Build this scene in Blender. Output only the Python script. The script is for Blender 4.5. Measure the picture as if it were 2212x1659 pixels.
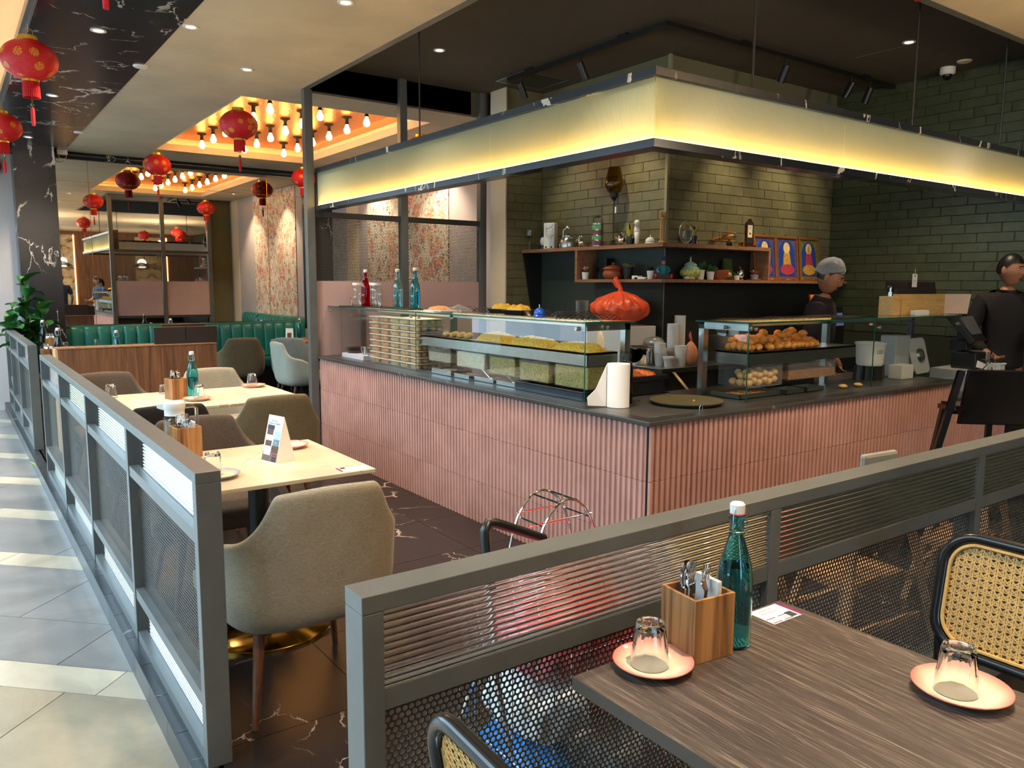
import bpy, bmesh, math, random
import numpy as np
from mathutils import Vector, Matrix
for o in list(bpy.data.objects): bpy.data.objects.remove(o, do_unlink=True)
S = bpy.context.scene
COL = S.collection
random.seed(7)
PI = math.pi
H = 1.55
# ------------------------------------------------------------------ camera
cam = bpy.data.cameras.new('camera'); co = bpy.data.objects.new('camera', cam); COL.objects.link(co)
_f, _p, _r, _y = 1704.63, 0.125834, 0.00554693, 0.6216786
cam.sensor_fit = 'HORIZONTAL'; cam.sensor_width = 36.0; cam.lens = _f / 2212 * 36.0
cam.clip_start = 0.05; cam.clip_end = 200
fw = Vector((math.sin(_y), math.cos(_y), 0)); rt = Vector((math.cos(_y), -math.sin(_y), 0)); up = Vector((0, 0, 1))
f2 = fw * math.cos(_p) - up * math.sin(_p); u2 = up * math.cos(_p) + fw * math.sin(_p)
r3 = rt * math.cos(_r) + u2 * math.sin(_r); u3 = u2 * math.cos(_r) - rt * math.sin(_r)
Mx = Matrix((r3, u3, -f2)).transposed().to_4x4(); Mx.translation = (0, 0, H)
co.matrix_world = Mx
S.camera = co
# ------------------------------------------------------------------ view, world, light
S.view_settings.view_transform = 'Standard'; S.view_settings.look = 'None'
S.view_settings.exposure = 0.75; S.view_settings.gamma = 1.0; S.view_settings.use_curve_mapping = False
S.render.film_transparent = False
try:
    c = S.cycles; c.max_bounces = 14; c.transparent_max_bounces = 16; c.transmission_bounces = 14; c.glossy_bounces = 6
    c.diffuse_bounces = 4; c.caustics_reflective = False; c.caustics_refractive = True; c.blur_glossy = 0.5
    c.sample_clamp_indirect = 4.0; c.use_denoising = True; c.use_light_tree = True
except Exception: pass
W = bpy.data.worlds.new('world'); S.world = W; W.use_nodes = True
bg = W.node_tree.nodes['Background']; bg.inputs[0].default_value = (0.60, 0.82, 1.0, 1); bg.inputs[1].default_value = 4.6

# ------------------------------------------------------------------ mesh helper
class M:
    def __init__(s): s.v = []; s.f = []
    def add(s, v, f):
        n = len(s.v); s.v += [tuple(p) for p in v]; s.f += [tuple(n + i for i in q) for q in f]; return s
    def box(s, x0, x1, y0, y1, z0, z1):
        v = [(x, y, z) for z in (z0, z1) for y in (y0, y1) for x in (x0, x1)]
        return s.add(v, [(0, 2, 3, 1), (4, 5, 7, 6), (0, 1, 5, 4), (2, 6, 7, 3), (0, 4, 6, 2), (1, 3, 7, 5)])
    def hull8(s, b, t):
        # b, t : four corners each, same winding (counter-clockwise from above)
        return s.add(list(b) + list(t), [(3, 2, 1, 0), (4, 5, 6, 7), (0, 1, 5, 4), (1, 2, 6, 5), (2, 3, 7, 6), (3, 0, 4, 7)])
    def tube(s, pts, r, n=8, closed=False, caps=True):
        P = [Vector(p) for p in pts]; m = len(P)
        R = list(r) if hasattr(r, '__len__') else [r] * m
        T = []
        for i in range(m):
            if closed: t = P[(i + 1) % m] - P[i - 1]
            else: t = P[min(i + 1, m - 1)] - P[max(i - 1, 0)]
            T.append(t.normalized() if t.length > 1e-9 else Vector((0, 0, 1)))
        a = Vector((0, 0, 1)) if abs(T[0].z) < .9 else Vector((1, 0, 0))
        N = (a - T[0] * a.dot(T[0])).normalized(); v = []
        for i in range(m):
            N = (N - T[i] * N.dot(T[i]))
            N = N.normalized() if N.length > 1e-6 else T[i].orthogonal().normalized()
            B = T[i].cross(N)
            for k in range(n):
                q = 2 * PI * k / n
                v.append(P[i] + (N * math.cos(q) + B * math.sin(q)) * R[i])
        f = []
        for i in range(m if closed else m - 1):
            j = (i + 1) % m
            for k in range(n):
                l = (k + 1) % n
                f.append((i * n + k, i * n + l, j * n + l, j * n + k))
        if caps and not closed:
            f.append(tuple(range(n))[::-1]); f.append(tuple((m - 1) * n + k for k in range(n)))
        return s.add(v, f)
    def cyl(s, p0, p1, r0, r1=None, n=16): return s.tube([p0, p1], [r0, r0 if r1 is None else r1], n)
    def lathe(s, prof, n=24, c=(0, 0, 0), loop=False, facet=None):
        v = []; f = []; ids = []
        for (r, z) in prof:
            if r < 1e-6: ids.append([len(v)]); v.append((c[0], c[1], c[2] + z))
            else:
                ids.append(list(range(len(v), len(v) + n)))
                for k in range(n):
                    q = 2 * PI * k / n
                    v.append((c[0] + r * math.cos(q), c[1] + r * math.sin(q), c[2] + z))
        rng = range(len(prof) if loop else len(prof) - 1)
        for i in rng:
            a, b = ids[i], ids[(i + 1) % len(prof)]
            if len(a) == 1 and len(b) == 1: continue
            for k in range(n):
                l = (k + 1) % n
                if len(a) == 1: f.append((a[0], b[l], b[k]))
                elif len(b) == 1: f.append((a[k], a[l], b[0]))
                else: f.append((a[k], a[l], b[l], b[k]))
        return s.add(v, f)
    def prism(s, poly, d0, d1, ax='z'):
        n = len(poly)
        def q(u, w, d): return {'z': (u, w, d), 'y': (u, d, w), 'x': (d, u, w)}[ax]
        v = [q(u, w, d0) for u, w in poly] + [q(u, w, d1) for u, w in poly]
        f = [tuple(range(n))[::-1], tuple(range(n, 2 * n))] + [(i, (i + 1) % n, n + (i + 1) % n, n + i) for i in range(n)]
        if ax == 'y': f = [t[::-1] for t in f]
        return s.add(v, f)
    def ball(s, c, r, nu=12, nv=8):
        rx, ry, rz = r if hasattr(r, '__len__') else (r, r, r)
        v = [(c[0], c[1], c[2] - rz)]; f = []
        for i in range(1, nv):
            t = -PI / 2 + PI * i / nv
            for k in range(nu):
                q = 2 * PI * k / nu
                v.append((c[0] + rx * math.cos(t) * math.cos(q), c[1] + ry * math.cos(t) * math.sin(q), c[2] + rz * math.sin(t)))
        v.append((c[0], c[1], c[2] + rz))
        for k in range(nu): f.append((0, 1 + (k + 1) % nu, 1 + k))
        for i in range(nv - 2):
            for k in range(nu):
                a = 1 + i * nu; b = a + nu; l = (k + 1) % nu
                f.append((a + k, a + l, b + l, b + k))
        a = 1 + (nv - 2) * nu
        for k in range(nu): f.append((a + k, a + (k + 1) % nu, len(v) - 1))
        return s.add(v, f)
    def grid(s, fn, nu, nv, cu=False):
        v = [fn(i / (nu if cu else nu - 1), j / (nv - 1)) for j in range(nv) for i in range(nu)]
        f = []
        for j in range(nv - 1):
            for i in range(nu if cu else nu - 1):
                k = (i + 1) % nu
                f.append((j * nu + i, j * nu + k, (j + 1) * nu + k, (j + 1) * nu + i))
        return s.add(v, f)
    def xf(s, mat):
        s.v = [tuple(mat @ Vector(p)) for p in s.v]; return s
    def mesh(s, name, mat, smooth=None):
        me = bpy.data.meshes.new(name); me.from_pydata(s.v, [], s.f); me.update()
        if mat: me.materials.append(mat)
        if smooth is not None:
            me.shade_smooth()
            try: me.set_sharp_from_angle(angle=math.radians(smooth))
            except Exception: pass
        return me
def obj(name, m, mat, parent=None, smooth=None, loc=(0, 0, 0), rot=(0, 0, 0), bevel=0, label=None, world=False, solid=0, sub=0):
    me = m if isinstance(m, bpy.types.Mesh) else m.mesh(name, mat, smooth)
    o = bpy.data.objects.new(name, me); COL.objects.link(o)
    o.location = loc; o.rotation_euler = rot
    if parent:
        o.parent = parent
        if world: o.location = -WL(parent)
    if solid:
        q = o.modifiers.new('solid', 'SOLIDIFY'); q.thickness = solid; q.offset = 0
    if bevel:
        q = o.modifiers.new('bevel', 'BEVEL'); q.width = bevel; q.segments = 2; q.limit_method = 'ANGLE'
    if sub:
        q = o.modifiers.new('sub', 'SUBSURF'); q.levels = sub; q.render_levels = sub
    if label: o['label'] = label
    return o
def WL(o):
    v = Vector(o.location)
    while o.parent: o = o.parent; v += Vector(o.location)
    return v
def tag(o, label, cat, group=None):
    o['label'] = label; o['category'] = cat
    if group: o['group'] = group
    return o
def thing(name, label, cat, loc=(0, 0, 0), rz=0, group=None):
    o = bpy.data.objects.new(name, None); COL.objects.link(o); o.empty_display_size = .05
    o.location = loc; o.rotation_euler = (0, 0, rz); return tag(o, label, cat, group)
def struct(name, m, mat, **k):
    o = obj(name, m, mat, **k); o['kind'] = 'structure'; return o
def shell(name):
    o = bpy.data.objects.new(name, None); COL.objects.link(o); o['kind'] = 'structure'; return o
def dup(root, loc, rz=0, label=None, group=None, scale=None):
    r = root.copy(); COL.objects.link(r); r.location = loc; r.rotation_euler = (0, 0, rz)
    if scale: r.scale = (scale,) * 3
    if label: r['label'] = label
    if group: r['group'] = group
    for ch in list(root.children):
        c = ch.copy(); COL.objects.link(c); c.parent = r
        for g in list(ch.children):
            d = g.copy(); COL.objects.link(d); d.parent = c
    return r
def link(me, name, parent, loc=(0, 0, 0), rot=(0, 0, 0), scale=None):
    o = bpy.data.objects.new(name, me); COL.objects.link(o); o.parent = parent; o.location = loc; o.rotation_euler = rot
    if scale: o.scale = scale
    return o
def text(name, s, size, mat, parent, loc, rot, align='CENTER', ext=.0004, space=1.0):
    cu = bpy.data.curves.new(name, 'FONT'); cu.body = s; cu.size = size; cu.extrude = ext; cu.align_x = align; cu.align_y = 'CENTER'; cu.space_line = space
    t = bpy.data.objects.new(name + '_tmp', cu); COL.objects.link(t)
    me = bpy.data.meshes.new_from_object(t.evaluated_get(bpy.context.evaluated_depsgraph_get()))
    bpy.data.objects.remove(t, do_unlink=True); bpy.data.curves.remove(cu)
    me.materials.clear(); me.materials.append(mat)
    o = bpy.data.objects.new(name, me); COL.objects.link(o); o.parent = parent; o.location = loc; o.rotation_euler = rot
    return o

# ------------------------------------------------------------------ materials
def lin(c):
    return tuple(((x / 255) / 12.92 if x / 255 <= .04045 else ((x / 255 + .055) / 1.055) ** 2.4) for x in c) + (1,)
class NT:
    def __init__(s, name):
        s.m = bpy.data.materials.new(name); s.m.use_nodes = True; s.t = s.m.node_tree; s.n = s.t.nodes
        s.b = s.n['Principled BSDF']; s.out = s.n['Material Output']
    def new(s, t, **k):
        q = s.n.new(t)
        for a, b in k.items(): setattr(q, a, b)
        return q
    def l(s, a, b): s.t.links.new(a, b)
    def coord(s, scale=(1, 1, 1), kind='Object', rnd=False, rot=(0, 0, 0)):
        tc = s.new('ShaderNodeTexCoord'); mp = s.new('ShaderNodeMapping'); mp.inputs['Scale'].default_value = scale; mp.inputs['Rotation'].default_value = rot
        s.l(tc.outputs[kind], mp.inputs['Vector'])
        if rnd:
            oi = s.new('ShaderNodeObjectInfo'); mu = s.new('ShaderNodeMath', operation='MULTIPLY'); mu.inputs[1].default_value = 37.0
            s.l(oi.outputs['Random'], mu.inputs[0]); s.l(mu.outputs[0], mp.inputs['Location'])
        return mp.outputs['Vector']
    def noise(s, vec, scale, detail=4, rough=.55, dist=0):
        q = s.new('ShaderNodeTexNoise'); q.inputs['Scale'].default_value = scale; q.inputs['Detail'].default_value = detail
        q.inputs['Roughness'].default_value = rough; q.inputs['Distortion'].default_value = dist; s.l(vec, q.inputs['Vector']); return q.outputs['Fac']
    def ramp(s, fac, stops):
        q = s.new('ShaderNodeValToRGB'); e = q.color_ramp.elements
        while len(e) < len(stops): e.new(.5)
        for i, (p, c) in enumerate(stops): e[i].position = p; e[i].color = c if hasattr(c, '__len__') else (c, c, c, 1)
        s.l(fac, q.inputs['Fac']); return q.outputs['Color']
    def math(s, op, a, b=None):
        q = s.new('ShaderNodeMath', operation=op)
        for i, x in enumerate((a, b)):
            if x is None: continue
            if isinstance(x, (int, float)): q.inputs[i].default_value = x
            else: s.l(x, q.inputs[i])
        return q.outputs[0]
    def mix(s, fac, a, b, mode='MIX'):
        q = s.new('ShaderNodeMix', data_type='RGBA', blend_type=mode)
        for i, x in ((0, fac), (6, a), (7, b)):
            if isinstance(x, (int, float)): q.inputs[i].default_value = x
            elif isinstance(x, tuple): q.inputs[i].default_value = x
            else: s.l(x, q.inputs[i])
        return q.outputs[2]
    def bump(s, h, strength=.3, dist=.01):
        q = s.new('ShaderNodeBump'); q.inputs['Strength'].default_value = strength; q.inputs['Distance'].default_value = dist
        s.l(h, q.inputs['Height']); s.l(q.outputs[0], s.b.inputs['Normal'])
    def base(s, c, rough=.5, metal=0, spec=.5):
        if isinstance(c, tuple): s.b.inputs['Base Color'].default_value = c
        else: s.l(c, s.b.inputs['Base Color'])
        s.b.inputs['Roughness'].default_value = rough; s.b.inputs['Metallic'].default_value = metal; s.b.inputs['Specular IOR Level'].default_value = spec
        return s.m
def flat(name, rgb, rough=.5, metal=0, var=0, vs=6, bump=0, bs=60, spec=.5, coat=0):
    t = NT(name); c = lin(rgb)
    if var or bump: v = t.coord(rnd=False)
    if var:
        n = t.noise(v, vs, 5); lo = tuple(x * (1 - var) for x in c[:3]) + (1,); hi = tuple(min(1, x * (1 + var)) for x in c[:3]) + (1,)
        col = t.ramp(n, [(.3, lo), (.7, hi)])
    else: col = c
    if bump: t.bump(t.noise(v, bs, 4), bump, .004)
    t.base(col, rough, metal, spec)
    if coat: t.b.inputs['Coat Weight'].default_value = coat
    return t.m
def glass(name, rgb=(255, 255, 255), rough=0, ior=1.45, tint=None):
    t = NT(name); t.base(lin(rgb), rough, 0); t.b.inputs['Transmission Weight'].default_value = 1; t.b.inputs['IOR'].default_value = ior
    return t.m
def emit(name, rgb, k):
    t = NT(name); t.base(lin(rgb), .5); t.b.inputs['Emission Color'].default_value = lin(rgb); t.b.inputs['Emission Strength'].default_value = k; return t.m
def veined(name, base, vein, rough, sc=1.6, thr=.018, rnd=True, bump=0):
    t = NT(name); v0 = t.coord((1, 1, .55), rnd=rnd, rot=(.5, .25, .9))
    nv = t.new('ShaderNodeTexNoise'); nv.inputs['Scale'].default_value = 3.2; nv.inputs['Detail'].default_value = 5; nv.inputs['Roughness'].default_value = .6; t.l(v0, nv.inputs['Vector'])
    off = t.new('ShaderNodeVectorMath', operation='SCALE'); off.inputs['Scale'].default_value = .34; t.l(nv.outputs['Color'], off.inputs[0])
    ad = t.new('ShaderNodeVectorMath', operation='ADD'); t.l(v0, ad.inputs[0]); t.l(off.outputs[0], ad.inputs[1]); v = ad.outputs[0]
    def crack(s, w, lo, hi, ms):
        q = t.new('ShaderNodeTexVoronoi', feature='DISTANCE_TO_EDGE'); q.inputs['Scale'].default_value = s; t.l(v, q.inputs['Vector'])
        wid = t.math('MULTIPLY', t.noise(v0, ms * 2, 3), w * 2); ln = t.math('LESS_THAN', q.outputs['Distance'], wid)
        return t.math('MULTIPLY', ln, t.ramp(t.noise(v0, ms, 2), [(lo, 0.0), (hi, 1.0)]))
    fac = t.math('MAXIMUM', crack(sc, thr, .53, .58, 1.7), t.math('MULTIPLY', crack(sc * 2.6, thr * .8, .55, .60, 2.6), .8))
    cloud = t.ramp(t.noise(v0, 3, 4), [(.3, tuple(x * .8 for x in lin(base)[:3]) + (1,)), (.7, tuple(x * 1.25 for x in lin(base)[:3]) + (1,))])
    t.base(t.mix(fac, cloud, lin(vein)), rough)
    return t.m
def wood(name, dark, light, rough=.45, axis=0, sc=1.0, rnd=False, bump=.08, contrast=(.35, .68)):
    t = NT(name); s = [26 * sc] * 3; s[axis] = 1.6 * sc
    v = t.coord(tuple(s), rnd=rnd); n = t.noise(v, 1.0, 6, .6, 1.0)
    s2 = [90 * sc] * 3; s2[axis] = 3 * sc
    v2 = t.coord(tuple(s2), rnd=rnd); n2 = t.noise(v2, 1.0, 3, .6, .3)
    h = t.math('ADD', t.math('MULTIPLY', n, .7), t.math('MULTIPLY', n2, .3))
    t.base(t.ramp(h, [(contrast[0], lin(dark)), (contrast[1], lin(light))]), rough)
    if bump: t.bump(n2, bump, .002)
    return t.m
MT = {}
MT['frame'] = flat('grey_painted_steel', (92, 95, 93), .38, 0, .08, 9)
MT['frame_dark'] = flat('dark_steel', (58, 58, 54), .42)
MT['black'] = flat('black_metal', (22, 22, 22), .4)
MT['black_plastic'] = flat('black_plastic', (20, 21, 23), .35)
MT['black_gloss'] = flat('black_gloss', (12, 12, 13), .12)
MT['steel'] = flat('stainless_steel', (190, 192, 190), .28, 1, .06, 20)
MT['chrome'] = flat('chrome', (235, 235, 235), .06, 1)
MT['brass'] = flat('polished_brass', (196, 148, 70), .13, 1)
MT['gold'] = flat('gold_paper', (214, 170, 62), .35, .8)
MT['white'] = flat('white_plastic', (236, 234, 226), .4)
MT['paper'] = flat('white_paper', (246, 246, 242), .8)
MT['ceil'] = flat('ceiling_plaster', (205, 190, 162), .75, 0, .12, 1.6)
MT['ceil_dark'] = flat('ceiling_dark_paint', (88, 77, 62), .8, 0, .06, 2)
MT['cream'] = flat('cream_paint', (226, 208, 176), .7)
MT['greywall'] = flat('lavender_grey_wall', (188, 180, 178), .8, 0, .05, 3)
MT['pinkboard'] = flat('dusty_pink_board', (186, 156, 152), .7, 0, .05, 4)
MT['marble'] = veined('black_marble', (27, 33, 42), (205, 200, 190), .22, 1.5, .015)
MT['floor_tile'] = veined('black_floor_tile', (30, 26, 25), (170, 158, 145), .30, 1.4, .0075)
MT['plinth'] = veined('plinth_tile', (44, 47, 50), (120, 122, 120), .32, 1.2, .007)
MT['worktop'] = veined('slate_worktop', (66, 66, 64), (120, 118, 112), .30, .9, .004)
MT['table_white'] = veined('white_marble_laminate', (216, 200, 172), (186, 164, 136), .30, 1.1, .006, rnd=True)
MT['grout'] = flat('grout', (52, 50, 46), .9)
MT['grout_wall'] = flat('wall_grout', (106, 101, 74), .9)
def pave(name, rgb):
    t = NT(name); v = t.coord(rnd=True); n = t.noise(v, 2.6, 8, .62, .6); n2 = t.noise(v, 24, 4)
    c = lin(rgb); lo = tuple(x * .72 for x in c[:3]) + (1,); hi = tuple(x * 1.22 for x in c[:3]) + (1,)
    t.base(t.ramp(n, [(.32, lo), (.7, hi)]), .28); t.bump(t.math('ADD', n, t.math('MULTIPLY', n2, .4)), .12, .006); return t.m
MT['pave_dark'] = pave('grey_paving', (128, 124, 119)); MT['pave_light'] = pave('sand_paving', (186, 172, 148)); MT['pave_warm'] = pave('brown_paving', (156, 140, 116))
t = NT('olive_glazed_brick'); v = t.coord((1, 1, 1), rnd=True); n = t.noise(v, 7, 5, .6, .8)
t.base(t.ramp(n, [(.3, lin((100, 95, 66))), (.7, lin((120, 114, 82)))]), .3); t.bump(n, .35, .006); MT['brick'] = t.m
t = NT('shaded_glazed_brick'); v = t.coord((1, 1, 1), rnd=True); n = t.noise(v, 7, 5, .6, .8)
t.base(t.ramp(n, [(.3, lin((60, 66, 46))), (.7, lin((76, 82, 58)))]), .34); t.bump(n, .3, .006); MT['brick_shaded'] = t.m; MT['grout_shaded'] = flat('shaded_grout', (50, 54, 40), .9)  # same brick and grout, darker and greener: side wall shade put into colour
t = NT('terracotta_pink_tile'); v = t.coord((1, 1, 1), rnd=True); n = t.noise(v, 5, 4)
t.base(t.ramp(n, [(.3, lin((178, 136, 125))), (.7, lin((194, 152, 141)))]), .62); MT['pink'] = t.m
MT['panelwood'] = wood('walnut_panel', (78, 48, 30), (142, 96, 62), .5, 2, .8, True)
MT['shelfwood'] = wood('shelf_oak', (118, 78, 52), (176, 130, 92), .5, 1, 1.2, False)
MT['acacia'] = wood('acacia_wood', (84, 46, 20), (206, 150, 90), .4, 2, .6, True, contrast=(.36, .66))
MT['bamboo'] = wood('bamboo', (188, 146, 82), (226, 190, 124), .45, 0, 2.5, True)
MT['legwood'] = wood('chair_leg_wood', (66, 36, 22), (122, 76, 48), .4, 2, 2, False)
MT['palewood'] = wood('pale_wood', (182, 134, 84), (226, 182, 128), .45, 2, 2, True)
# dark ash table top with cathedral grain
t = NT('dark_ash_laminate'); v = t.coord((1, 1, 1))
d = t.noise(t.coord((2.2, 1.0, 1)), 1.0, 3, .5, .3)
wv = t.new('ShaderNodeTexWave', wave_type='BANDS', bands_direction='X'); wv.inputs['Scale'].default_value = 7.0
mpn = t.new('ShaderNodeVectorMath', operation='ADD'); cmb = t.new('ShaderNodeCombineXYZ')
t.l(t.math('MULTIPLY', d, .62), cmb.inputs[0]); t.l(t.coord((1.5, .10, 1)), mpn.inputs[0]); t.l(cmb.outputs[0], mpn.inputs[1]); t.l(mpn.outputs[0], wv.inputs['Vector'])
wv.inputs['Distortion'].default_value = 1.0; wv.inputs['Detail'].default_value = 3; wv.inputs['Detail Scale'].default_value = 2
fine = t.noise(t.coord((330, 7, 20)), 1.0, 4, .65); mid = t.noise(t.coord((30, 1.6, 5)), 1.0, 3, .6)
line = t.ramp(wv.outputs['Fac'], [(.0, 0.0), (.80, .1), (.93, 1.0), (1.0, .3)])
h = t.math('ADD', t.math('ADD', t.math('MULTIPLY', fine, .74), t.math('MULTIPLY', mid, .24)), t.math('MULTIPLY', line, .09))
t.base(t.ramp(h, [(.34, lin((47, 41, 38))), (.54, lin((79, 69, 64))), (.70, lin((142, 127, 114)))]), .42); t.bump(fine, .15, .002); MT['ash'] = t.m
def fabric(name, a, b):
    t = NT(name); n1 = t.noise(t.coord((900, 900, 60)), 1.0, 3); n2 = t.noise(t.coord((60, 60, 700)), 1.0, 3); n3 = t.noise(t.coord(), 5, 3)
    h = t.math('ADD', t.math('MULTIPLY', n1, .5), t.math('MULTIPLY', n2, .5))
    c = t.ramp(t.math('ADD', t.math('MULTIPLY', h, .8), t.math('MULTIPLY', n3, .2)), [(.36, lin(a)), (.64, lin(b))])
    t.base(c, .9, 0, .2); t.bump(h, .35, .002); t.b.inputs['Sheen Weight'].default_value = .15; return t.m
MT['linen'] = fabric('beige_linen', (122, 115, 98), (176, 168, 148))
MT['olive'] = fabric('olive_linen', (88, 78, 56), (130, 116, 88))
MT['taupe'] = fabric('taupe_fabric', (70, 58, 48), (104, 88, 74))
MT['charcoal'] = fabric('charcoal_fabric', (32, 29, 27), (54, 49, 45))
MT['greyfab'] = fabric('grey_fabric', (112, 112, 106), (156, 156, 148))
MT['palefab'] = fabric('pale_sage_fabric', (176, 180, 162), (214, 216, 198))
MT['teal'] = flat('teal_leather', (14, 104, 92), .36, 0, .12, 3, .1, 90)
MT['copper'] = None
t = NT('hammered_copper'); v = t.coord((1, 1, 1)); br = t.new('ShaderNodeTexVoronoi'); br.inputs['Scale'].default_value = 34; t.l(t.coord((1, 2.2, 1)), br.inputs['Vector'])
t.base(lin((196, 122, 78)), .33, .85); t.bump(br.outputs['Distance'], .5, .006); MT['copper'] = t.m
MT['glass'] = glass('clear_glass', (250, 253, 252)); MT['glass_green'] = glass('case_glass', (238, 250, 246), 0, 1.5)
MT['ribglass'] = glass('ribbed_glass', (246, 252, 252), .02, 1.42)
MT['bottle_teal'] = glass('teal_bottle_glass', (146, 228, 238)); MT['bottle_red'] = glass('red_bottle_glass', (225, 40, 60)); MT['bottle_grey'] = glass('smoky_bottle_glass', (150, 170, 172)); MT['bottle_aqua'] = glass('aqua_bottle_glass', (214, 242, 240))
MT['olive_glass'] = glass('olive_glass', (176, 150, 40))
t = NT('case_pane'); tr = t.new('ShaderNodeBsdfTransparent'); gl = t.new('ShaderNodeBsdfGlossy'); gl.inputs['Roughness'].default_value = .01; tr.inputs[0].default_value = (.965, .985, .98, 1)
fr = t.new('ShaderNodeFresnel'); fr.inputs['IOR'].default_value = 1.5; mx = t.new('ShaderNodeMixShader'); ge = t.new('ShaderNodeNewGeometry'); t.l(t.math('MULTIPLY', fr.outputs[0], t.math('SUBTRACT', 1.0, ge.outputs['Backfacing'])), mx.inputs[0]); t.l(tr.outputs[0], mx.inputs[1]); t.l(gl.outputs[0], mx.inputs[2]); t.l(mx.outputs[0], t.out.inputs['Surface']); MT['pane'] = t.m
t = NT('clear_plastic'); tr = t.new('ShaderNodeBsdfTransparent'); tr.inputs[0].default_value = (.95, .96, .95, 1); gl = t.new('ShaderNodeBsdfPrincipled'); gl.inputs['Base Color'].default_value = (.8, .8, .8, 1); gl.inputs['Roughness'].default_value = .15
fr = t.new('ShaderNodeLayerWeight'); fr.inputs[0].default_value = .45; mx = t.new('ShaderNodeMixShader'); t.l(t.math('ADD', t.math('MULTIPLY', fr.outputs['Facing'], .22), .02), mx.inputs[0]); t.l(tr.outputs[0], mx.inputs[1]); t.l(gl.outputs[0], mx.inputs[2]); t.l(mx.outputs[0], t.out.inputs['Surface']); MT['clearplastic'] = t.m
t = NT('frosted_cup_plastic'); t.base(lin((232, 228, 220)), .35); t.b.inputs['Subsurface Weight'].default_value = 0; MT['cup'] = t.m
t = NT('mirror_glass'); t.base((.80, .78, .73, 1), .012, 1); MT['mirror'] = t.m
MT['water'] = glass('water', (235, 248, 250), 0, 1.33)
# lantern silk : red with a gold medallion print
t = NT('red_lantern_silk'); v = t.coord((1, 1, 1)); vo = t.new('ShaderNodeTexVoronoi', feature='F1'); vo.inputs['Scale'].default_value = 11; vo.inputs['Randomness'].default_value = .5; t.l(v, vo.inputs['Vector'])
disc = t.ramp(vo.outputs['Distance'], [(.30, 1.0), (.34, 0.0)]); ring = t.new('ShaderNodeTexVoronoi', feature='DISTANCE_TO_EDGE'); ring.inputs['Scale'].default_value = 80; t.l(v, ring.inputs['Vector'])
pat = t.ramp(ring.outputs['Distance'], [(.1, 1.0), (.22, 0.0)]); fac = t.mix(1.0, disc, pat, 'MULTIPLY')
faint = t.ramp(ring.outputs['Distance'], [(.04, lin((205, 40, 44))), (.12, lin((196, 8, 22)))])
t.base(t.mix(fac, faint, lin((222, 150, 48))), .55); MT['lantern'] = t.m
MT['tassel'] = flat('red_tassel_thread', (200, 10, 26), .7, 0, .2, 80)
MT['bulb'] = emit('bulb_glow', (255, 186, 96), 34)
MT['led'] = emit('led_strip_light', (255, 198, 100), 24)
MT['bulbtube'] = emit('warm_case_tube', (255, 190, 110), 4); MT['tube'] = emit('case_tube_light', (255, 222, 176), 6)
MT['led_w'] = emit('warm_cove_light', (255, 190, 120), 10)
MT['down'] = emit('downlight_glow', (255, 236, 205), 12)
# ------------------------------------------------------------------ floors
def inset_tile(poly, t, g=.0015):
    m = M(); c = Vector((sum(p[0] for p in poly) / len(poly), sum(p[1] for p in poly) / len(poly)))
    q = [(p[0] + (g if p[0] < c.x else -g), p[1] + (g if p[1] < c.y else -g)) for p in poly]
    return m.prism(q, -t, 0)
fl = struct('floor', M().box(.62, 7.6, -6.2, 12.1, -.16, -.006), MT['grout'])
TW = .615
nx = [.615] + [1.2 + TW * k for k in range(-1 + 1, 11)]
ny = [2.56 + .625 * k for k in range(-13, 16)]
tile_me = {}
for i in range(len(nx) - 1):
    for j in range(len(ny) - 1):
        x0, x1, y0, y1 = nx[i], nx[i + 1], ny[j], ny[j + 1]
        if x0 > 7.3 or y0 > 12: continue
        w, d = round(x1 - x0, 4), round(y1 - y0, 4)
        vis = (y0 > 1.2 and x1 < 4.9) or (x0 < 3.3 and y0 > -.6)
        if not vis: continue
        if (w, d) not in tile_me:
            tile_me[(w, d)] = M().box(.0015, w - .0015, .0015, d - .0015, -.006, 0).mesh('floor_tile', MT['floor_tile'])
        link(tile_me[(w, d)], 'tile', fl, (x0, y0, 0))
rest = M().box(3.1, 7.6, -6.2, 1.2, -.006, -.0005).box(.615, 3.1, -6.2, -.6, -.006, -.0005)
obj('rear_floor_finish', rest, MT['floor_tile'], fl)
# walkway paving laid at 45 degrees, strips of two widths
ZW = -.10
wk = struct('floor', M().box(-9, .545, -6, 40, -.16, ZW - .006), MT['grout'])
s2 = math.sqrt(.5)
n_edges = []
n = 3.28; n_edges = [3.28]
k = 0
seq_up = [.632, .197]; seq = []
a = 3.284
bounds = [a]
while bounds[-1] < 16: bounds.append(bounds[-1] + (.63 if len(bounds) % 2 else .2))
low = [a, a - .405, a - .605]
while low[-1] > -3: low.append(low[-1] - (.63 if len(low) % 2 else .2))
allb = sorted(set(round(b, 4) for b in low + bounds))
def clip(poly, f):
    out = []
    for i in range(len(poly)):
        p, q = poly[i], poly[(i + 1) % len(poly)]; a, b = f(p), f(q)
        if a >= 0: out.append(p)
        if (a >= 0) != (b >= 0): t = a / (a - b); out.append((p[0] + (q[0] - p[0]) * t, p[1] + (q[1] - p[1]) * t))
    return out
cnt = 0
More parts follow.
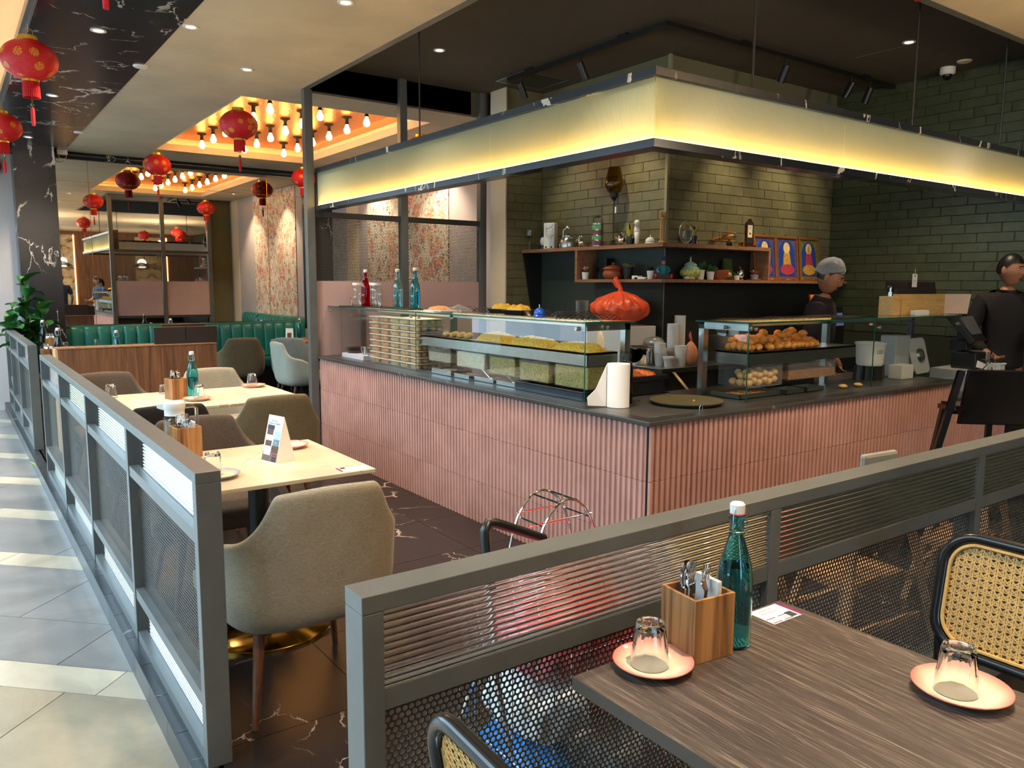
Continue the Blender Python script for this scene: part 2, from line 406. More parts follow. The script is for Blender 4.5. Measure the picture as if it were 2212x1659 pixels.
for b0, b1 in zip(allb[:-1], allb[1:]):
    wdt = b1 - b0; light = wdt < .3
    L = .8 if light else 1.22
    off = {True: -2.13, False: -1.79}[light] + (0.37 * (round(b0 * 10) % 3))
    if abs(b0 - 2.679) < .02: off = -2.134
    if abs(b0 - 2.879) < .02: off = -2.47
    u = off - 12 * L
    while u < 3:
        u0, u1 = u, u + L; u += L
        g = .002
        P = [(b0 + g, u0 + g), (b1 - g, u0 + g), (b1 - g, u1 - g), (b0 + g, u1 - g)]
        poly = [((n_ + q_) * s2, (n_ - q_) * s2) for n_, q_ in P][::-1]
        poly = clip(poly, lambda p: .545 - p[0]); poly = clip(poly, lambda p: p[0] + 2.6) if poly else poly
        poly = clip(poly, lambda p: p[1] - 1.6) if poly else poly
        if len(poly) < 3: continue
        if max(p[1] for p in poly) < 2.2 or min(p[1] for p in poly) > 15: continue
        ar = abs(sum(poly[i][0] * poly[(i + 1) % len(poly)][1] - poly[(i + 1) % len(poly)][0] * poly[i][1] for i in range(len(poly)))) / 2
        if ar < .0005: continue
        c = poly[0]
        m = M().prism([(p[0] - c[0], p[1] - c[1]) for p in poly], -.006, 0)
        mt = MT['pave_light'] if light else (MT['pave_warm'] if b1 < 2.7 else MT['pave_dark'])
        obj('tile', m, mt, wk, loc=(c[0], c[1], ZW)); cnt += 1
obj('far_paving', M().box(-9, -2.6, -6, 40, ZW - .006, ZW - .001).box(-2.6, .545, 15, 40, ZW - .006, ZW - .001).box(-2.6, .545, -6, 1.7, ZW - .006, ZW - .001), MT['pave_dark'], wk)
# plinth under the railings: top and face tiles
pl = struct('trim_1', M().box(.553, .60, 1.2, 14, -.16, -.008), MT['grout'])
me1 = M().box(0, .085, .0015, .2985, -.008, 0).mesh('plinth_top', MT['plinth']); me2 = M().box(-.008, 0, .0015, .2985, -.1, -.0005).mesh('plinth_face', MT['plinth'])
y = 1.25
while y < 13.5:
    link(me1, 'tile', pl, (.545, y, 0)); link(me2, 'tile', pl, (.553, y + .12, 0)); y += .3
# ------------------------------------------------------------------ ceilings
ZL, ZH = 3.23, 3.45
RX0, RX1, RY0, RY1 = 2.31, 4.29, 7.46, 11.05
low_m = M()
low_m.box(1.39, 2.66, -6.2, 6.9, ZL, ZL + .6)
low_m.box(2.66, 7.7, -6.2, 2.56, ZL, ZL + .6)
G = .13
low_m.box(1.39, RX0 - G, 6.9, 12.1, ZL, ZL + .6); low_m.box(RX1 + G, 7.7, 6.97, 12.1, ZL, ZL + .6)
low_m.box(RX0 - G, RX1 + G, 6.9, RY0 - G, ZL, ZL + .6); low_m.box(RX0 - G, RX1 + G, RY1 + G, 12.1, ZL, ZL + .6)
for q_ in ((RX0 - G, RX0, RY0 - G, RY1 + G), (RX1, RX1 + G, RY0 - G, RY1 + G), (RX0, RX1, RY0 - G, RY0), (RX0, RX1, RY1, RY1 + G)): low_m.box(*q_, ZL, ZL + .02)
cl = struct('ceiling', low_m, MT['ceil'])
struct('ceiling_edge_trim', M().box(2.66, 2.71, 2.56, 6.9, ZL - .004, ZH + .02).box(2.66, 7.7, 2.56, 2.61, ZL - .004, ZH + .02), MT['frame']).name = 'trim_2'
struct('ceiling', M().box(2.70, 7.7, 2.6, 6.95, ZH, ZH + .3), MT['ceil_dark'])
struct('trim_3', M().box(2.71, 7.7, 6.90, 6.97, ZL - .002, ZH), MT['ceil_dark'])
struct('ceiling', M().box(.58, 1.388, -6.2, 12.1, ZL - .004, ZL + .5), MT['marble'])
# raised walkway ceiling with a warm cove behind the marble strip
struct('ceiling', M().box(-.75, .58, -6.2, 14, ZL + .2, ZL + .5), MT['cream'])
struct('ceiling', M().box(-.9, -.75, -6.2, 14, ZL - .05, ZL + .5), MT['ceil'])
cv = thing('cove_light', 'warm light strip along the edge of the black marble ceiling band', 'light', (.575, 4, ZL + .05))
obj('light_strip', M().box(.555, .572, -5, 12, ZL + .04, ZL + .055), MT['led_w'], cv, world=True)
obj('strip_channel', M().box(.545, .578, -5, 12, ZL + .028, ZL + .04), MT['frame'], cv, world=True)
# copper ceiling recess
rc = shell('ceiling_recess'); rc.name = 'ceiling_recess'
g = .13
fr = M()
for (x0, x1, y0, y1) in ((RX0, RX0 + .012, RY0, RY1), (RX1 - .012, RX1, RY0, RY1), (RX0 + .012, RX1 - .012, RY0, RY0 + .012), (RX0 + .012, RX1 - .012, RY1 - .012, RY1)):
    fr.box(x0, x1, y0, y1, ZL - .002, ZL + .085)
obj('recess_lip', fr, MT['cream'], rc)
cm = M().box(RX0 - G, RX1 + G, RY0 - G, RY1 + G, 3.41, 3.43)
obj('copper_panel', cm, MT['copper'], rc)
cs = M()
for q_ in ((RX0 - G, RX0 - G + .01, RY0 - G, RY1 + G), (RX1 + G - .01, RX1 + G, RY0 - G, RY1 + G), (RX0 - G, RX1 + G, RY0 - G, RY0 - G + .01), (RX0 - G, RX1 + G, RY1 + G - .01, RY1 + G)): cs.box(*q_, ZL + .02, 3.41)
obj('recess_side', cs, MT['cream'], rc)
ls = M()
for q_ in ((RX0 - .05, RX0 - .03, RY0 - .05, RY1 + .05), (RX1 + .03, RX1 + .05, RY0 - .05, RY1 + .05), (RX0 - .05, RX1 + .05, RY0 - .05, RY0 - .03), (RX0 - .05, RX1 + .05, RY1 + .03, RY1 + .05)): ls.box(*q_, ZL + .022, ZL + .034)
obj('cove_strip', ls, MT['led_w'], rc)
# ------------------------------------------------------------------ walls
YM = 12.0
struct('wall_back', M().box(-.2, 5.25, YM + .02, YM + .2, -.1, 3.6), MT['greywall'])
mr = thing('mirror_wall', 'tall wall mirror of joined panes above the teal banquette', 'mirror', (2.9, YM, .9))
xs = [1.262, 1.66, 4.05, 4.64]; zs = [.86, 2.86, 3.15]
for i in range(3):
    for j in range(2):
        obj('mirror_pane', M().box(xs[i] + .003, xs[i + 1] - .003, YM, YM + .012, zs[j] + .003, zs[j + 1] - .003), MT['mirror'], mr, world=True)
obj('backing', M().box(1.25, 4.65, YM + .012, YM + .02, .85, 3.16), MT['brass'], mr, world=True)
beam = M().tube([(.6, YM - .02, 3.19), (5.0, YM - .02, 3.19)], .05, 12)
struct('trim_4', beam, MT['marble'], smooth=40)
struct('column', M().box(.80, 1.255, 11.68, 12.03, -.1, ZL), MT['marble']).name = 'trim_5'
struct('trim_6', M().box(4.64, 5.02, 11.86, 12.03, 0, ZL), MT['marble'])
wr = struct('wall_right', M().box(5.02, 5.2, 6.78, 12.1, 0, ZL), MT['greywall'])
# wallpaper: printed climbing flowers and birds on cream paper
t = NT('floral_wallpaper'); v = t.coord((1, 1, 1))
def blobs(scale, thr, w, off, stretch=(1, 1, 1)):
    vv = t.coord(stretch); q = t.noise(vv, scale, 3, .6, 2.2); a = t.math('ABSOLUTE', t.math('SUBTRACT', q, off)); return t.ramp(a, [(0, 1.0), (w, 0.0)])
stem = t.mix(1.0, blobs(5.0, 0, .034, .5, (1, 1.5, .8)), t.ramp(t.noise(v, 5), [(.36, 0.0), (.42, 1.0)]), 'MULTIPLY')
vo = t.new('ShaderNodeTexVoronoi'); vo.inputs['Scale'].default_value = 9; t.l(t.coord((1, 1, .8)), vo.inputs['Vector'])
leafm = t.mix(1.0, t.ramp(vo.outputs['Distance'], [(.28, 1.0), (.34, 0.0)]), t.ramp(t.noise(v, 16, 3, .6, 1), [(.5, 0.0), (.54, 1.0)]), 'MULTIPLY')
vo2 = t.new('ShaderNodeTexVoronoi'); vo2.inputs['Scale'].default_value = 5.2; t.l(t.coord((1, 1, .9)), vo2.inputs['Vector'])
flow = t.mix(1.0, t.ramp(vo2.outputs['Distance'], [(.44, 1.0), (.52, 0.0)]), t.ramp(t.noise(v, 20, 3, .6, 2.0), [(.47, 0.0), (.53, 1.0)]), 'MULTIPLY')
fc = t.ramp(t.noise(v, 4, 2), [(.4, lin((196, 92, 96))), (.5, lin((220, 150, 120))), (.6, lin((206, 140, 60)))])
c = t.mix(stem, lin((238, 224, 204)), lin((44, 52, 46))); c = t.mix(leafm, c, lin((96, 108, 70))); c = t.mix(flow, c, fc)
t.base(c, .8); MT['wallpaper'] = t.m
obj('wallpaper_panel', M().box(5.008, 5.02, 8.33, 10.57, .9, ZL - .01), MT['wallpaper'], wr)
obj('cream_strip', M().box(5.012, 5.02, 10.9, 11.3, .9, ZL), MT['cream'], wr)
obj('cream_strip', M().box(5.012, 5.02, 6.9, 7.3, 0, ZL), MT['cream'], wr)
struct('wall_right', M().box(7.454, 7.6, -6.2, 6.6, 0, 3.6), MT['grout_shaded']).name = 'wall_side'
struct('wall_front', M().box(5.042, 7.454, 4.802, 6.51, 0, 3.5), MT['grout_wall']).name = 'wall_block'
stub = struct('wall_stub', M().box(4.592, 5.04, 6.528, 6.78, 0, 3.5).box(5.04, 7.5, 6.51, 6.78, 0, 3.5), MT['grout_wall'])
obj('cream_end_cap', M().box(4.578, 4.592, 6.518, 6.785, 0, ZH), MT['cream'], stub)
# olive brick tiles, each its own piece, in running courses
BL, BH, BT = .305, .0835, .006
def brickmesh(w, mt):
    m = M(); e = .003; x0, x1, z0, z1 = .0008, w - .0008, .0008, BH - .0008
    v = [(x0, 0, z0), (x1, 0, z0), (x1, 0, z1), (x0, 0, z1), (x0 + e, -BT, z0 + e), (x1 - e, -BT, z0 + e), (x1 - e, -BT, z1 - e), (x0 + e, -BT, z1 - e)]
    m.add(v, [(4, 5, 6, 7), (0, 1, 5, 4), (1, 2, 6, 5), (2, 3, 7, 6), (3, 0, 4, 7)]); return m.mesh('brick', mt)
BM = {}
def bricks(wall, p0, ax, length, z0, z1, seed, mt='brick'):
    # p0: start point on the wall face; ax: unit direction along it; faces look to the left of ax turned by -90 deg
    rz = math.atan2(ax[1], ax[0]); rr = random.Random(seed); nrow = int((z1 - z0) / BH + .5)
    for j in range(nrow):
        u = -BL * ((j * 1 / 3 + rr.uniform(-.05, .05)) % 1.0)
        while u < length - .01:
            a, b = max(u, 0), min(u + BL, length); u += BL
            w = round((b - a) * 50) / 50
            if w < .02: continue
            if (w, mt) not in BM: BM[(w, mt)] = brickmesh(w, MT[mt])
            jit = rr.uniform(-.0015, .0015)
            link(BM[(w, mt)], 'brick', wall, (p0[0] + ax[0] * a + ax[1] * jit, p0[1] + ax[1] * a - ax[0] * jit, z0 + j * BH), (rr.uniform(-.006, .006), rr.uniform(-.008, .008) * 0, rz + rr.uniform(-.003, .003)))
OB = bpy.data.objects
bricks(OB['wall_block'], (5.042, 6.516), (0, -1), 1.72, .94, 2.95, 1)          # face looking -x
bricks(OB['wall_block'], (5.04, 4.802), (1, 0), 2.41, .94, 2.95, 2)            # face looking -y
bricks(stub, (4.595, 6.528), (1, 0), .44, .94, 2.95, 3)
bricks(OB['wall_side'], (7.454, 4.80), (0, -1), 3.4, 1.10, 3.44, 4, 'brick_shaded')
struct('trim_7', M().box(5.022, 5.05, 4.782, 4.81, .9, ZH), flat('olive_corner_trim', (138, 132, 102), .5))
# wall behind the camera that the mirror looks back on: timber, two book-matched stone panels
wb = struct('wall_rear', M().box(.6, 7.6, -6.4, -6.2, -.1, 3.6), MT['panelwood'])
t = NT('bookmatched_stone'); v0 = t.new('ShaderNodeTexCoord'); sp = t.new('ShaderNodeSeparateXYZ'); t.l(v0.outputs['Object'], sp.inputs[0]); cb = t.new('ShaderNodeCombineXYZ')
t.l(t.math('ABSOLUTE', sp.outputs[0]), cb.inputs[0]); t.l(sp.outputs[2], cb.inputs[2]); n = t.noise(cb.outputs[0], 2.6, 7, .6, 1.6)
t.base(t.ramp(n, [(.36, lin((92, 72, 54))), (.46, lin((200, 170, 130))), (.6, lin((226, 204, 166)))]), .3); MT['stone'] = t.m
for x in (3.1, 6.0):
    obj('stone_panel', M().box(-.5, .5, 0, .03, .3, 3.1), MT['stone'], wb, loc=(x, -6.2, 0))
    obj('panel_glow_strip', M().box(.52, .54, 0, .02, .3, 3.1), MT['led_w'], wb, loc=(x, -6.2, 0))
# bright exterior beyond the walkway
ex = struct('wall_outside', M().box(-5.2, 3.0, 17, 17.2, -.1, 1.5), flat('garden_wall_green', (84, 110, 70), .8, 0, .4, 3))
for k in range(9): obj('panel', M().box(.3 + k * .2, .48 + k * .2, 16.95, 17, .9, 3.9), MT['white'], ex)
tag(obj('lime_note', M().box(-.03, .03, -.05, .05, 0, .002).xf(Matrix.Rotation(.9, 4, 'Y')), flat('lime_paper', (200, 226, 60), .7), None, None, (.535, 7.75, -.01), (0, 0, .2)), 'lime green paper note stuck on the plinth edge between the railings', 'note')
struct('wall_blocker_rear', M().box(-9, .58, -2.2, -2.0, -.1, 5), MT['ceil_dark'])  # unseen wall added to block daylight from behind the camera
struct('wall_blocker_side', M().box(-2.7, -2.5, -2.0, .6, -.1, 5), MT['ceil_dark'])  # unseen wall added to shade the near walkway from daylight
# unseen wall added past the open walkway to darken glass reflections
struct('wall_sky_blocker', M().box(-15, -14.6, -4, 40, -.1, 6.5), flat('sky_blocker_grey', (96, 104, 98), .8, 0, .3, .6))
# ------------------------------------------------------------------ perforated sheet with real holes
def perf(w, h, pitch, r, seg=8, rim=0):
    rows = max(1, int(h / (pitch * .866))); cw, chh = pitch, h / rows
    V, F = [], []; n = 0
    ang = [2 * PI * (k + .5) / seg for k in range(seg)]
    circ = [(math.cos(a), math.sin(a)) for a in ang]
    outl = []
    for cx_, cy_ in circ:
        k = max(abs(cx_) / (cw / 2), abs(cy_) / (chh / 2)); outl.append((cx_ / k, cy_ / k))
    # make corners belong to the outline
    for sx in (-1, 1):
        for sy in (-1, 1):
            j = min(range(seg), key=lambda q: (outl[q][0] - sx * cw / 2) ** 2 + (outl[q][1] - sy * chh / 2) ** 2); outl[j] = (sx * cw / 2, sy * chh / 2)
    for j in range(rows):
        z = (j + .5) * chh; off = 0 if j % 2 else cw / 2
        ncell = int((w - off) / cw); x0 = off
        if off > .002: V += [(0, 0, z - chh / 2), (off, 0, z - chh / 2), (off, 0, z + chh / 2), (0, 0, z + chh / 2)]; F.append((n, n + 1, n + 2, n + 3)); n += 4
        for i in range(ncell):
            x = x0 + (i + .5) * cw
            V += [(x + a, 0, z + b) for a, b in outl] + [(x + a * r, 0, z + b * r) for a, b in circ]
            for k in range(seg): l = (k + 1) % seg; F.append((n + k, n + l, n + seg + l, n + seg + k))
            if rim:
                V += [(x + a * r, rim, z + b * r) for a, b in circ]
                for k in range(seg): l = (k + 1) % seg; F.append((n + seg + k, n + seg + l, n + 2 * seg + l, n + 2 * seg + k))
                n += seg
            n += 2 * seg
        xe = x0 + ncell * cw
        if w - xe > .002: V += [(xe, 0, z - chh / 2), (w, 0, z - chh / 2), (w, 0, z + chh / 2), (xe, 0, z + chh / 2)]; F.append((n, n + 1, n + 2, n + 3)); n += 4
    m = M(); m.v = V; m.f = F; return m.mesh('perforated_sheet', MT['frame_dark'])
def ribbed(w, h, pitch, amp=.0032, th=.004):
    # horizontal ribs: convex on -y, flat on +y
    n = int(h / pitch); p = []
    for i in range(n):
        for k in range(6):
            u = k / 6; p.append((-amp * math.sin(PI * u) ** .7 if 0 < u else 0, (i + u) * h / n))
    p.append((0, h)); poly = [(y - th, z) for y, z in p] + [(0, h), (0, 0)]
    return M().prism([(a, b) for a, b in poly], 0, w, 'x').mesh('ribbed_sheet', MT['ribglass'], 60)
# ------------------------------------------------------------------ railings (built along local +x, outer face towards -y)
ZT = .972
def railing(name, label, loc, rz, posts, depth, low, seg, rim):
    # posts: x of each post's start, 45 mm wide
    r = thing(name, label, 'railing', loc, rz, 'grey steel railings of the dining terrace'); pw = .045; L = posts[-1] + pw
    obj('top_rail', M().box(0, L, 0, depth, ZT - .036, ZT), MT['frame'], r, bevel=.002)
    for k, x in enumerate(posts): obj('post', M().box(x, x + pw, 0, depth, 0, ZT - .036), MT['frame'], r, bevel=.002)
    obj('handle_rail', M().box(pw, L - pw, .004, depth - .004, .735, .778), MT['frame'], r)
    obj('low_rail', M().box(pw, L - pw, .004, depth - .004, .19, .235), MT['frame'], r)
    obj('foot_rail', M().box(pw, L - pw, .004, depth - .004, 0, .04), MT['frame'], r)
    for a, b in zip(posts[:-1], posts[1:]):
        w = round(b - a - pw, 3)
        key = (w, seg, rim)
        if key not in PF: PF[key] = (perf(w - .002, .5, .0146, .0056, seg, rim), ribbed(w - .004, .158, .0138), ribbed(w - .004, .15, .0138))
        pf, g1, g2 = PF[key]
        yo = depth * .45 if not rim else .02
        link(pf, 'perforated_panel', r, (a + pw + .001, yo, .235))
        link(g1, 'ribbed_glass', r, (a + pw + .002, depth * .55 if not rim else .012, .778))
        link(g2, 'ribbed_glass', r, (a + pw + .002, depth * .55, .04))
        bd = M().box(a + pw, b, depth * .55 - .012 if not rim else .004, depth * .55 + .012 if not rim else .02, .778, .786)
        if not rim:
            obj('glass_bead', M().box(b - .02, b, .02, .032, .786, .934), MT['frame'], r)
    return r
PF = {}
# left railing runs along +y with its outer face towards -x : local x -> -y of the world, so rz = -90 deg from its far end
LY = [2.475, 3.61, 4.81, 6.03, 7.235]
far = LY[-1] + .045
railing('steel_railing', 'long grey steel railing of four bays beside the walkway, nearest at left', (.585, far, 0), -PI / 2, [far - (y + .045) for y in LY[::-1]], .077, True, 8, 0)
LY2 = [8.40, 9.60, 10.80, 11.60]; far2 = LY2[-1] + .045
railing('steel_railing', 'far grey steel railing beyond the gap, next to the potted fig', (.585, far2, 0), -PI / 2, [far2 - (y + .045) for y in LY2[::-1]], .077, True, 8, 0)
railing('steel_railing', 'grey steel railing with ribbed glass in front of the dark wooden table', (.59, 1.297, 0), 0, [0, 1.22, 2.44, 3.66], .078, True, 12, .0022)
# ------------------------------------------------------------------ partition screen between counter and rear dining room
sc = thing('partition_screen', 'tall dark steel partition with perforated panels behind the counter end', 'partition', (2.70, 6.85, 0))
def W_(name, m, mat, parent, **k): return obj(name, m, mat, parent, world=True, **k)
PX = [2.665, 3.60, 4.50]
for k, x in enumerate(PX): W_('post', M().box(x, x + .075, 6.85, 6.92, 0, ZL if k == 0 else ZH), MT['frame'], sc, bevel=.003)
W_('rail', M().box(2.74, 4.50, 6.86, 6.91, 2.135, 2.185), MT['frame_dark'], sc)
W_('rail', M().box(2.74, 4.50, 6.86, 6.91, .84, .89), MT['frame_dark'], sc)
spf = perf(.855, .565, .016, .0056, 8, 0)
for x in (2.742, 3.677): link(spf, 'perforated_panel', sc, (x - 2.70 + .001, .03, 1.57))
spb = M().box(0, .85, 0, .012, 0, .68).mesh('pink_board', MT['pinkboard'])
for x in (2.742, 3.677): link(spb, 'pink_board', sc, (x - 2.70 + .002, .03, .89))
# ------------------------------------------------------------------ counter
CX, CY, CZ = 2.755, 2.695, .89
ct = thing('serving_counter', 'corner serving counter faced with fluted pink tiles under a slate top', 'counter', (CX, CY, 0))
W_('counter_body', M().box(CX + .005, 3.35, CY + .005, 6.84, .03, .86).box(3.35, 5.83, CY + .005, 3.4, .03, .86).box(5.83, 6.66, CY + .005, 3.3, .03, .74), MT['black'], ct)
wt = M(); l = .025
wt.prism([(CX - l, CY - l), (5.83, CY - l), (5.83, 3.42), (3.37, 3.42), (3.37, 6.845), (CX - l, 6.845)], .868, CZ)
W_('worktop', wt, MT['worktop'], ct, bevel=.003)
W_('worktop_border', M().prism([(CX - l + .004, CY - l + .004), (5.82, CY - l + .004), (5.82, CY + .06), (CX + .06, CY + .06), (CX + .06, 6.84), (CX - l + .004, 6.84)], CZ - .001, CZ + .0015), flat('black_border_tile', (44, 45, 46), .3), ct)
W_('low_worktop', M().box(5.83, 6.68, CY - l, 3.32, .74, .765), MT['worktop'], ct)
def flute_tile(nfl, pitch, h, d=.014):
    m = M(); P = []
    for i in range(nfl):
        for u, dd in ((0, 0), (.06, .0), (.10, .75), (.18, 1.0), (.52, 1.0), (.60, .85), (.66, .3), (.80, .0)): P.append(((i + u) * pitch, -d * dd))
    P.append((nfl * pitch, 0)); g = .0012
    P[0] = (g, 0); P[-1] = (nfl * pitch - g, 0)
    v = [(x, y, g) for x, y in P] + [(x, y, h - g) for x, y in P]; n = len(P)
    f = [(i, i + 1, n + i + 1, n + i) for i in range(n - 1)]
    v += [(P[0][0], .004, g), (P[-1][0], .004, g), (P[0][0], .004, h - g), (P[-1][0], .004, h - g)]
    m.add(v, f)
    m.f.append(tuple(list(range(n, 2 * n)) + [2 * n + 3, 2 * n + 2])); m.f.append(tuple(list(range(n))[::-1] + [2 * n, 2 * n + 1]))
    return m.mesh('fluted_tile', MT['pink'])
FT = {}
def face(p0, ax, length, z_rows):
    rz = math.atan2(ax[1], ax[0]); pitch = .039; u = 0
    while u < length - .02:
        nf = min(8, int((length - u) / pitch + .5))
        if nf < 1: break
        for z0, z1 in z_rows:
            key = (nf, round(z1 - z0, 3))
            if key not in FT: FT[key] = flute_tile(nf, pitch, z1 - z0)
            link(FT[key], 'fluted_tile', ct, (p0[0] + ax[0] * u - CX, p0[1] + ax[1] * u - CY, z0), (0, 0, rz))
        u += nf * pitch
ROWS = [(.0, .272), (.272, .585), (.585, .868)]
face((CX + .004, 6.845), (0, -1), 4.15, ROWS)
face((CX + .004, CY + .004), (1, 0), 3.08, ROWS)
face((5.84, CY + .004), (1, 0), .82, [(.0, .272), (.272, .585), (.585, .74)])
# ------------------------------------------------------------------ hanging light canopy
KX, KY, KT = 2.74, 2.70, .10
cn = thing('light_canopy', 'L-shaped hanging canopy with ribbed lit panels between black marble rails above counter', 'canopy', (KX, KY, 2.19))
def Lring(x, y, ex, ey, t, z0, z1): return M().prism([(x, y), (ex, y), (ex, y + t), (x + t, y + t), (x + t, ey), (x, ey)], z0, z1)
EX, EY = 7.44, 6.845
W_('bottom_rail', Lring(KX, KY, EX, EY, KT, 2.19, 2.232), MT['marble'], cn, bevel=.002)
W_('top_rail', Lring(KX, KY, EX, EY, KT, 2.514, 2.555), MT['marble'], cn, bevel=.002)
t = NT('ribbed_opal_panel'); a_ = t.new('ShaderNodeBsdfDiffuse'); b_ = t.new('ShaderNodeBsdfTranslucent'); c_ = t.new('ShaderNodeBsdfGlossy'); c_.inputs['Roughness'].default_value = .25
a_.inputs[0].default_value = lin((158, 172, 156)); b_.inputs[0].default_value = lin((216, 218, 184)); m1 = t.new('ShaderNodeMixShader'); m1.inputs[0].default_value = .42; m2 = t.new('ShaderNodeMixShader'); m2.inputs[0].default_value = .04
t.l(a_.outputs[0], m1.inputs[1]); t.l(b_.outputs[0], m1.inputs[2]); t.l(m1.outputs[0], m2.inputs[1]); t.l(c_.outputs[0], m2.inputs[2]); t.l(m2.outputs[0], t.out.inputs['Surface']); MT['opal'] = t.m
def vribs(length, h, pitch=.0075, amp=.0022):
    n = int(length / pitch); P = []
    for i in range(n):
        for u, a in ((0, 0), (.35, -amp), (.65, -amp)): P.append(((i + u) * length / n, a))
    P.append((length, 0)); k = len(P)
    m = M().add([(x, y, 0) for x, y in P] + [(x, y, h) for x, y in P], [(i, i + 1, k + i + 1, k + i) for i in range(k - 1)]); return m
pz0, pz1, rec = 2.232, 2.514, .028
L = EY - (KY + rec); W1 = L / 3
for k in range(3): obj('ribbed_panel', vribs(W1 - .003, pz1 - pz0), MT['opal'], cn, loc=(rec, L + rec - k * W1, pz0 - 2.19), rot=(0, 0, -PI / 2))
L2 = EX - (KX + rec); W2 = L2 / 3
for k in range(3): obj('ribbed_panel', vribs(W2 - .003, pz1 - pz0), MT['opal'], cn, loc=(rec + k * W2, rec, pz0 - 2.19))
W_('inner_board', Lring(KX + .090, KY + .090, EX, EY, .008, 2.232, 2.514), MT['white'], cn)
W_('inner_led_strip', M().box(KX + .066, KX + .076, KY + .07, EY - .02, 2.233, 2.240).box(KX + .076, EX, KY + .066, KY + .076, 2.233, 2.240), MT['led'], cn)
W_('led_strip', M().box(KX + .008, KX + .016, KY + .01, EY - .05, 2.2325, 2.2375).box(KX + .016, EX, KY + .008, KY + .016, 2.2325, 2.2375), MT['led'], cn)
W_('end_plate', M().box(KX + .005, KX + KT, EY, EY + .004, 2.19, 2.555), MT['marble'], cn)
for x, y in ((2.79, 5.02), (3.50, 2.75), (5.10, 2.75), (6.32, 2.75)): W_('hanging_rod', M().cyl((x, y, 2.555), (x, y, ZH), .006, n=6), MT['black'], cn)
# ------------------------------------------------------------------ glass display cases
def disc_knob(p, n):  # round steel glass clamp facing direction n
    p = Vector(p); n = Vector(n); return M().cyl(p - n * .004, p + n * .014, .012, n=14).cyl(p + n * .014, p + n * .018, .010, n=14)
GT = 1.34
ca = thing('glass_case', 'left glass sneeze-guard case on the counter with a steel tray of savouries', 'display case', (2.86, 3.30, CZ))
W_('front_pane', M().box(2.857, 2.865, 5.235, 6.885, CZ, GT - .006), MT['pane'], ca)
W_('front_pane', M().box(2.857, 2.865, 3.30, 5.225, CZ, GT - .006), MT['pane'], ca)
W_('side_pane', M().box(2.868, 3.20, 3.297, 3.305, CZ, GT - .006), MT['pane'], ca)
W_('top_pane', M().box(2.85, 3.22, 3.29, 6.89, GT - .006, GT + .004), MT['glass_green'], ca)
edge = flat('green_glass_edge', (24, 78, 66), .12)
W_('glass_edge', M().box(2.849, 2.852, 3.29, 6.89, GT - .006, GT + .004).box(2.85, 3.22, 3.288, 3.291, GT - .006, GT + .004).box(2.855, 2.859, 3.295, 3.30, CZ, GT - .006).box(2.856, 2.858, 5.226, 5.234, CZ, GT - .006), edge, ca)
fr = M()
for y in (3.31, 5.21, 6.84): fr.box(3.17, 3.21, y, y + .04, CZ, GT - .006)
fr.box(3.17, 3.21, 3.31, 6.88, GT - .046, GT - .006).box(2.87, 3.21, 3.31, 3.345, GT - .046, GT - .006)
W_('steel_frame', fr, MT['steel'], ca)
for y, z in ((3.36, GT - .035), (5.17, GT - .035), (5.29, GT - .035), (6.83, GT - .035)): W_('clamp', disc_knob((2.857, y, z), (-1, 0, 0)), MT['steel'], ca)
W_('clamp', disc_knob((3.02, 3.297, GT - .03), (0, -1, 0)), MT['steel'], ca)
cb_ = thing('glass_case', 'right glass sneeze-guard case on the counter holding a heap of puris', 'display case', (3.66, 2.83, CZ))
W_('front_pane', M().box(3.66, 4.945, 2.827, 2.835, CZ, GT - .006), MT['pane'], cb_)
W_('front_pane', M().box(4.955, 6.10, 2.827, 2.835, CZ, GT - .03), MT['pane'], cb_)
W_('side_pane', M().box(3.657, 3.665, 2.84, 3.19, CZ, GT - .006), MT['pane'], cb_)
W_('top_pane', M().box(3.65, 6.11, 2.82, 3.21, GT - .006, GT + .004), MT['glass_green'], cb_)
W_('glass_edge', M().box(3.65, 6.11, 2.818, 2.821, GT - .006, GT + .004).box(3.648, 3.651, 2.82, 3.21, GT - .006, GT + .004).box(3.655, 3.66, 2.825, 2.83, CZ, GT - .006).box(4.946, 4.954, 2.826, 2.83, CZ, GT - .006), edge, cb_)
fr = M()
for x in (3.67, 4.93, 6.05): fr.box(x, x + .04, 3.16, 3.20, CZ if x < 6 else .765, GT - .006)
fr.box(3.67, 6.09, 3.16, 3.20, GT - .046, GT - .006).box(3.67, 3.705, 2.84, 3.20, GT - .046, GT - .006)
W_('steel_frame', fr, MT['steel'], cb_)
for x, z in ((3.72, GT - .035), (4.90, GT - .035), (5.0, GT - .06), (6.06, GT - .06)): W_('clamp', disc_knob((x, 2.827, z), (0, -1, 0)), MT['steel'], cb_)
W_('clamp', disc_knob((3.657, 3.0, GT - .03), (-1, 0, 0)), MT['steel'], cb_)
# steel tray shelves inside the cases (part of the case)
def traybar(root, x0, x1, y0, y1, z, fh):
    m = M().box(x0, x1, y0, y1, z - .012, z).box(x0, x1, y0, y0 + .004, z - fh, z + .0).box(x0, x0 + .004, y0, y1, z - fh, z).box(x1 - .004, x1, y0, y1, z - fh, z).box(x0, x1, y1 - .004, y1, z - fh, z)
    return W_('tray_shelf', m, MT['steel'], root)
W_('tube_light', M().box(3.10, 3.115, 3.45, 5.1, GT - .024, GT - .012).box(3.10, 3.115, 5.4, 6.6, GT - .024, GT - .012), MT['tube'], ca)
W_('tube_light', M().box(3.75, 4.88, 3.10, 3.115, GT - .024, GT - .012), MT['bulbtube'], cb_)
traybar(ca, 2.93, 3.16, 3.36, 5.32, 1.165, .075)
traybar(cb_, 3.76, 4.86, 2.90, 3.15, 1.165, .075)
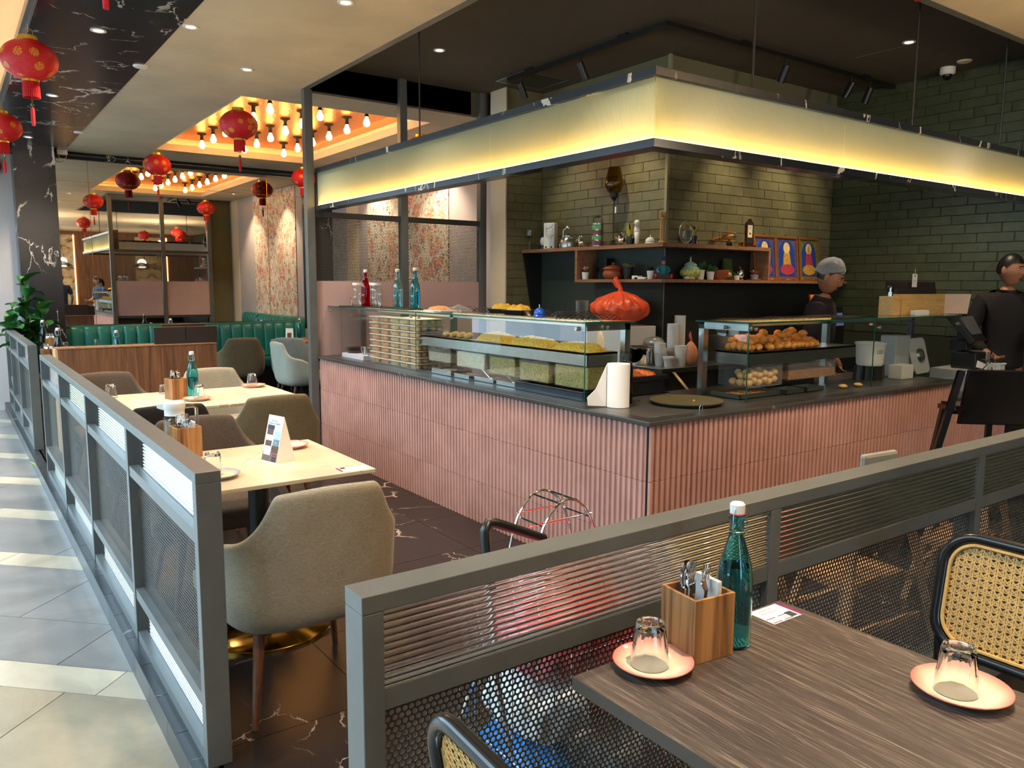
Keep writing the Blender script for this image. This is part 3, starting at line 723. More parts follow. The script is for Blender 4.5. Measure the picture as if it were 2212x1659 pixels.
# ------------------------------------------------------------------ back bench behind the counter
bb = thing('back_bench', 'stainless back bench below the wall shelf behind the counter', 'bench', (4.52, 4.30, 0))
W_('bench_top', M().prism([(4.51, 4.29), (7.45, 4.29), (7.45, 4.795), (5.035, 4.795), (5.035, 6.5), (4.51, 6.5)], .86, .90), MT['steel'], bb, bevel=.003)
W_('bench_body', M().prism([(4.55, 4.33), (7.45, 4.33), (7.45, 4.79), (5.03, 4.79), (5.03, 6.5), (4.55, 6.5)], 0, .86), flat('dark_cabinet', (40, 42, 46), .45), bb)
W_('splash_panel', M().box(5.024, 5.03, 4.80, 6.5, .90, 1.0), MT['steel'], bb)
# ------------------------------------------------------------------ wall shelf
sh = thing('wall_shelf', 'oak L-shaped two-level wall shelf wrapping the brick corner', 'shelf', (4.78, 4.58, 1.58))
SX, SY = 4.78, 4.578; U0, U1 = 1.862, 1.893; L0, L1 = 1.572, 1.598
W_('upper_board', M().box(SX, 5.028, SY, 6.512, U0, U1).box(5.028, 6.19, SY, 4.786, U0, U1), MT['shelfwood'], sh)
W_('lower_board', M().box(SX, 5.028, SY, 5.68, L0, L1).box(5.028, 7.44, SY, 4.786, L0, L1), MT['shelfwood'], sh)
W_('end_board', M().box(SX, 5.028, 5.652, 5.68, L1, U0), MT['shelfwood'], sh)
W_('end_board', M().box(6.162, 6.19, SY, 4.786, L1, U0), MT['shelfwood'], sh)
dk = flat('dark_green_board', (52, 62, 56), .55)
W_('back_board', M().box(5.018, 5.028, 4.79, 6.51, .98, U0), dk, sh)
W_('back_board', M().box(5.028, 6.16, 4.778, 4.786, .98, U0).box(6.16, 7.44, 4.778, 4.786, .98, L0), flat('black_board', (34, 35, 32), .5), sh)
W_('bracket', M().prism([(SX + .01, U0), (5.016, U0), (5.016, 1.0), (4.95, 1.0)], 6.49, 6.512, 'y'), MT['black'], sh)
# ------------------------------------------------------------------ upholstered tub chairs
def sstep(a, b, x):
    u = max(0, min(1, (x - a) / (b - a))); return u * u * (3 - 2 * u)
def chair_shell():
    pts = []
    for k in range(6): pts.append((.285, .20 - k * .044))
    N = 40
    for k in range(N + 1):
        a = PI * k / N; c, s_ = math.cos(a), math.sin(a)
        pts.append((.285 * math.copysign(abs(c) ** .55, c), -.06 - .215 * abs(s_) ** .62))
    for k in range(6): pts.append((-.285, -.02 + k * .044))
    mid = len(pts) // 2; arc = [0.0] * len(pts)
    for i in range(mid + 1, len(pts)): arc[i] = arc[i - 1] + math.dist(pts[i], pts[i - 1])
    for i in range(mid - 1, -1, -1): arc[i] = arc[i + 1] + math.dist(pts[i], pts[i + 1])
    nv = 9; m = M(); v = []
    for j in range(nv):
        q = j / (nv - 1)
        for (x, y), d in zip(pts, arc):
            top = .862 - .012 * (d / .2) ** 2 - (.165 * (1 - math.exp(-(max(0, d - .200) / .036) ** 1.15)) if d > .200 else 0) - .09 * sstep(.36, .62, d)
            if q < .13: z = .355 + q * .25; sc = .80 + .15 * (q / .13)
            else: z = .39 + (top - .39) * (q - .125) / .875; sc = .95 + .05 * min(1, (q - .12) * 5)
            lean = -.045 * max(0, z - .5) / .36 if y < 0 else 0
            nar = 1 - .10 * max(0, z - .68) / .18 * (1 if abs(x) < .285 else 0)
            v.append((x * sc * nar, y * sc + lean, z))
    n = len(pts)
    f = [(j * n + i, j * n + i + 1, (j + 1) * n + i + 1, (j + 1) * n + i) for j in range(nv - 1) for i in range(n - 1)]
    m.add(v, f); return m.mesh('chair_shell', None, 180)
def rbox(x0, x1, y0, y1, z0, z1): return M().box(x0, x1, y0, y1, z0, z1)
SHELL = chair_shell()
leg_me = {}
for sx in (-1, 1):
    for sy in (-1, 1):
        leg_me[(sx, sy)] = M().cyl((sx * .255, sy * .235 - .01, 0), (sx * .20, sy * .17, .365), .012, .023, 12).mesh('chair_leg', MT['legwood'], 40)
def tub_chair(label, fab, loc, rz, group='upholstered tub chairs'):
    r = thing('tub_chair', label, 'chair', loc, rz, group)
    me = SHELL.copy(); me.materials.clear(); me.materials.append(MT[fab])
    o = obj('back_shell', me, None, r); q = o.modifiers.new('s', 'SOLIDIFY'); q.thickness = .048; q.offset = -1
    q = o.modifiers.new('sub', 'SUBSURF'); q.levels = 1; q.render_levels = 2
    o = obj('seat', M().box(-.245, .245, -.235, .225, .375, .475), MT[fab], r, bevel=.03); o.modifiers['bevel'].segments = 4; o.data.shade_smooth()
    for k in leg_me: link(leg_me[k], 'leg', r)
    return r
tub_chair('beige linen tub chair in the foreground, back turned to the camera', 'linen', (1.03, 2.865, 0), .02)
tub_chair('brown tub chair on the far side of the nearest white table', 'taupe', (1.03, 3.96, 0), PI)
tub_chair('black charcoal tub chair behind the water jug', 'charcoal', (1.01, 5.12, 0), 0)
tub_chair('olive brown tub chair at the aisle end of the second white table', 'olive', (1.66, 5.17, 0), 0)
tub_chair('dark brown tub chair against the left of the wooden divider', 'taupe', (.97, 6.47, 0), PI)
tub_chair('sand beige tub chair in front of the right end of the wooden divider', 'linen', (1.74, 6.36, 0), PI)
tub_chair('olive grey tub chair facing the teal bench, right of the dark menus', 'olive', (3.06, 10.5, 0), 0)
tub_chair('slate grey tub chair beside the round table at the teal bench', 'greyfab', (3.80, 10.14, 0), -PI / 4)
tub_chair('pale sage tub chair half hidden by the steel partition post', 'palefab', (3.52, 9.3, 0), -PI / 2)
tub_chair('olive tub chair behind the left end of the wooden divider', 'olive', (1.20, 9.9, 0), 0)
# ------------------------------------------------------------------ tables
def ped_table(name, label, x0, x1, y0, y1, mat, group, z=.75, base=.30, th=.018):
    cx, cy = (x0 + x1) / 2, (y0 + y1) / 2; r = thing(name, label, 'table', (cx, cy, 0), 0, group)
    obj('table_top', M().box(x0 - cx, x1 - cx, y0 - cy, y1 - cy, z - th, z), mat, r, bevel=.003)
    bd_ = obj('base_disc', M().lathe([(0, 0), (base, 0), (base, .012), (base - .006, .016), (0, .022)], 48), MT['brass'], r, smooth=35)
    obj('base_column', M().cyl((0, 0, .02), (0, 0, .16), .035, n=24), MT['brass'], bd_, smooth=40)
    obj('column', M().cyl((0, 0, .16), (0, 0, z - th - .02), .045, n=24), MT['black'], r, smooth=40)
    obj('top_plate', M().box(-.2, .2, -.2, .2, z - th - .02, z - th), MT['black'], r)
    return r
ped_table('dining_table', 'white marble table nearest the camera with tent card and jug', .70, 1.48, 3.08, 3.87, MT['table_white'], None, base=.33)
ped_table('dining_table', 'long white marble table in front of the wooden divider', .75, 2.03, 5.30, 6.17, MT['table_white'], None)
ped_table('dining_table', 'table hidden behind the wooden divider holding bottles', .78, 2.1, 8.45, 9.2, MT['panelwood'], None)
ped_table('dining_table', 'wooden table at the teal bench beside the far railing', .95, 1.72, 10.30, 10.98, MT['panelwood'], None)
ped_table('dining_table', 'wooden table at the middle of the teal bench', 1.95, 2.75, 10.62, 11.27, MT['panelwood'], None)
def round_table(label, x, y, R):
    r = thing('round_table', label, 'table', (x, y, 0))
    obj('table_top', M().lathe([(0, .722), (R - .004, .722), (R, .728), (R, .746), (R - .004, .75), (0, .75)], 48), MT['shelfwood'], r, smooth=35)
    obj('column', M().cyl((0, 0, .02), (0, 0, .722), .035, n=20), MT['black'], r, smooth=40)
    obj('base_disc', M().lathe([(0, 0), (.24, 0), (.24, .012), (0, .022)], 40), MT['black'], r, smooth=35)
round_table('round wooden table at the teal bench near the wallpaper', 4.12, 10.95, .42)
round_table('round table behind the partition next to the pale sage chair', 3.95, 8.55, .38)
# dark table in the foreground
tx0, tx1, ty0, ty1 = 1.0, 1.69, -.10, 1.175
wtb = thing('wooden_table', 'dark ash-grain table in the right foreground set for two', 'table', ((tx0 + tx1) / 2, .54, 0))
W_('table_top', M().box(tx0, tx1, ty0, ty1, .722, .75), MT['ash'], wtb, bevel=.002)
W_('edge_band', M().box(tx0 - .0015, tx0, ty0, ty1, .722, .7495), flat('grey_brown_edge', (84, 76, 66), .5), wtb)
W_('column', M().cyl((1.345, .54, .02), (1.345, .54, .722), .04, n=20), MT['black'], wtb, smooth=40)
W_('base_disc', M().lathe([(0, 0), (.27, 0), (.27, .012), (0, .02)], 40, (1.345, .54, 0)), MT['black'], wtb, smooth=35)
# ------------------------------------------------------------------ wooden divider and menus on it
dv = thing('wooden_divider', 'walnut panelled planter divider between two rows of tables', 'divider', (1.46, 8.05, 0))
ppx = .78
rr = random.Random(3)
for k in range(8):
    w = 1.37 / 8; W_('panel', M().box(ppx + .0008, ppx + w - .0008, 8.0, 8.02, 0, .95), MT['panelwood'], dv); ppx += w
W_('divider_body', M().box(.785, 2.145, 8.02, 8.22, 0, .952), MT['panelwood'], dv)
W_('top_cap', M().box(.775, 2.155, 7.995, 8.23, .952, .962), MT['shelfwood'], dv)
W_('end_cap', M().box(.765, .785, 7.995, 8.23, 0, .95), MT['palewood'], dv)
mb = flat('menu_leather', (38, 30, 28), .5); me_ = flat('menu_edge', (150, 104, 72), .6)
def menu(label, loc, rx, ry=0, rz=0, w=.29, h=.16):
    r = thing('menu_folder', label, 'menu', loc, rz, 'dark menu folders on the wooden divider'); r.rotation_euler = (rx, ry, rz)
    obj('cover', M().box(-w / 2, w / 2, -.009, .009, 0, h), mb, r, bevel=.003); obj('edging', M().box(-w / 2, w / 2, -.0095, .0095, h, h + .003), me_, r)
menu('left upright dark leather menu on the divider', (1.745, 8.10, .962), 0)
menu('right upright dark leather menu on the divider', (2.04 - .002, 8.10, .962), 0)
menu('dark leather menu standing taller behind two others', (1.88, 8.135, .962), 0, 0, 0, .40, .185)
# ------------------------------------------------------------------ teal banquettes
def banquette(name, label, loc, rz, L, pitch=.155):
    r = thing(name, label, 'bench', loc, rz)
    n = int(L / pitch); w = L / n
    def back(side):
        m = M(); P = []
        for i in range(n):
            for u in (0, .08, .2, .35, .5, .65, .8, .92): P.append(((i + u) * w, -.028 * (math.sin(PI * u) ** .5 if u > 0 else 0)))
        P.append((L, 0)); k = len(P); rows = [(.47, 0), (.60, 0), (.85, -.0), (.93, .01), (.962, .035), (.97, .07), (.97, .12)]; v = []
        for z, dy in rows:
            fade = 1 if z < .9 else (.6 if z < .965 else .15)
            for x, y in P: v.append((x, y * fade + dy, z))
        f = [(j * k + i, j * k + i + 1, (j + 1) * k + i + 1, (j + 1) * k + i) for j in range(len(rows) - 1) for i in range(k - 1)]
        m.add(v, f); return m
    obj('channelled_back', back(0), MT['teal'], r, smooth=50)
    obj('back_core', M().box(0, L, .02, .14, 0, .955), MT['teal'], r)
    o = obj('seat_cushion', M().box(0, L, -.50, .01, .34, .46), MT['teal'], r, bevel=.03); o.data.shade_smooth()
    obj('plinth_base', M().box(0, L, -.44, .02, 0, .34), MT['black'], r)
    return r
banquette('banquette', 'long teal channelled leather bench under the mirror wall', (1.16, 11.80, 0), 0, 3.35)
banquette('banquette', 'shorter teal bench along the wallpapered side wall', (4.86, 11.78, 0), -PI / 2, 3.9)
# ------------------------------------------------------------------ cane chairs
def cane_mesh(w, h, rad, ins=.012):
    # six-way woven cane: strips in four directions around open octagons
    p = .0195; m = M(); r = .0012
    def inside(x, z):
        ax, az = abs(x) - (w / 2 - rad), abs(z) - (h / 2 - rad)
        if ax > 0 and az > 0: return math.hypot(ax, az) < rad
        return abs(x) < w / 2 and abs(z) < h / 2
    def seg(a, b, yy):
        # clip by sampling
        n = 60; ins_ = [inside(a[0] + (b[0] - a[0]) * k / n, a[1] + (b[1] - a[1]) * k / n) for k in range(n + 1)]
        if True not in ins_: return
        i0 = ins_.index(True); i1 = n - ins_[::-1].index(True)
        if i1 - i0 < 1: return
        q = lambda k: Vector((a[0] + (b[0] - a[0]) * k / n, yy, a[1] + (b[1] - a[1]) * k / n))
        A, B = q(i0), q(i1); d = (B - A).normalized(); nn = Vector((-d.z, 0, d.x)) * .0019
        m.add([A - nn, B - nn, B + nn, A + nn], [(0, 1, 2, 3)])
    k = -int(w / p) - 1
    X = -w / 2
    while X < w / 2:
        for o_ in (-.0028, .0028): seg((X + o_, -h), (X + o_, h), .0006)
        X += p
    Z = -h / 2
    while Z < h / 2:
        for o_ in (-.0028, .0028): seg((-w, Z + o_), (w, Z + o_), -.0006)
        Z += p
    D = -(w + h)
    while D < w + h:
        seg((-w, D - w + .0), (w, D + w), .0012); seg((-w, D + w), (w, D - w), -.0012)
        D += p
    return m
def round_rect(w, h, rad, n=8):
    P = []
    for cx, cz, a0 in ((w / 2 - rad, h / 2 - rad, 0), (-(w / 2 - rad), h / 2 - rad, PI / 2), (-(w / 2 - rad), -(h / 2 - rad), PI), (w / 2 - rad, -(h / 2 - rad), 1.5 * PI)):
        for k in range(n + 1):
            a = a0 + PI / 2 * k / n; P.append((cx + rad * math.cos(a), cz + rad * math.sin(a)))
    return P
MT['rattan'] = flat('natural_rattan', (206, 166, 96), .5, 0, .15, 40); MT['blackwood'] = flat('black_lacquered_wood', (26, 27, 28), .22)
CANE = None
def cane_chair(label, loc, rz):
    # faces +y ; back frame at -y
    global CANE
    r = thing('cane_chair', label, 'chair', loc, rz, 'black frame chairs with cane backs')
    w, h, zc = .46, .31, .73
    lean = .16; Rm = Matrix.Rotation(lean, 4, 'X'); base = Vector((0, -.22, zc))
    P = round_rect(w, h, .085)
    T = lambda p: tuple(base + (Rm @ Vector(p)))
    obj('back_frame', M().tube([T((x, 0, z)) for x, z in P], .0155, 10, True), MT['blackwood'], r, smooth=60)
    P2 = round_rect(w - .038, h - .038, .07)
    obj('rattan_edging', M().tube([T((x, .006, z)) for x, z in P2], .0055, 6, True), MT['rattan'], r, smooth=60)
    if CANE is None: CANE = cane_mesh(w - .03, h - .03, .074).mesh('woven_cane', MT['rattan'])
    o = link(CANE, 'woven_cane', r, tuple(base), (lean, 0, 0)); o['kind'] = 'stuff'
    for s in (-1, 1):
        obj('leg', M().tube([T((s * .215, 0, -.10)), (s * .205, -.205, .45), (s * .215, -.25, 0)], [.0145, .016, .011], 10), MT['blackwood'], r, smooth=60)
        obj('leg', M().tube([(s * .20, .20, .44), (s * .215, .225, 0)], [.016, .011], 10), MT['blackwood'], r, smooth=60)
    obj('seat_frame', M().tube([(x, y, .45) for x, y in round_rect(.44, .44, .08)], .016, 8, True), MT['blackwood'], r, smooth=60)
    o = obj('seat_pad', M().box(-.205, .205, -.205, .205, .437, .462), MT['black_plastic'], r, bevel=.01)
    return r
cane_chair('black cane-backed chair at the far right side of the dark wooden table', (1.96, .78, 0), PI / 2)
cane_chair('black cane-backed chair in the bottom left corner of the wooden table', (.82, .80, 0), -PI / 2 - .05)
# ------------------------------------------------------------------ children's high chairs
def high_chair(label, loc, rz, mat, sc=1.0, pad=None):
    r = thing('high_chair', label, 'high chair', loc, rz, 'restaurant high chairs'); r.scale = (sc,) * 3
    b = .020
    def bar(p, q, w=.022, t=.013):
        p, q = Vector(p), Vector(q); d = (q - p).normalized(); m = M()
        a = Vector((1, 0, 0)) if abs(d.x) < .7 else Vector((0, 1, 0)); u = (a - d * a.dot(d)).normalized(); v = d.cross(u)
        C = [u * w + v * t, -u * w + v * t, -u * w - v * t, u * w - v * t]
        return m.hull8([p + c for c in C], [q + c for c in C])
    for s in (-1, 1):
        obj('leg', bar((s * .26, .27, 0), (s * .20, .10, .74), .013, .022), mat, r)
        obj('leg', bar((s * .42, -.27, 0), (s * .205, -.15, .92), .013, .022), mat, r)
        obj('arm_rail', bar((s * .205, .13, .72), (s * .205, -.20, .74), .02, .012), mat, r)
        obj('side_rail', bar((s * .245, .19, .44), (s * .245, -.21, .44), .012, .02), mat, r)
    obj('backrest', M().hull8([(-.21, -.165, .66), (.21, -.165, .66), (.21, -.145, .66), (-.21, -.145, .66)], [(-.19, -.20, .93), (.19, -.20, .93), (.19, -.18, .93), (-.19, -.18, .93)]), mat, r, bevel=.006)
    obj('seat', M().box(-.235, .235, -.17, .16, .45, .47), mat, r)
    obj('front_bar', bar((-.205, .125, .70), (.205, .125, .70), .013, .02), mat, r)
    obj('foot_rest', M().box(-.27, .27, .20, .24, .22, .24), mat, r)
    obj('rear_stretcher', bar((-.28, -.235, .22), (.28, -.235, .22), .013, .02), mat, r)
    obj('crotch_post', bar((0, .125, .46), (0, .125, .70), .012, .016), mat, r)
    if pad: obj('padded_back', M().box(-.15, .15, -.14, -.10, .60, 1.18), MT['greyfab'], r, bevel=.02)
    return r
high_chair('black wooden high chair at the cashier end of the counter', (4.94, 2.04, 0), -.75, MT['black_gloss'], 1.12).scale = (1.3, .8, 1.17)
high_chair('pale wooden high chair behind the mesh railing, nearest the shopping cart', (2.52, 1.98, 0), .4, MT['palewood'], .70)
high_chair('pale wooden high chair with a grey padded back seen over the railing', (3.10, 1.80, 0), -.1, MT['palewood'], .74, True)
high_chair('pale wooden high chair behind the railing at the far right', (4.02, 1.78, 0), .2, MT['palewood'], .72)
# ------------------------------------------------------------------ wire trolley with bags
tr_ = thing('wire_trolley', 'chrome wire trolley with black handle parked behind the railing', 'trolley', (1.42, 1.70, 0))
bx0, bx1, by0, by1 = 1.16, 1.72, 1.50, 1.88
m = M(); zs_ = (.11, .27, .43, .58, .73)
for z in zs_: m.tube([(bx0, by0, z), (bx1, by0, z), (bx1, by1, z), (bx0, by1, z)], .0042 if z in (.11, .73) else .0024, 6, True)
for k in range(11):
    x = bx0 + (bx1 - bx0) * k / 10; m.tube([(x, by0, .73), (x, by0, .11), (x, by1, .11), (x, by1, .73)], .0021, 5)
for k in range(8):
    y = by0 + (by1 - by0) * k / 7; m.tube([(bx0, y, .73), (bx0, y, .11), (bx1, y, .11), (bx1, y, .73)], .0021, 5)
W_('wire_basket', m, MT['chrome'], tr_, smooth=60)
m = M()
for y in (1.655, 1.775): m.tube([(1.26 + .12 * (1 - math.cos(PI * k / 12)), y, .73 + .225 * math.sin(PI * k / 12)) for k in range(13)], .0036, 6)
for k in range(3, 10, 2):
    x, z = 1.26 + .12 * (1 - math.cos(PI * k / 12)), .73 + .225 * math.sin(PI * k / 12); m.tube([(x, 1.655, z), (x, 1.775, z)], .0024, 5)
for z in (.85, .90): m.tube([(1.29, 1.655, z), (1.47, 1.655, z)], .002, 5).tube([(1.29, 1.775, z), (1.47, 1.775, z)], .002, 5)
W_('child_guard', m, MT['chrome'], tr_, smooth=60)
W_('handle_bar', M().tube([(1.085, 1.62, .845), (1.08, 1.625, .925), (1.095, 1.63, .942), (1.125, 1.635, .935), (1.30, 1.66, .855)], .013, 10), MT['black_plastic'], tr_, smooth=60)
W_('handle_post', M().tube([(1.085, 1.62, .845), (1.10, 1.62, .60), (1.15, 1.60, .30)], .009, 8), MT['chrome'], tr_, smooth=60)
W_('handle_post', M().tube([(1.30, 1.66, .855), (1.24, 1.80, .70), (1.15, 1.84, .30)], .009, 8), MT['chrome'], tr_, smooth=60)
for x in (1.20, 1.68):
    for y in (1.53, 1.85): W_('wheel', M().cyl((x, y - .012, .045), (x, y + .012, .045), .045, n=18).cyl((x, y, .045), (x, y, .11), .008, n=8), MT['black_plastic'], tr_, smooth=40)
def sack(name, label, c, r, mat, seed, kind='bag'):
    rr = random.Random(seed); ph = [rr.uniform(0, 6) for _ in range(6)]
    def fn(u, v):
        a, b = 2 * PI * u, -PI / 2 + PI * v; cs = math.copysign(abs(math.cos(b)) ** .55, math.cos(b))
        k = 1 + .06 * math.sin(5 * a + ph[0] + 3 * b) + .05 * math.sin(9 * a + ph[1] - 5 * b) + .04 * math.sin(14 * a + ph[2])
        return (r[0] * cs * math.copysign(abs(math.cos(a)) ** .7, math.cos(a)) * k, r[1] * cs * math.copysign(abs(math.sin(a)) ** .7, math.sin(a)) * k, r[2] * (1 + math.copysign(abs(math.sin(b)) ** .7, math.sin(b))) * (1 + .04 * math.sin(4 * a)))
    o = obj(name, M().grid(fn, 36, 18, True), mat, None, 180, loc=c); tag(o, label, kind); return o
MT['redbag'] = flat('red_plastic', (214, 54, 44), .32); MT['pinkbag'] = flat('pink_plastic', (226, 96, 104), .35); MT['bluebag'] = flat('blue_plastic', (24, 128, 214), .3); MT['whitebag'] = flat('white_sack', (226, 236, 238), .45)
sack('red_bag', 'red plastic bag heaped in the wire trolley', (1.56, 1.69, .275), (.135, .16, .215), MT['redbag'], 1)
sack('pink_packet', 'pink packet at the handle end of the wire trolley', (1.31, 1.69, .465), (.105, .15, .135), MT['pinkbag'], 2)
sack('white_sack', 'white sack between the blue and pink packets in the wire trolley', (1.30, 1.69, .292), (.11, .155, .084), MT['whitebag'], 3)
sack('blue_packet', 'bright blue packet at the bottom left of the wire trolley', (1.27, 1.69, .118), (.088, .155, .084), MT['bluebag'], 4)
sack('white_sack', 'pale sack under the red bag at the bottom of the wire trolley', (1.51, 1.69, .118), (.135, .155, .075), MT['whitebag'], 5)
# ------------------------------------------------------------------ potted fig beyond the railing
t = NT('fig_leaf'); n = t.noise(t.coord(rnd=True), 6, 3); t.base(t.ramp(n, [(.3, lin((22, 74, 34))), (.7, lin((62, 128, 60)))]), .35); t.b.inputs['Transmission Weight'].default_value = 0; MT['leaf'] = t.m
fg = thing('potted_fig', 'fiddle-leaf fig with large glossy leaves beside the marble pillar', 'plant', (.79, 11.32, 0))
obj('pot', M().lathe([(0, 0), (.15, 0), (.19, .38), (.185, .40), (.165, .40), (.16, .36), (0, .36)], 28), flat('grey_pot', (120, 122, 120), .6), fg, smooth=40)
obj('soil', M().lathe([(0, .368), (.16, .368)], 24), flat('soil', (50, 38, 28), .9), fg)
stems = [((0, 0), (.02, .0, 1.45)), ((.03, .02), (.16, .05, 1.1)), ((-.03, .0), (-.14, -.05, 1.0))]
for a, b in stems: obj('stem', M().tube([(a[0], a[1], .36), ((a[0] + b[0]) / 2, (a[1] + b[1]) / 2, .8), b], [.014, .011, .006], 7), flat('fig_bark', (96, 76, 54), .8), fg, smooth=60)
def leaf_mesh(L, Wd):
    def fn(u, v):
        w = Wd * math.sin(PI * min(1, v * .96 + .04)) ** .7 * (.62 + .55 * v)
        x = (u - .5) * 2 * w; return (x, v * L, .05 * math.sin(PI * v) - .25 * v * v * L + abs(u - .5) * .06 + .008 * math.sin(v * 18))
    return M().grid(fn, 5, 8).mesh('fig_leaf', MT['leaf'], 180)
LM = [leaf_mesh(.24, .085), leaf_mesh(.19, .07), leaf_mesh(.28, .10)]
rr = random.Random(11)
for a, b in stems:
    for k in range(22):
        q = .40 + .6 * k / 21; p = (a[0] + (b[0] - a[0]) * q, a[1] + (b[1] - a[1]) * q, .36 + (b[2] - .36) * q)
        link(LM[k % 3], 'leaf', fg, p, (rr.uniform(.15, 1.0) if k < 19 else 1.2, rr.uniform(-.3, .3), k * 2.4 + rr.uniform(-.4, .4)), (rr.uniform(.75, 1.1),) * 3)
# ------------------------------------------------------------------ lanterns, bulbs, downlights, track
def lantern(label, x, y, z, R=.17, first=[None]):
    if first[0] is None:
        r = thing('paper_lantern', label, 'lantern', (x, y, z), 0, 'red silk lanterns with gold medallions')
        def body(u, v):
            a = 2 * PI * u; t_ = v; ang = -PI / 2 + PI * (.085 + .83 * t_); k = 1 - .035 * abs(math.sin(4 * a)) ** 8
            return (R * math.cos(ang) * math.cos(a) * k, R * math.cos(ang) * math.sin(a) * k, .78 * R * math.sin(ang))
        obj('silk_body', M().grid(body, 48, 20, True), MT['lantern'], r, smooth=180)
        obj('top_cap', M().lathe([(0, .150), (.056, .150), (.056, .112), (.050, .112), (0, .116)], 24), MT['gold'], r, smooth=40)
        obj('bottom_ring', M().lathe([(.052, -.140), (.052, -.116), (.046, -.116), (.046, -.140)], 24, loop=True), MT['gold'], r, smooth=40)
        tm = M()
        for k in range(30):
            a = 2 * PI * k / 30; tm.tube([(.046 * math.cos(a), .046 * math.sin(a), -.135), (.048 * math.cos(a), .048 * math.sin(a), -.24)], .005, 4)
        fr_ = obj('fringe', tm, MT['tassel'], r); fr_['kind'] = 'stuff'
        cd_ = obj('cord', M().cyl((0, 0, -.13), (0, 0, -.31), .0018, n=5), MT['gold'], r)
        obj('bead', M().ball((0, 0, -.285), .012, 8, 6), flat('jade_bead', (40, 110, 80), .2), cd_, smooth=180)
        obj('tassel', M().lathe([(0, -.30), (.008, -.302), (.013, -.33), (.011, -.42), (0, -.42)], 10), MT['tassel'], cd_, smooth=60)
        obj('hanging_string', M().cyl((0, 0, .15), (0, 0, ZL - z), .0015, n=5).tube([(.03, 0, .15), (.028, 0, .19), (0, 0, .205), (-.028, 0, .19), (-.03, 0, .15)], .0015, 5), MT['gold'], r)
        first[0] = r; return r
    return dup(first[0], (x, y, z), random.uniform(0, 3), label)
lantern('red lantern at upper left, hanging by the black marble ceiling band', .565, 6.28, 3.0)
lantern('red lantern cut by the left photo edge, below the large one', .555, 9.05, 2.99)
lantern('third red lantern down the walkway edge, mostly out at left', .53, 12.0, 2.98)
lantern('red lantern at the near left corner of the copper ceiling recess', 2.33, 7.62, 3.0)
lantern('red lantern at the far left corner of the copper ceiling recess', 2.32, 11.02, 3.03)
lantern('red lantern next to the steel partition post, far right recess corner', 4.28, 11.1, 3.03)
lantern('red lantern peeking over the light canopy, near right recess corner', 4.29, 7.70, 2.99)
lantern('red lantern overhead at the top of the frame, only its tassel showing', .56, 3.37, 2.97)
for k, (x, y) in enumerate(((2.95, 1.6), (5.7, -.9), (6.1, -2.2), (5.2, -3.0))): lantern('red lantern over the front dining area, seen only in the mirror', x, y, 3.0)
b0 = None
for i, x in enumerate((2.78, 3.305, 3.83)):
    for j in range(6):
        y = 8.06 + .512 * j; lb = 'filament bulb in the copper recess, %s row, %s from the near end' % (('left', 'middle', 'right')[i], ('first', 'second', 'third', 'fourth', 'fifth', 'sixth')[j])
        if b0 is None:
            b0 = thing('ceiling_bulb', lb, 'light bulb', (x, y, 3.41), 0, 'filament bulbs in the copper recess')
            bh_ = obj('bulb_holder', M().lathe([(0, 0), (.055, 0), (.055, -.012), (.022, -.022), (.018, -.05), (.026, -.085), (0, -.085)], 20), MT['black'], b0, smooth=40)
            obj('bulb_glass', M().lathe([(.014, -.085), (.018, -.10), (.034, -.135), (.036, -.155), (.026, -.178), (0, -.188)], 16), MT['bulb'], bh_, smooth=180)
        else: dup(b0, (x, y, 3.41), 0, lb)
d0 = None
def downlight(x, y, z, label, spot=None):
    global d0
    if d0 is None:
        d0 = thing('downlight', label, 'light', (x, y, z), 0, 'recessed ceiling downlights')
        tr__ = obj('trim_ring', M().lathe([(.030, .0), (.050, 0), (.050, -.006), (.044, -.008), (.032, -.004)], 24, loop=True), MT['white'], d0, smooth=40)
        obj('lamp_face', M().lathe([(0, -.001), (.031, -.001), (.031, .003), (0, .003)], 20), MT['down'], tr__)
        r = d0
    else: r = dup(d0, (x, y, z), 0, label)
    if spot:
        sp_ = bpy.data.lights.new('downlight_beam', 'SPOT'); sp_.energy = spot; sp_.color = (1, .77, .54); sp_.spot_size = 1.7; sp_.spot_blend = .6; sp_.shadow_soft_size = .035
        so = bpy.data.objects.new('downlight_beam', sp_); COL.objects.link(so); so.parent = r; so.location = (0, 0, -.012)
    return r
SPOTW = 64
downlight(2.09, 4.66, ZL, 'downlight on the plaster ceiling near the top edge, left of the counter', SPOTW)
downlight(2.08, 6.54, ZL, 'downlight on the plaster ceiling before the copper recess', SPOTW)
downlight(.965, 6.14, ZL - .004, 'downlight in the black marble band, beside the large lantern', SPOTW * .6)
downlight(.925, 8.47, ZL - .004, 'second downlight in the black marble band', SPOTW * .6)
downlight(.93, 11.03, ZL - .004, 'farthest downlight in the black marble band', SPOTW * .6)
downlight(3.44, 5.85, ZH, 'downlight in the dark ceiling above the left counter end', SPOTW * .35)
downlight(6.29, 3.46, ZH, 'downlight in the dark ceiling above the cashier', SPOTW * .35)
for x, y, e in ((1.25, 3.45, .4), (2.09, 2.8, 1), (1.36, .62, 1.15), (2.09, -1.2, .3), (3.3, 1.4, 1.0), (4.8, 1.4, .4), (3.4, -1.2, .3), (5.2, -1.2, .2), (4.0, -3.6, .6), (2.0, -3.6, .6), (1.45, 5.7, .5), (4.62, 8.4, .7), (4.62, 10.2, .7)):  # last two are wall washers added to brighten the wall behind the screen
    downlight(x, y, ZL, 'unseen downlight over the dining room', SPOTW * e)
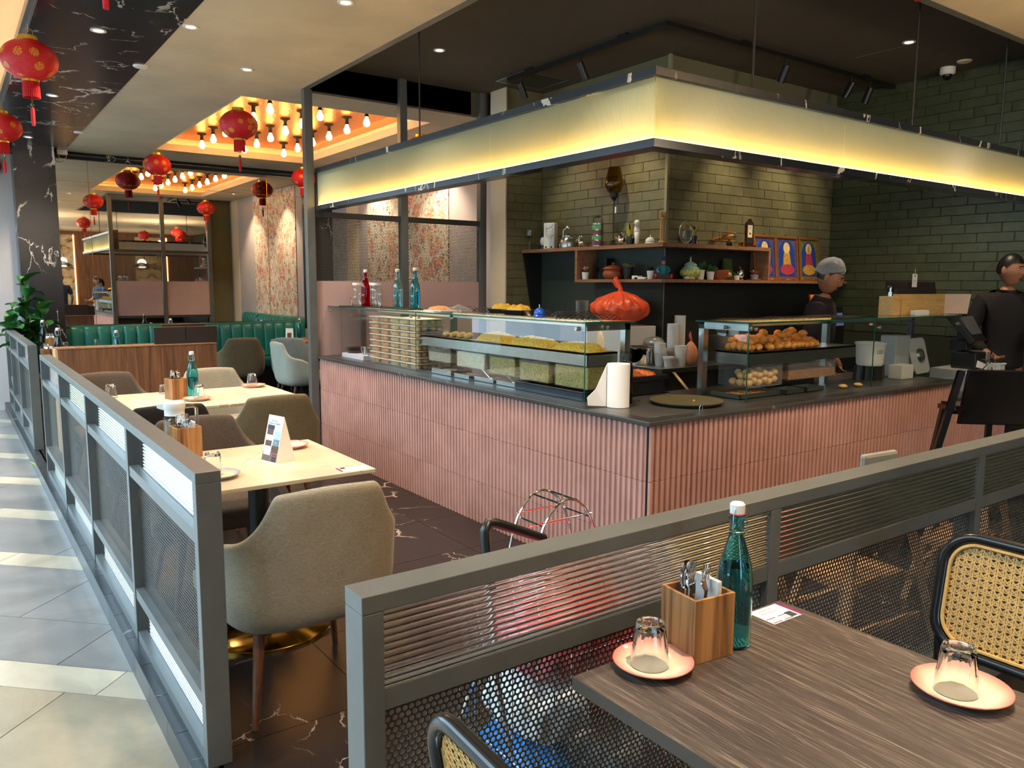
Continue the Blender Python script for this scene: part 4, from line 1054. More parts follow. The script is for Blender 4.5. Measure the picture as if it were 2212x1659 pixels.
for x, y, lb in ((1.375, 6.93, 'flat white smoke detector at the marble band edge, nearer one'), (1.37, 10.34, 'flat white smoke detector at the marble band edge, farther one')):
    tag(obj('smoke_detector', M().lathe([(0, -.014), (.05, -.014), (.058, -.004), (.058, 0), (0, 0)], 24), MT['white'], None, 40, (x, y, ZL)), lb, 'detector')
tag(obj('smoke_detector', M().lathe([(0, -.014), (.05, -.014), (.058, -.004), (.058, 0), (0, 0)], 24), MT['cream'], None, 40, (7.17, 3.45, ZH)), 'small round ceiling detector on the dark ceiling, near the dome camera', 'detector')
def dome(label, x, y, z):
    r = thing('dome_camera', label, 'camera', (x, y, z)); obj('mount', M().lathe([(0, 0), (.062, 0), (.062, -.05), (.05, -.062), (0, -.062)], 24), MT['white'], r, smooth=40)
    obj('dome', M().ball((0, 0, -.062), (.042, .042, .045), 16, 10), MT['black_gloss'], r, smooth=180)
dome('white dome security camera on the dark ceiling at right', 7.28, 3.64, ZH); 
r = thing('wall_camera', 'white security camera box on the marble beam at left', 'camera', (1.36, 11.86, 3.20)); obj('housing', M().box(-.06, .06, -.04, .06, -.03, .03), MT['white'], r, bevel=.006); obj('cable_loop', M().tube([(.045 * math.cos(a * .5), -.03, -.055 + .03 * math.sin(a * .5)) for a in range(13)], .003, 5, True), MT['white'], r)
ac = thing('air_grille', 'perforated metal air grille in the dark ceiling', 'vent', (4.63, 6.16, ZH)); obj('grille_plate', perf(.50, .42, .02, .006, 6), None, ac, loc=(-.25, -.21, -.004), rot=(-PI / 2, 0, 0)); obj('grille_frame', M().box(-.27, .27, -.23, -.21, -.006, 0).box(-.27, .27, .21, .23, -.006, 0).box(-.27, -.25, -.21, .21, -.006, 0).box(.25, .27, -.21, .21, -.006, 0).box(-.25, .25, -.21, .21, -.001, 0), MT['steel'], ac)
hp = thing('access_hatch', 'square access hatch outlined in the dark ceiling', 'hatch', (6.6, 3.7, ZH)); obj('hatch_panel', M().box(-.24, .24, -.24, .24, -.003, 0), MT['ceil_dark'], hp); obj('hatch_gap', M().box(-.25, .25, -.25, -.24, -.002, 0).box(-.25, .25, .24, .25, -.002, 0).box(-.25, -.24, -.24, .24, -.002, 0).box(.24, .25, -.24, .24, -.002, 0), MT['frame'], hp)
tk = thing('track_light', 'black L-shaped ceiling track with adjustable spot heads', 'light', (4.36, 4.2, ZH - .05))
W_('track_rail', M().box(4.34, 4.38, 4.18, 6.16, ZH - .05, ZH - .02).box(4.38, 7.42, 4.18, 4.22, ZH - .05, ZH - .02), MT['black'], tk)
for q_ in ((4.345, 4.375, 4.6, 4.7), (4.345, 4.375, 5.8, 5.9), (5.2, 5.3, 4.185, 4.215), (6.9, 7.0, 4.185, 4.215)): W_('track_mount', M().box(*q_, ZH - .02, ZH), MT['black'], tk)
def head(x, y, tgt, en):
    a = Vector((x, y, ZH - .12)); d = (Vector(tgt) - a).normalized(); m = M().cyl((x, y, ZH - .05), (x, y, ZH - .10), .012, n=8)
    m.cyl(a - d * .02, a + d * .12, .030, n=18); o = W_('spot_head', m, MT['black'], tk, smooth=40)
    L_ = bpy.data.lights.new('track_beam', 'SPOT'); L_.energy = en; L_.color = (1, .84, .60); L_.spot_size = 1.0; L_.spot_blend = .8; L_.shadow_soft_size = .02
    lo = bpy.data.objects.new('track_beam', L_); COL.objects.link(lo); lo.location = a + d * .125; lo.rotation_euler = d.to_track_quat('-Z', 'Y').to_euler()
head(4.36, 5.98, (5.0, 6.0, 2.1), 18); head(4.36, 5.15, (5.03, 5.05, 2.0), 36); head(5.77, 4.2, (5.75, 4.79, 2.0), 36); head(6.72, 4.2, (6.4, 4.79, 2.0), 40); head(7.02, 4.2, (7.0, 4.78, 1.9), 18)
# pendant lamps seen in the mirror, and unseen bowl uplights added to brighten the ceiling
for k, (x, y) in enumerate(((3.1, -4.6), (5.4, -4.6), (1.9, .75), (1.2, -1.7), (5.0, .2))):
    pd = thing('pendant_lamp', ['black flared pendant lamp by the stone panels, seen in the mirror', 'unseen bowl uplight added behind the camera to brighten the ceiling'][k > 1], 'lamp', (x, y, 2.05 if y < -4 else 2.45), 0, ['black pendant lamps by the stone panels', 'added bowl uplights'][k > 1])
    obj('lamp_shade', M().lathe([(.06, .16), (.30, 0), (.295, -.004), (.055, .15)] if k < 2 else [(.0, .0), (.16, .03), (.26, .14), (.255, .145), (.15, .045), (0, .012)], 28, loop=True), MT['black'], pd, smooth=30)
    obj('lamp_glow', M().lathe([(0, .03), (.10, .03), (.10, -.02 if k < 2 else .06), (0, -.02 if k < 2 else .06)], 20), MT['down'], pd); obj('cord', M().cyl((0, 0, .15), (0, 0, ZL - (2.05 if y < -4 else 2.45)), .004, n=6), MT['black'], pd)
    pl_ = bpy.data.lights.new('pendant_light', 'POINT'); pl_.energy = 110 if k > 1 else 50; pl_.color = (1, .78, .52); pl_.shadow_soft_size = .12; po = bpy.data.objects.new('pendant_light', pl_); COL.objects.link(po); po.parent = pd; po.location = (0, 0, .12)
# ------------------------------------------------------------------ tableware
BP = [(0, 0), (.036, 0), (.040, .006), (.040, .150), (.036, .185), (.024, .225), (.0165, .250), (.0155, .285), (.019, .290), (.019, .300), (.0145, .303)]
def lathe_wall(prof, th, n, facet=None):
    inner = [(max(0, r - th) if r > 0 else 0, z + (th * 1.6 if z < .01 else 0)) for r, z in prof][::-1]
    return M().lathe(prof + inner, n)
BM_ = {}
def bottle(label, loc, gl, s=1.0, water=.16, rz=0, group='swing-top glass bottles', stop='white'):
    key = (gl, round(water, 2))
    if key not in BM_:
        a = lathe_wall(BP, .0028, 28).mesh('bottle_glass', MT[gl], 40)
        wp = [(0, .008), (.0365, .008)] + ([(.0365, min(water, .148))] if water else [])
        if water > .15: wp += [(.0328, .184)] if water >= .184 else []
        wp += [(0, wp[-1][1])]
        b = M().lathe(wp, 24).mesh('water', MT['water'] if gl in ('glass', 'bottle_aqua', 'bottle_grey') else MT[gl], 40) if water else None
        BM_[key] = (a, b)
        if 'cap' not in BM_:
            BM_['cap'] = M().lathe([(0, .297), (.016, .299), (.0165, .322), (.013, .326), (0, .326)], 18).mesh('stopper', MT['white'], 40)
            BM_['seal'] = M().lathe([(.0165, .2985), (.018, .3005), (.0165, .303)], 18).mesh('rubber_seal', flat('red_rubber', (190, 50, 50), .6), 40)
            w = M().tube([(.0185, 0, .262), (.022, .004, .27), (.022, .004, .30), (.012, .002, .324), (-.012, .002, .324), (-.022, .004, .30), (-.022, .004, .27), (-.0185, 0, .262)], .0014, 5)
            w.tube([(.017 * math.cos(a_), .017 * math.sin(a_), .262) for a_ in [2 * PI * k / 16 for k in range(16)]], .0014, 5, True)
            w.tube([(.0, -.019, .262), (0, -.022, .257), (.004, -.021, .285), (.0, -.018, .318)], .0014, 5)
            BM_['wire'] = w.mesh('wire_clip', MT['steel'], 60)
    a, b = BM_[key]
    r = thing('swing_bottle', label, 'bottle', loc, rz, group); r.scale = (s,) * 3
    link(a, 'bottle_glass', r); st_ = link(BM_['cap'], 'stopper', r); link(BM_['seal'], 'rubber_seal', st_); link(BM_['wire'], 'wire_clip', st_)
    if b: link(b, 'water', r)
    return r
bottle('teal bottle on the dark foreground table beside the cutlery box', (1.391, 1.085, .75), 'bottle_teal', 1.0, .19, .5)
bottle('bright turquoise bottle on the long white table', (1.385, 5.80, .75), 'bottle_teal', .98, .14)
bottle('small turquoise bottle neck rising behind the wooden divider', (1.36, 8.62, .75), 'bottle_teal', 1.0, .12)
bottle('tall grey bottle just behind the wooden divider end', (.87, 8.75, .75), 'bottle_grey', 1.1, .1)
bottle('clear grey bottle at the far left table by the fig', (.92, 10.75, .75), 'bottle_grey', 1.08, 0)
bottle('dark bottle on the table at the middle of the teal bench', (2.42, 11.15, .75), 'bottle_grey', 1.0, 0)
bottle('turquoise bottle on the round table by the wallpaper', (4.14, 11.05, .75), 'bottle_teal', .9, .1)
# ten-sided tumblers standing upside down
def tumbler_mesh():
    P = [(.0395, 0), (.0385, .006), (.0365, .040)]
    m = M(); n = 40
    def prof(r0, z, fac): # facet amount
        out = []
        for k in range(n):
            a = 2 * PI * k / n; seg = 2 * PI / 10; b = (a % seg) - seg / 2; rf = r0 * math.cos(seg / 2) / math.cos(b); out.append((r0 + (rf - r0) * fac, a, z))
        return out
    rings = [prof(.0405, 0, 0), prof(.0385, .030, 0), prof(.0372, .042, .2), prof(.0365, .048, 1), prof(.0325, .088, 1), prof(.0295, .094, .8),
             prof(.0235, .0945, 0), prof(.021, .089, 0), prof(.0285, .080, 0), prof(.0335, .045, 0), prof(.0385, .0005, 0)]
    v = [(r * math.cos(a), r * math.sin(a), z) for ring in rings for r, a, z in ring]; f = []; R_ = len(rings)
    for j in range(R_ - 1):
        if j == 7: continue
        for k in range(n): l = (k + 1) % n; f.append((j * n + k, j * n + l, (j + 1) * n + l, (j + 1) * n + k))
    j = R_ - 1
    for k in range(n): l = (k + 1) % n; f.append((j * n + k, j * n + l, l, k))
    f.append(tuple(7 * n + k for k in range(n))); f.append(tuple(8 * n + k for k in range(n))[::-1])
    return m.add(v, f).mesh('tumbler_glass', MT['glass'], 28)
TUM = tumbler_mesh()
def tumbler(label, loc, s=1.0, rz=0):
    o = bpy.data.objects.new('tumbler', TUM); COL.objects.link(o); o.location = loc; o.scale = (s,) * 3; o.rotation_euler = (0, 0, rz); return tag(o, label, 'glass', 'upturned faceted tumblers')
def plate_mat(name, rim):
    t = NT(name); tc = t.new('ShaderNodeTexCoord'); ln = t.new('ShaderNodeVectorMath', operation='LENGTH'); sp = t.new('ShaderNodeVectorMath', operation='MULTIPLY'); sp.inputs[1].default_value = (1, 1, 0); t.l(tc.outputs['Object'], sp.inputs[0]); t.l(sp.outputs[0], ln.inputs[0])
    t.base(t.ramp(t.math('MULTIPLY', ln.outputs['Value'], 10), [(.58, lin((246, 232, 204))), (.95, lin(rim))]), .12); return t.m
MT['plate_pink'] = plate_mat('pink_glazed_plate', (216, 118, 108)); MT['plate_blue'] = plate_mat('blue_glazed_plate', (150, 168, 188))
PP = [(0, .006), (.052, .006), (.060, .008), (.088, .0185), (.092, .021), (.0925, .0195), (.088, .0150), (.062, .004), (.058, .0), (.050, 0), (.048, .002), (0, .002)]
PLM = M().lathe(PP, 48).mesh('plate', MT['plate_pink'], 50); PLB = M().lathe(PP, 48).mesh('plate', MT['plate_blue'], 50)
def plate(label, loc, s=1.0, me=None):
    o = bpy.data.objects.new('plate', me or PLM); COL.objects.link(o); o.location = loc; o.scale = (s,) * 3; return tag(o, label, 'plate', 'small side plates')
plate('pink-rimmed plate on the dark table beside the wooden cutlery box', (1.163, 1.107, .75), .92); tumbler('upturned tumbler on the pink plate next to the cutlery box', (1.158, 1.112, .7556), 1.0, .2)
plate('pink-rimmed plate at the right of the dark foreground table', (1.582, .678, .75), .98); tumbler('upturned tumbler on the pink plate at far right', (1.575, .685, .756), 1.0, .5)
plate('pink plate behind the tent card on the nearest white table', (1.33, 3.72, .75), .95); tumbler('upturned tumbler behind the tent card', (1.275, 3.70, .7557), 1.0)
plate('blue-grey plate behind the near railing post on the white table', (.872, 3.30, .75), .95, PLB); tumbler('upturned tumbler on the blue-grey plate at the railing', (.862, 3.335, .7557), 1.0)
plate('pink plate next to the turquoise bottle on the long white table', (1.36, 5.60, .75), .98); tumbler('upturned tumbler in front of the turquoise bottle', (1.382, 5.63, .756), 1.0)
plate('pink plate at the far right corner of the long white table', (1.90, 6.09, .75), .98); tumbler('upturned tumbler at the far right corner of the long white table', (1.90, 6.12, .756), 1.0)
tumbler('upturned tumbler at the railing end of the long white table', (.90, 6.05, .75)); tumbler('small tumbler behind the cutlery box of the long white table', (1.24, 6.06, .75), .7)
for x, y, z, lb in ((1.50, 10.95, .75, 'upturned tumbler on the bench table left of the divider'), (1.12, 10.6, .75, 'upturned tumbler beside the far left cutlery box'), (1.40, 8.6, .75, 'tumbler low behind the divider on its left'), (2.68, 11.05, .75, 'tumbler to the right of the dark menus'), (4.0, 11.0, .75, 'tumbler next to the tent card on the round table'), (4.40, 10.95, .75, 'tumbler at the right of the round table by the bench')): tumbler(lb, (x, y, z))
# ------------------------------------------------------------------ cutlery boxes
def cutlery_mesh(kind):
    m = M()
    def strip(pts, w, th=.0016):
        # ribbon along z with width list in x, bowed in y
        v = []; n = len(pts)
        for (z, y), ww in zip(pts, w): v += [(-ww, y - th, z), (ww, y - th, z), (ww, y + th, z), (-ww, y + th, z)]
        f = [(3, 2, 1, 0), (4 * n - 4, 4 * n - 3, 4 * n - 2, 4 * n - 1)]
        for i in range(n - 1):
            for k in range(4): l = (k + 1) % 4; f.append((4 * i + k, 4 * i + l, 4 * i + 4 + l, 4 * i + 4 + k))
        m.add(v, f)
    strip([(0, 0), (.05, .002), (.115, 0), (.135, -.002)], [.0065, .0055, .003, .003])
    if kind == 'fork':
        strip([(.132, -.002), (.145, .002), (.155, .004)], [.003, .010, .011])
        for k in range(4):
            x = -.009 + .006 * k; m.add([(x - .0018, .003, .153), (x + .0018, .003, .153), (x + .0018, .006, .153), (x - .0018, .006, .153), (x - .0009, -.001, .192), (x + .0009, -.001, .192), (x + .0009, .001, .192), (x - .0009, .001, .192)], [(3, 2, 1, 0), (4, 5, 6, 7), (0, 1, 5, 4), (1, 2, 6, 5), (2, 3, 7, 6), (3, 0, 4, 7)])
    else:
        def fn(u, v):
            a = 2 * PI * u; r = v; return (.0155 * r * math.sin(a), .006 * (1 - r * r) - .001, .162 + .026 * r * math.cos(a))
        m.grid(fn, 16, 5, True)
    return m.mesh(kind, MT['chrome'], 50)
FORK, SPOON = cutlery_mesh('fork'), cutlery_mesh('spoon')
def cutlery_box(label, loc, rz, lean, nfork=4, nspoon=4, s=1.0, where='', napkin=True):
    r = thing('cutlery_box', label, 'box', loc, rz, 'wooden cutlery boxes'); w, h, t_ = .056, .142, .007
    obj('side', M().box(-w, w, -w, -w + t_, 0, h), MT['acacia'], r, bevel=.0015); obj('side', M().box(-w, w, w - t_, w, 0, h), MT['acacia'], r, bevel=.0015)
    obj('side', M().box(-w, -w + t_, -w + t_, w - t_, 0, h), MT['acacia'], r, bevel=.0015); obj('side', M().box(w - t_, w, -w + t_, w - t_, 0, h), MT['acacia'], r, bevel=.0015)
    obj('bottom', M().box(-w + t_, w - t_, -w + t_, w - t_, 0, .006), MT['acacia'], r)
    rr = random.Random(int(loc[0] * 1000)); c, s_ = math.cos(rz), math.sin(rz)
    def put(me, nm, x, y, tilt, az, z=.008):
        o = bpy.data.objects.new(nm, me); COL.objects.link(o); o.location = (loc[0] + c * x - s_ * y, loc[1] + s_ * x + c * y, loc[2] + z); o.rotation_euler = (tilt[0], tilt[1], rz + az)
        return tag(o, '%s standing in the %s' % ('steel fork' if nm == 'fork' else 'steel spoon', where), 'cutlery', nm + 's in the ' + where)
    for k in range(nfork): put(FORK, 'fork', -.030 + .009 * k, -.022 + .014 * (k % 3), (rr.uniform(-.06, .06), rr.uniform(-.08, .08)), rr.uniform(-.6, .6))
    for k in range(nspoon): put(SPOON, 'spoon', -.024 + .010 * k, .008 + .009 * (k % 3), (rr.uniform(-.06, .06), rr.uniform(-.08, .08)), rr.uniform(-.8, .8))
    if napkin:
        nm_ = M()
        for k in range(5): nm_.box(-.036, .036, -.004 + .0022 * k - .004, -.0025 + .0022 * k - .004, 0, .155 - .002 * (k % 2))
        o = obj('napkin_stack', nm_, MT['paper'], None, loc=(loc[0] + c * .026 + s_ * .0, loc[1] + s_ * .026, loc[2] + .008), rot=(0, 0, rz + PI / 2)); tag(o, 'folded white paper napkins in the ' + where, 'napkin')
    return r
cutlery_box('acacia cutlery box on the dark foreground table', (1.300, 1.110, .75), -.12, 0, 4, 3, where='foreground cutlery box')
cutlery_box('acacia cutlery box beside the jug on the nearest white table', (.865, 3.80, .75), .1, 0, 5, 4, where='box beside the water jug')
cutlery_box('acacia cutlery box beside the turquoise bottle', (1.265, 5.76, .75), .25, 0, 2, 6, where='box beside the turquoise bottle', napkin=False)
cutlery_box('cutlery box on the far left table by the fig', (.99, 10.72, .75), 0, 0, 2, 4, where='far left box')
cutlery_box('cutlery box on the middle bench table behind the menus', (2.53, 11.12, .75), 0, 0, 1, 3, where='box behind the menus')
cutlery_box('cutlery box on the round table by the wallpaper', (4.28, 10.92, .75), .3, 0, 1, 2, where='round table box', napkin=False)
cutlery_box('cutlery box behind the far left end of the divider', (.80, 9.0, .75), .2, 0, 1, 3, where='box behind the divider')
# ------------------------------------------------------------------ glass jug with white lid
jg = thing('water_jug', 'clear glass water jug with white lid and square handle', 'jug', (.862, 3.985, .75), -.35)
obj('jug_glass', lathe_wall([(0, 0), (.046, 0), (.052, .008), (.054, .12), (.05, .155), (.043, .17), (.045, .20)], .003, 36), MT['glass'], jg, smooth=40)
obj('water', M().lathe([(0, .007), (.0475, .010), (.0505, .12), (.048, .145), (0, .145)], 32), MT['water'], jg, smooth=40)
obj('lid', M().lathe([(0, .232), (.045, .232), (.050, .228), (.051, .205), (.0465, .196), (.0455, .172), (.0465, .168)], 36), MT['white'], jg, smooth=40)
obj('spout', M().hull8([(-.075, -.012, .205), (-.045, -.02, .195), (-.045, .02, .195), (-.075, .012, .205)], [(-.078, -.012, .222), (-.045, -.022, .226), (-.045, .022, .226), (-.078, .012, .222)]), MT['white'], jg)
obj('handle', M().tube([(.048, 0, .205), (.085, 0, .21), (.098, 0, .196), (.098, 0, .07), (.092, 0, .052), (.052, 0, .05)], .009, 10), MT['glass'], jg, smooth=60)
# ------------------------------------------------------------------ tent card
tcd = thing('tent_card', 'folded white tent card advertising to frequent travellers on the nearest table', 'card', (1.185, 3.475, .75), 0)
tcd.rotation_euler = (0, 0, math.atan2(-.111, .03) + PI / 2 - PI / 2)
# local x along the face (left to right seen from the front), face leaning back towards +y
Wc, Hc, Dc = .115, .205, .052
def q3(x, s): return (x, -Dc * (1 - s), Hc * s)   # point on the front face, s from 0 (foot) to 1 (ridge)
obj('card', M().hull8([(-Wc / 2, -Dc, 0), (Wc / 2, -Dc, 0), (Wc / 2, Dc, 0), (-Wc / 2, Dc, 0)], [(-Wc / 2, -.0006, Hc), (Wc / 2, -.0006, Hc), (Wc / 2, .0006, Hc), (-Wc / 2, .0006, Hc)]), MT['paper'], tcd)
lean_ = math.atan2(Dc, Hc)
def decal(name, x0, x1, s0, s1, mat, lift=.0006):
    n = Vector((0, -math.cos(lean_), math.sin(lean_))) * lift; P = [Vector(q3(*p)) + n for p in ((x0, s0), (x1, s0), (x1, s1), (x0, s1))]
    return obj(name, M().add(P, [(0, 1, 2, 3)]), mat, tcd)
sky = flat('print_sky', (176, 214, 226), .7, 0, .1, 30); mtn = flat('print_mountain', (122, 140, 150), .7, 0, .4, 90); phot = flat('print_photo', (96, 70, 58), .7, 0, .6, 120); dkp = flat('print_dark', (52, 62, 72), .7); ink = flat('print_ink', (50, 54, 60), .7); brn = flat('print_brown', (120, 98, 88), .7, 0, .3, 60)
decal('printed_scene', -.056, .056, .02, .22, brn); decal('printed_sky', .008, .054, .36, .66, sky, .0007); decal('printed_mountain', .008, .054, .36, .50, mtn, .0009); decal('printed_photo', .004, .056, .22, .36, phot, .0008)
decal('printed_phone', -.050, .002, .15, .79, MT['white'], .0010); decal('phone_bar', -.050, .002, .70, .79, dkp, .0013); decal('phone_photo', -.047, -.001, .58, .70, phot, .0013); decal('phone_photo', -.047, -.001, .34, .46, phot, .0013)
decal('app_badge', .018, .05, .035, .075, ink, .0012); decal('app_badge', .018, .05, .085, .125, ink, .0012); decal('red_note', .020, .05, .15, .19, flat('print_red', (150, 50, 50), .7), .0012)
def cardtext(s, size, x, sv, mat=ink):
    n = Vector((0, -math.cos(lean_), math.sin(lean_))) * .0013; p = Vector(q3(x, sv)) + n; text('printed_text', s, size, mat, tcd, p, (PI / 2 - lean_, 0, 0), 'CENTER', 0)
cardtext('Are you a', .0125, -.004, .885); cardtext('frequent traveller?', .0125, -.004, .83); cardtext('Get more points\nwith every meal', .0052, .03, .75); cardtext('Download the app\nand join today', .0052, .03, .68)
# smaller tent card on the round table
tc2 = thing('tent_card', 'small printed tent card on the round table by the bench', 'card', (3.90, 10.80, .75), -.5)
obj('card', M().hull8([(-.05, -.035, 0), (.05, -.035, 0), (.05, .035, 0), (-.05, .035, 0)], [(-.05, -.0006, .17), (.05, -.0006, .17), (.05, .0006, .17), (-.05, .0006, .17)]), MT['paper'], tc2)
obj('printed_photo', M().add([(-.03, -.0325, .02), (.03, -.0325, .02), (.03, -.0105, .12), (-.03, -.0105, .12)], [(0, 1, 2, 3)]), phot, tc2)
# table stickers
pur = flat('sticker_purple', (122, 28, 84), .5)
def sticker(label, loc, rz, w=.135, h=.085):
    r = thing('table_sticker', label, 'sticker', loc, rz, 'white and purple table stickers')
    obj('sticker_sheet', M().box(-w / 2, w / 2, -h / 2, h / 2, 0, .0006), MT['paper'], r); obj('purple_band', M().box(-w / 2, -w / 2 + .012, -h / 2, h / 2, .0006, .0008), pur, r)
    obj('print_block', M().box(-w / 2 + .018, -w / 2 + .042, .008, .034, .0006, .0008), ink, r)
    for a, b, c_, d in ((-.018, .012, .012, .015), (-.018, .012, .033, .036), (.022, .055, .012, .015), (.022, .055, .033, .036)): obj('print_line', M().box(a, b, c_, d, .0006, .0008), pur, r)
    for s, x, y, z in (('STEP 1', -.003, .024, .007), ('STEP 2', .038, .024, .007), ('Scan & order', .012, -.012, .011), ('your favourites', .012, -.026, .008)): text('printed_text', s, z, pur, r, (x, y, .0008), (0, 0, 0), 'CENTER', 0)
    return r
sticker('white and purple sticker at the back corner of the dark foreground table', (1.612, 1.128, .75), PI - .02, .115, .078)
sticker('white and purple sticker at the aisle corner of the nearest white table', (1.40, 3.14, .75), 0, .14, .07)
# ------------------------------------------------------------------ things on the wall shelf
def one(name, m, mat, label, cat, loc=(0, 0, 0), rz=0, smooth=40, group=None, bevel=0):
    o = obj(name, m, mat, None, smooth, loc, (0, 0, rz), bevel); return tag(o, label, cat, group)
UZ, LZ = U1 + .0005, L1 + .0005
WG = lathe_wall([(.0, 0), (.032, .0), (.032, .002), (.006, .006), (.0035, .02), (.0035, .085), (.012, .095), (.034, .13), (.036, .155), (.030, .20)], .0012, 24).mesh('wine_glass', MT['glass'], 40)
o = obj('wine_glass', WG, None, loc=(4.84, 6.47, UZ)); tag(o, 'stemmed wine glass at the left end of the upper shelf', 'glass')
o = obj('wine_glass', WG, None, loc=(4.83, 6.13, UZ)); tag(o, 'stemmed wine glass in front of the white wall dispenser on the upper shelf', 'glass')
r = thing('storm_lantern', 'dark storm lantern with a white chimney at the upper shelf left end', 'lantern', (4.93, 6.34, UZ))
obj('base', M().lathe([(0, 0), (.055, 0), (.055, .03), (.035, .045), (0, .045)], 20), MT['black'], r, smooth=40); obj('chimney', M().lathe([(.03, .045), (.042, .075), (.036, .11), (.025, .125)], 20), MT['white'], r, smooth=60)
obj('cap', M().lathe([(.03, .125), (.036, .13), (.02, .165), (.022, .19), (0, .20)], 18), MT['black'], r, smooth=40); obj('bail', M().tube([(.0, .052, .03), (.0, .062, .10), (0, .045, .15), (0, 0, .235), (0, -.045, .15), (0, -.062, .10), (0, -.052, .03)], .004, 6), MT['black'], r)
r = thing('white_dispenser', 'tall white plastic dispenser standing on the upper shelf', 'dispenser', (4.90, 6.20, UZ), -PI / 2 + .35)
obj('body', M().box(-.062, .062, -.035, .035, 0, .255), MT['white'], r, bevel=.008); obj('front_ridge', M().prism([(-.05, .245), (.05, .245), (.03, .215), (0, .205), (-.03, .215)], -.042, -.034, 'y'), MT['white'], r); obj('nozzles', M().cyl((-.03, -.04, .02), (-.03, -.03, .02), .009, n=10).cyl((.03, -.04, .02), (.03, -.03, .02), .009, n=10), MT['black'], r)
def pot(mat, r0, r1, h): return M().lathe([(0, 0), (r0, 0), (r1, h), (r1 - .003, h), (r1 - .004, h - .008), (0, h - .008)], 24)
def leaves(n, L, wd, up_, seed, z0, r0=.004):
    m = M(); rr = random.Random(seed)
    for k in range(n):
        a = k * 2.4 + rr.uniform(-.3, .3); e = up_ + rr.uniform(-.25, .25); d = Vector((math.cos(a) * math.cos(e), math.sin(a) * math.cos(e), math.sin(e))); l = L * rr.uniform(.7, 1.1); s_ = Vector((-math.sin(a), math.cos(a), 0)) * wd
        p = Vector((math.cos(a) * r0, math.sin(a) * r0, z0)); q = p + d * l * .5; t_ = p + d * l + Vector((0, 0, -l * .15))
        m.add([p, q + s_, t_, q - s_, q + Vector((0, 0, -.002))], [(0, 1, 4), (1, 2, 4), (2, 3, 4), (3, 0, 4)])
    return m
grn = flat('plant_green', (66, 110, 58), .45, 0, .3, 30); pale = flat('succulent_green', (158, 178, 120), .5, 0, .2, 30); dgr = flat('dark_plant_green', (30, 58, 38), .4, 0, .3, 30); pnk = flat('pink_petal', (222, 150, 150), .6, 0, .2, 30); yel = flat('yellow_edge', (206, 196, 96), .5)
def potted(name, label, loc, potmat, pm, parts, cat='plant'):
    r = thing(name, label, cat, loc); obj('pot', pot(potmat, *pm), potmat, r, smooth=40)
    for nm, m, mat in parts: obj(nm, m, mat, r)
    return r
potted('small_plant', 'small dark green plant in a white pot behind the wine glass', (4.93, 6.06, UZ), MT['white'], (.022, .026, .045), [('foliage', leaves(16, .09, .01, 1.3, 3, .04), dgr)])
r = thing('kettle', 'brushed aluminium kettle with upright handle on the upper shelf', 'kettle', (4.90, 5.93, UZ), -.9)
obj('body', M().lathe([(0, 0), (.075, 0), (.078, .01), (.078, .07), (.06, .10), (.04, .108), (.04, .12), (0, .122)], 32), MT['steel'], r, smooth=40); obj('spout', M().tube([(.06, 0, .05), (.10, 0, .08), (.115, 0, .12)], [.02, .013, .010], 10), MT['steel'], r, smooth=60)
obj('handle', M().tube([(-.05, 0, .10), (-.045, 0, .17), (-.01, 0, .20), (.015, 0, .185)], [.008, .009, .012, .010], 8), MT['steel'], r, smooth=60); obj('lid_knob', M().ball((0, 0, .13), .012, 10, 8), MT['black'], r, smooth=180)
def creamer(label, loc, rz, s=1.0):
    r = thing('creamer', label, 'pot', loc, rz, 'polished steel creamers'); r.scale = (s,) * 3
    obj('body', M().lathe([(0, 0), (.028, 0), (.03, .006), (.024, .018), (.034, .038), (.034, .058), (.028, .07), (.028, .078), (.018, .09), (0, .094)], 24), MT['chrome'], r, smooth=40)
    obj('knob', M().ball((0, 0, .10), .007, 8, 6), MT['chrome'], r, smooth=180); obj('handle', M().tube([(.03, 0, .066), (.05, 0, .066), (.052, 0, .04), (.034, 0, .03)], .004, 6), MT['chrome'], r, smooth=60); obj('spout', M().cyl((-.025, 0, .05), (-.046, 0, .07), .009, .005, 8), MT['chrome'], r)
creamer('polished steel creamer between kettle and tiffin carrier', (4.90, 5.73, UZ), .4, 1.05)
creamer('polished steel creamer beside the lamp foot', (4.90, 5.19, UZ), -.6, 1.12)
creamer('polished steel creamer at the right of the lower shelf', (5.89, 4.68, LZ), .3, 1.12)
r = thing('tiffin_carrier', 'four-tier painted tiffin carrier with steel bail handle', 'carrier', (4.90, 5.51, UZ))
pat = [flat('tiffin_green', (108, 172, 106), .4, 0, .5, 60), flat('tiffin_purple', (120, 66, 88), .4, 0, .5, 60)]
for k in range(4): obj('tier', M().lathe([(0, .012 + k * .046), (.053, .012 + k * .046), (.054, .016 + k * .046), (.054, .052 + k * .046), (.053, .056 + k * .046), (0, .056 + k * .046)], 28), pat[(k + 1) % 2], r, smooth=40)
tm = M().lathe([(0, 0), (.056, 0), (.056, .012), (0, .012)], 28).lathe([(0, .196), (.056, .196), (.056, .212), (.03, .22), (0, .22)], 28)
for k in range(1, 4): tm.lathe([(.0545, .008 + k * .046), (.056, .0095 + k * .046), (.0545, .012 + k * .046)], 28)
obj('bands', tm, MT['steel'], r, smooth=40); obj('bail_handle', M().tube([(0, .058, 0), (0, .058, .26), (0, .05, .27), (0, -.05, .27), (0, -.058, .26), (0, -.058, 0)], .004, 6).tube([(0, -.03, .27), (0, .03, .27)], .007, 8), MT['black'], r)
r = thing('table_lamp', 'tall lamp with olive glass shade on a thin dark stem', 'lamp', (4.91, 5.31, UZ))
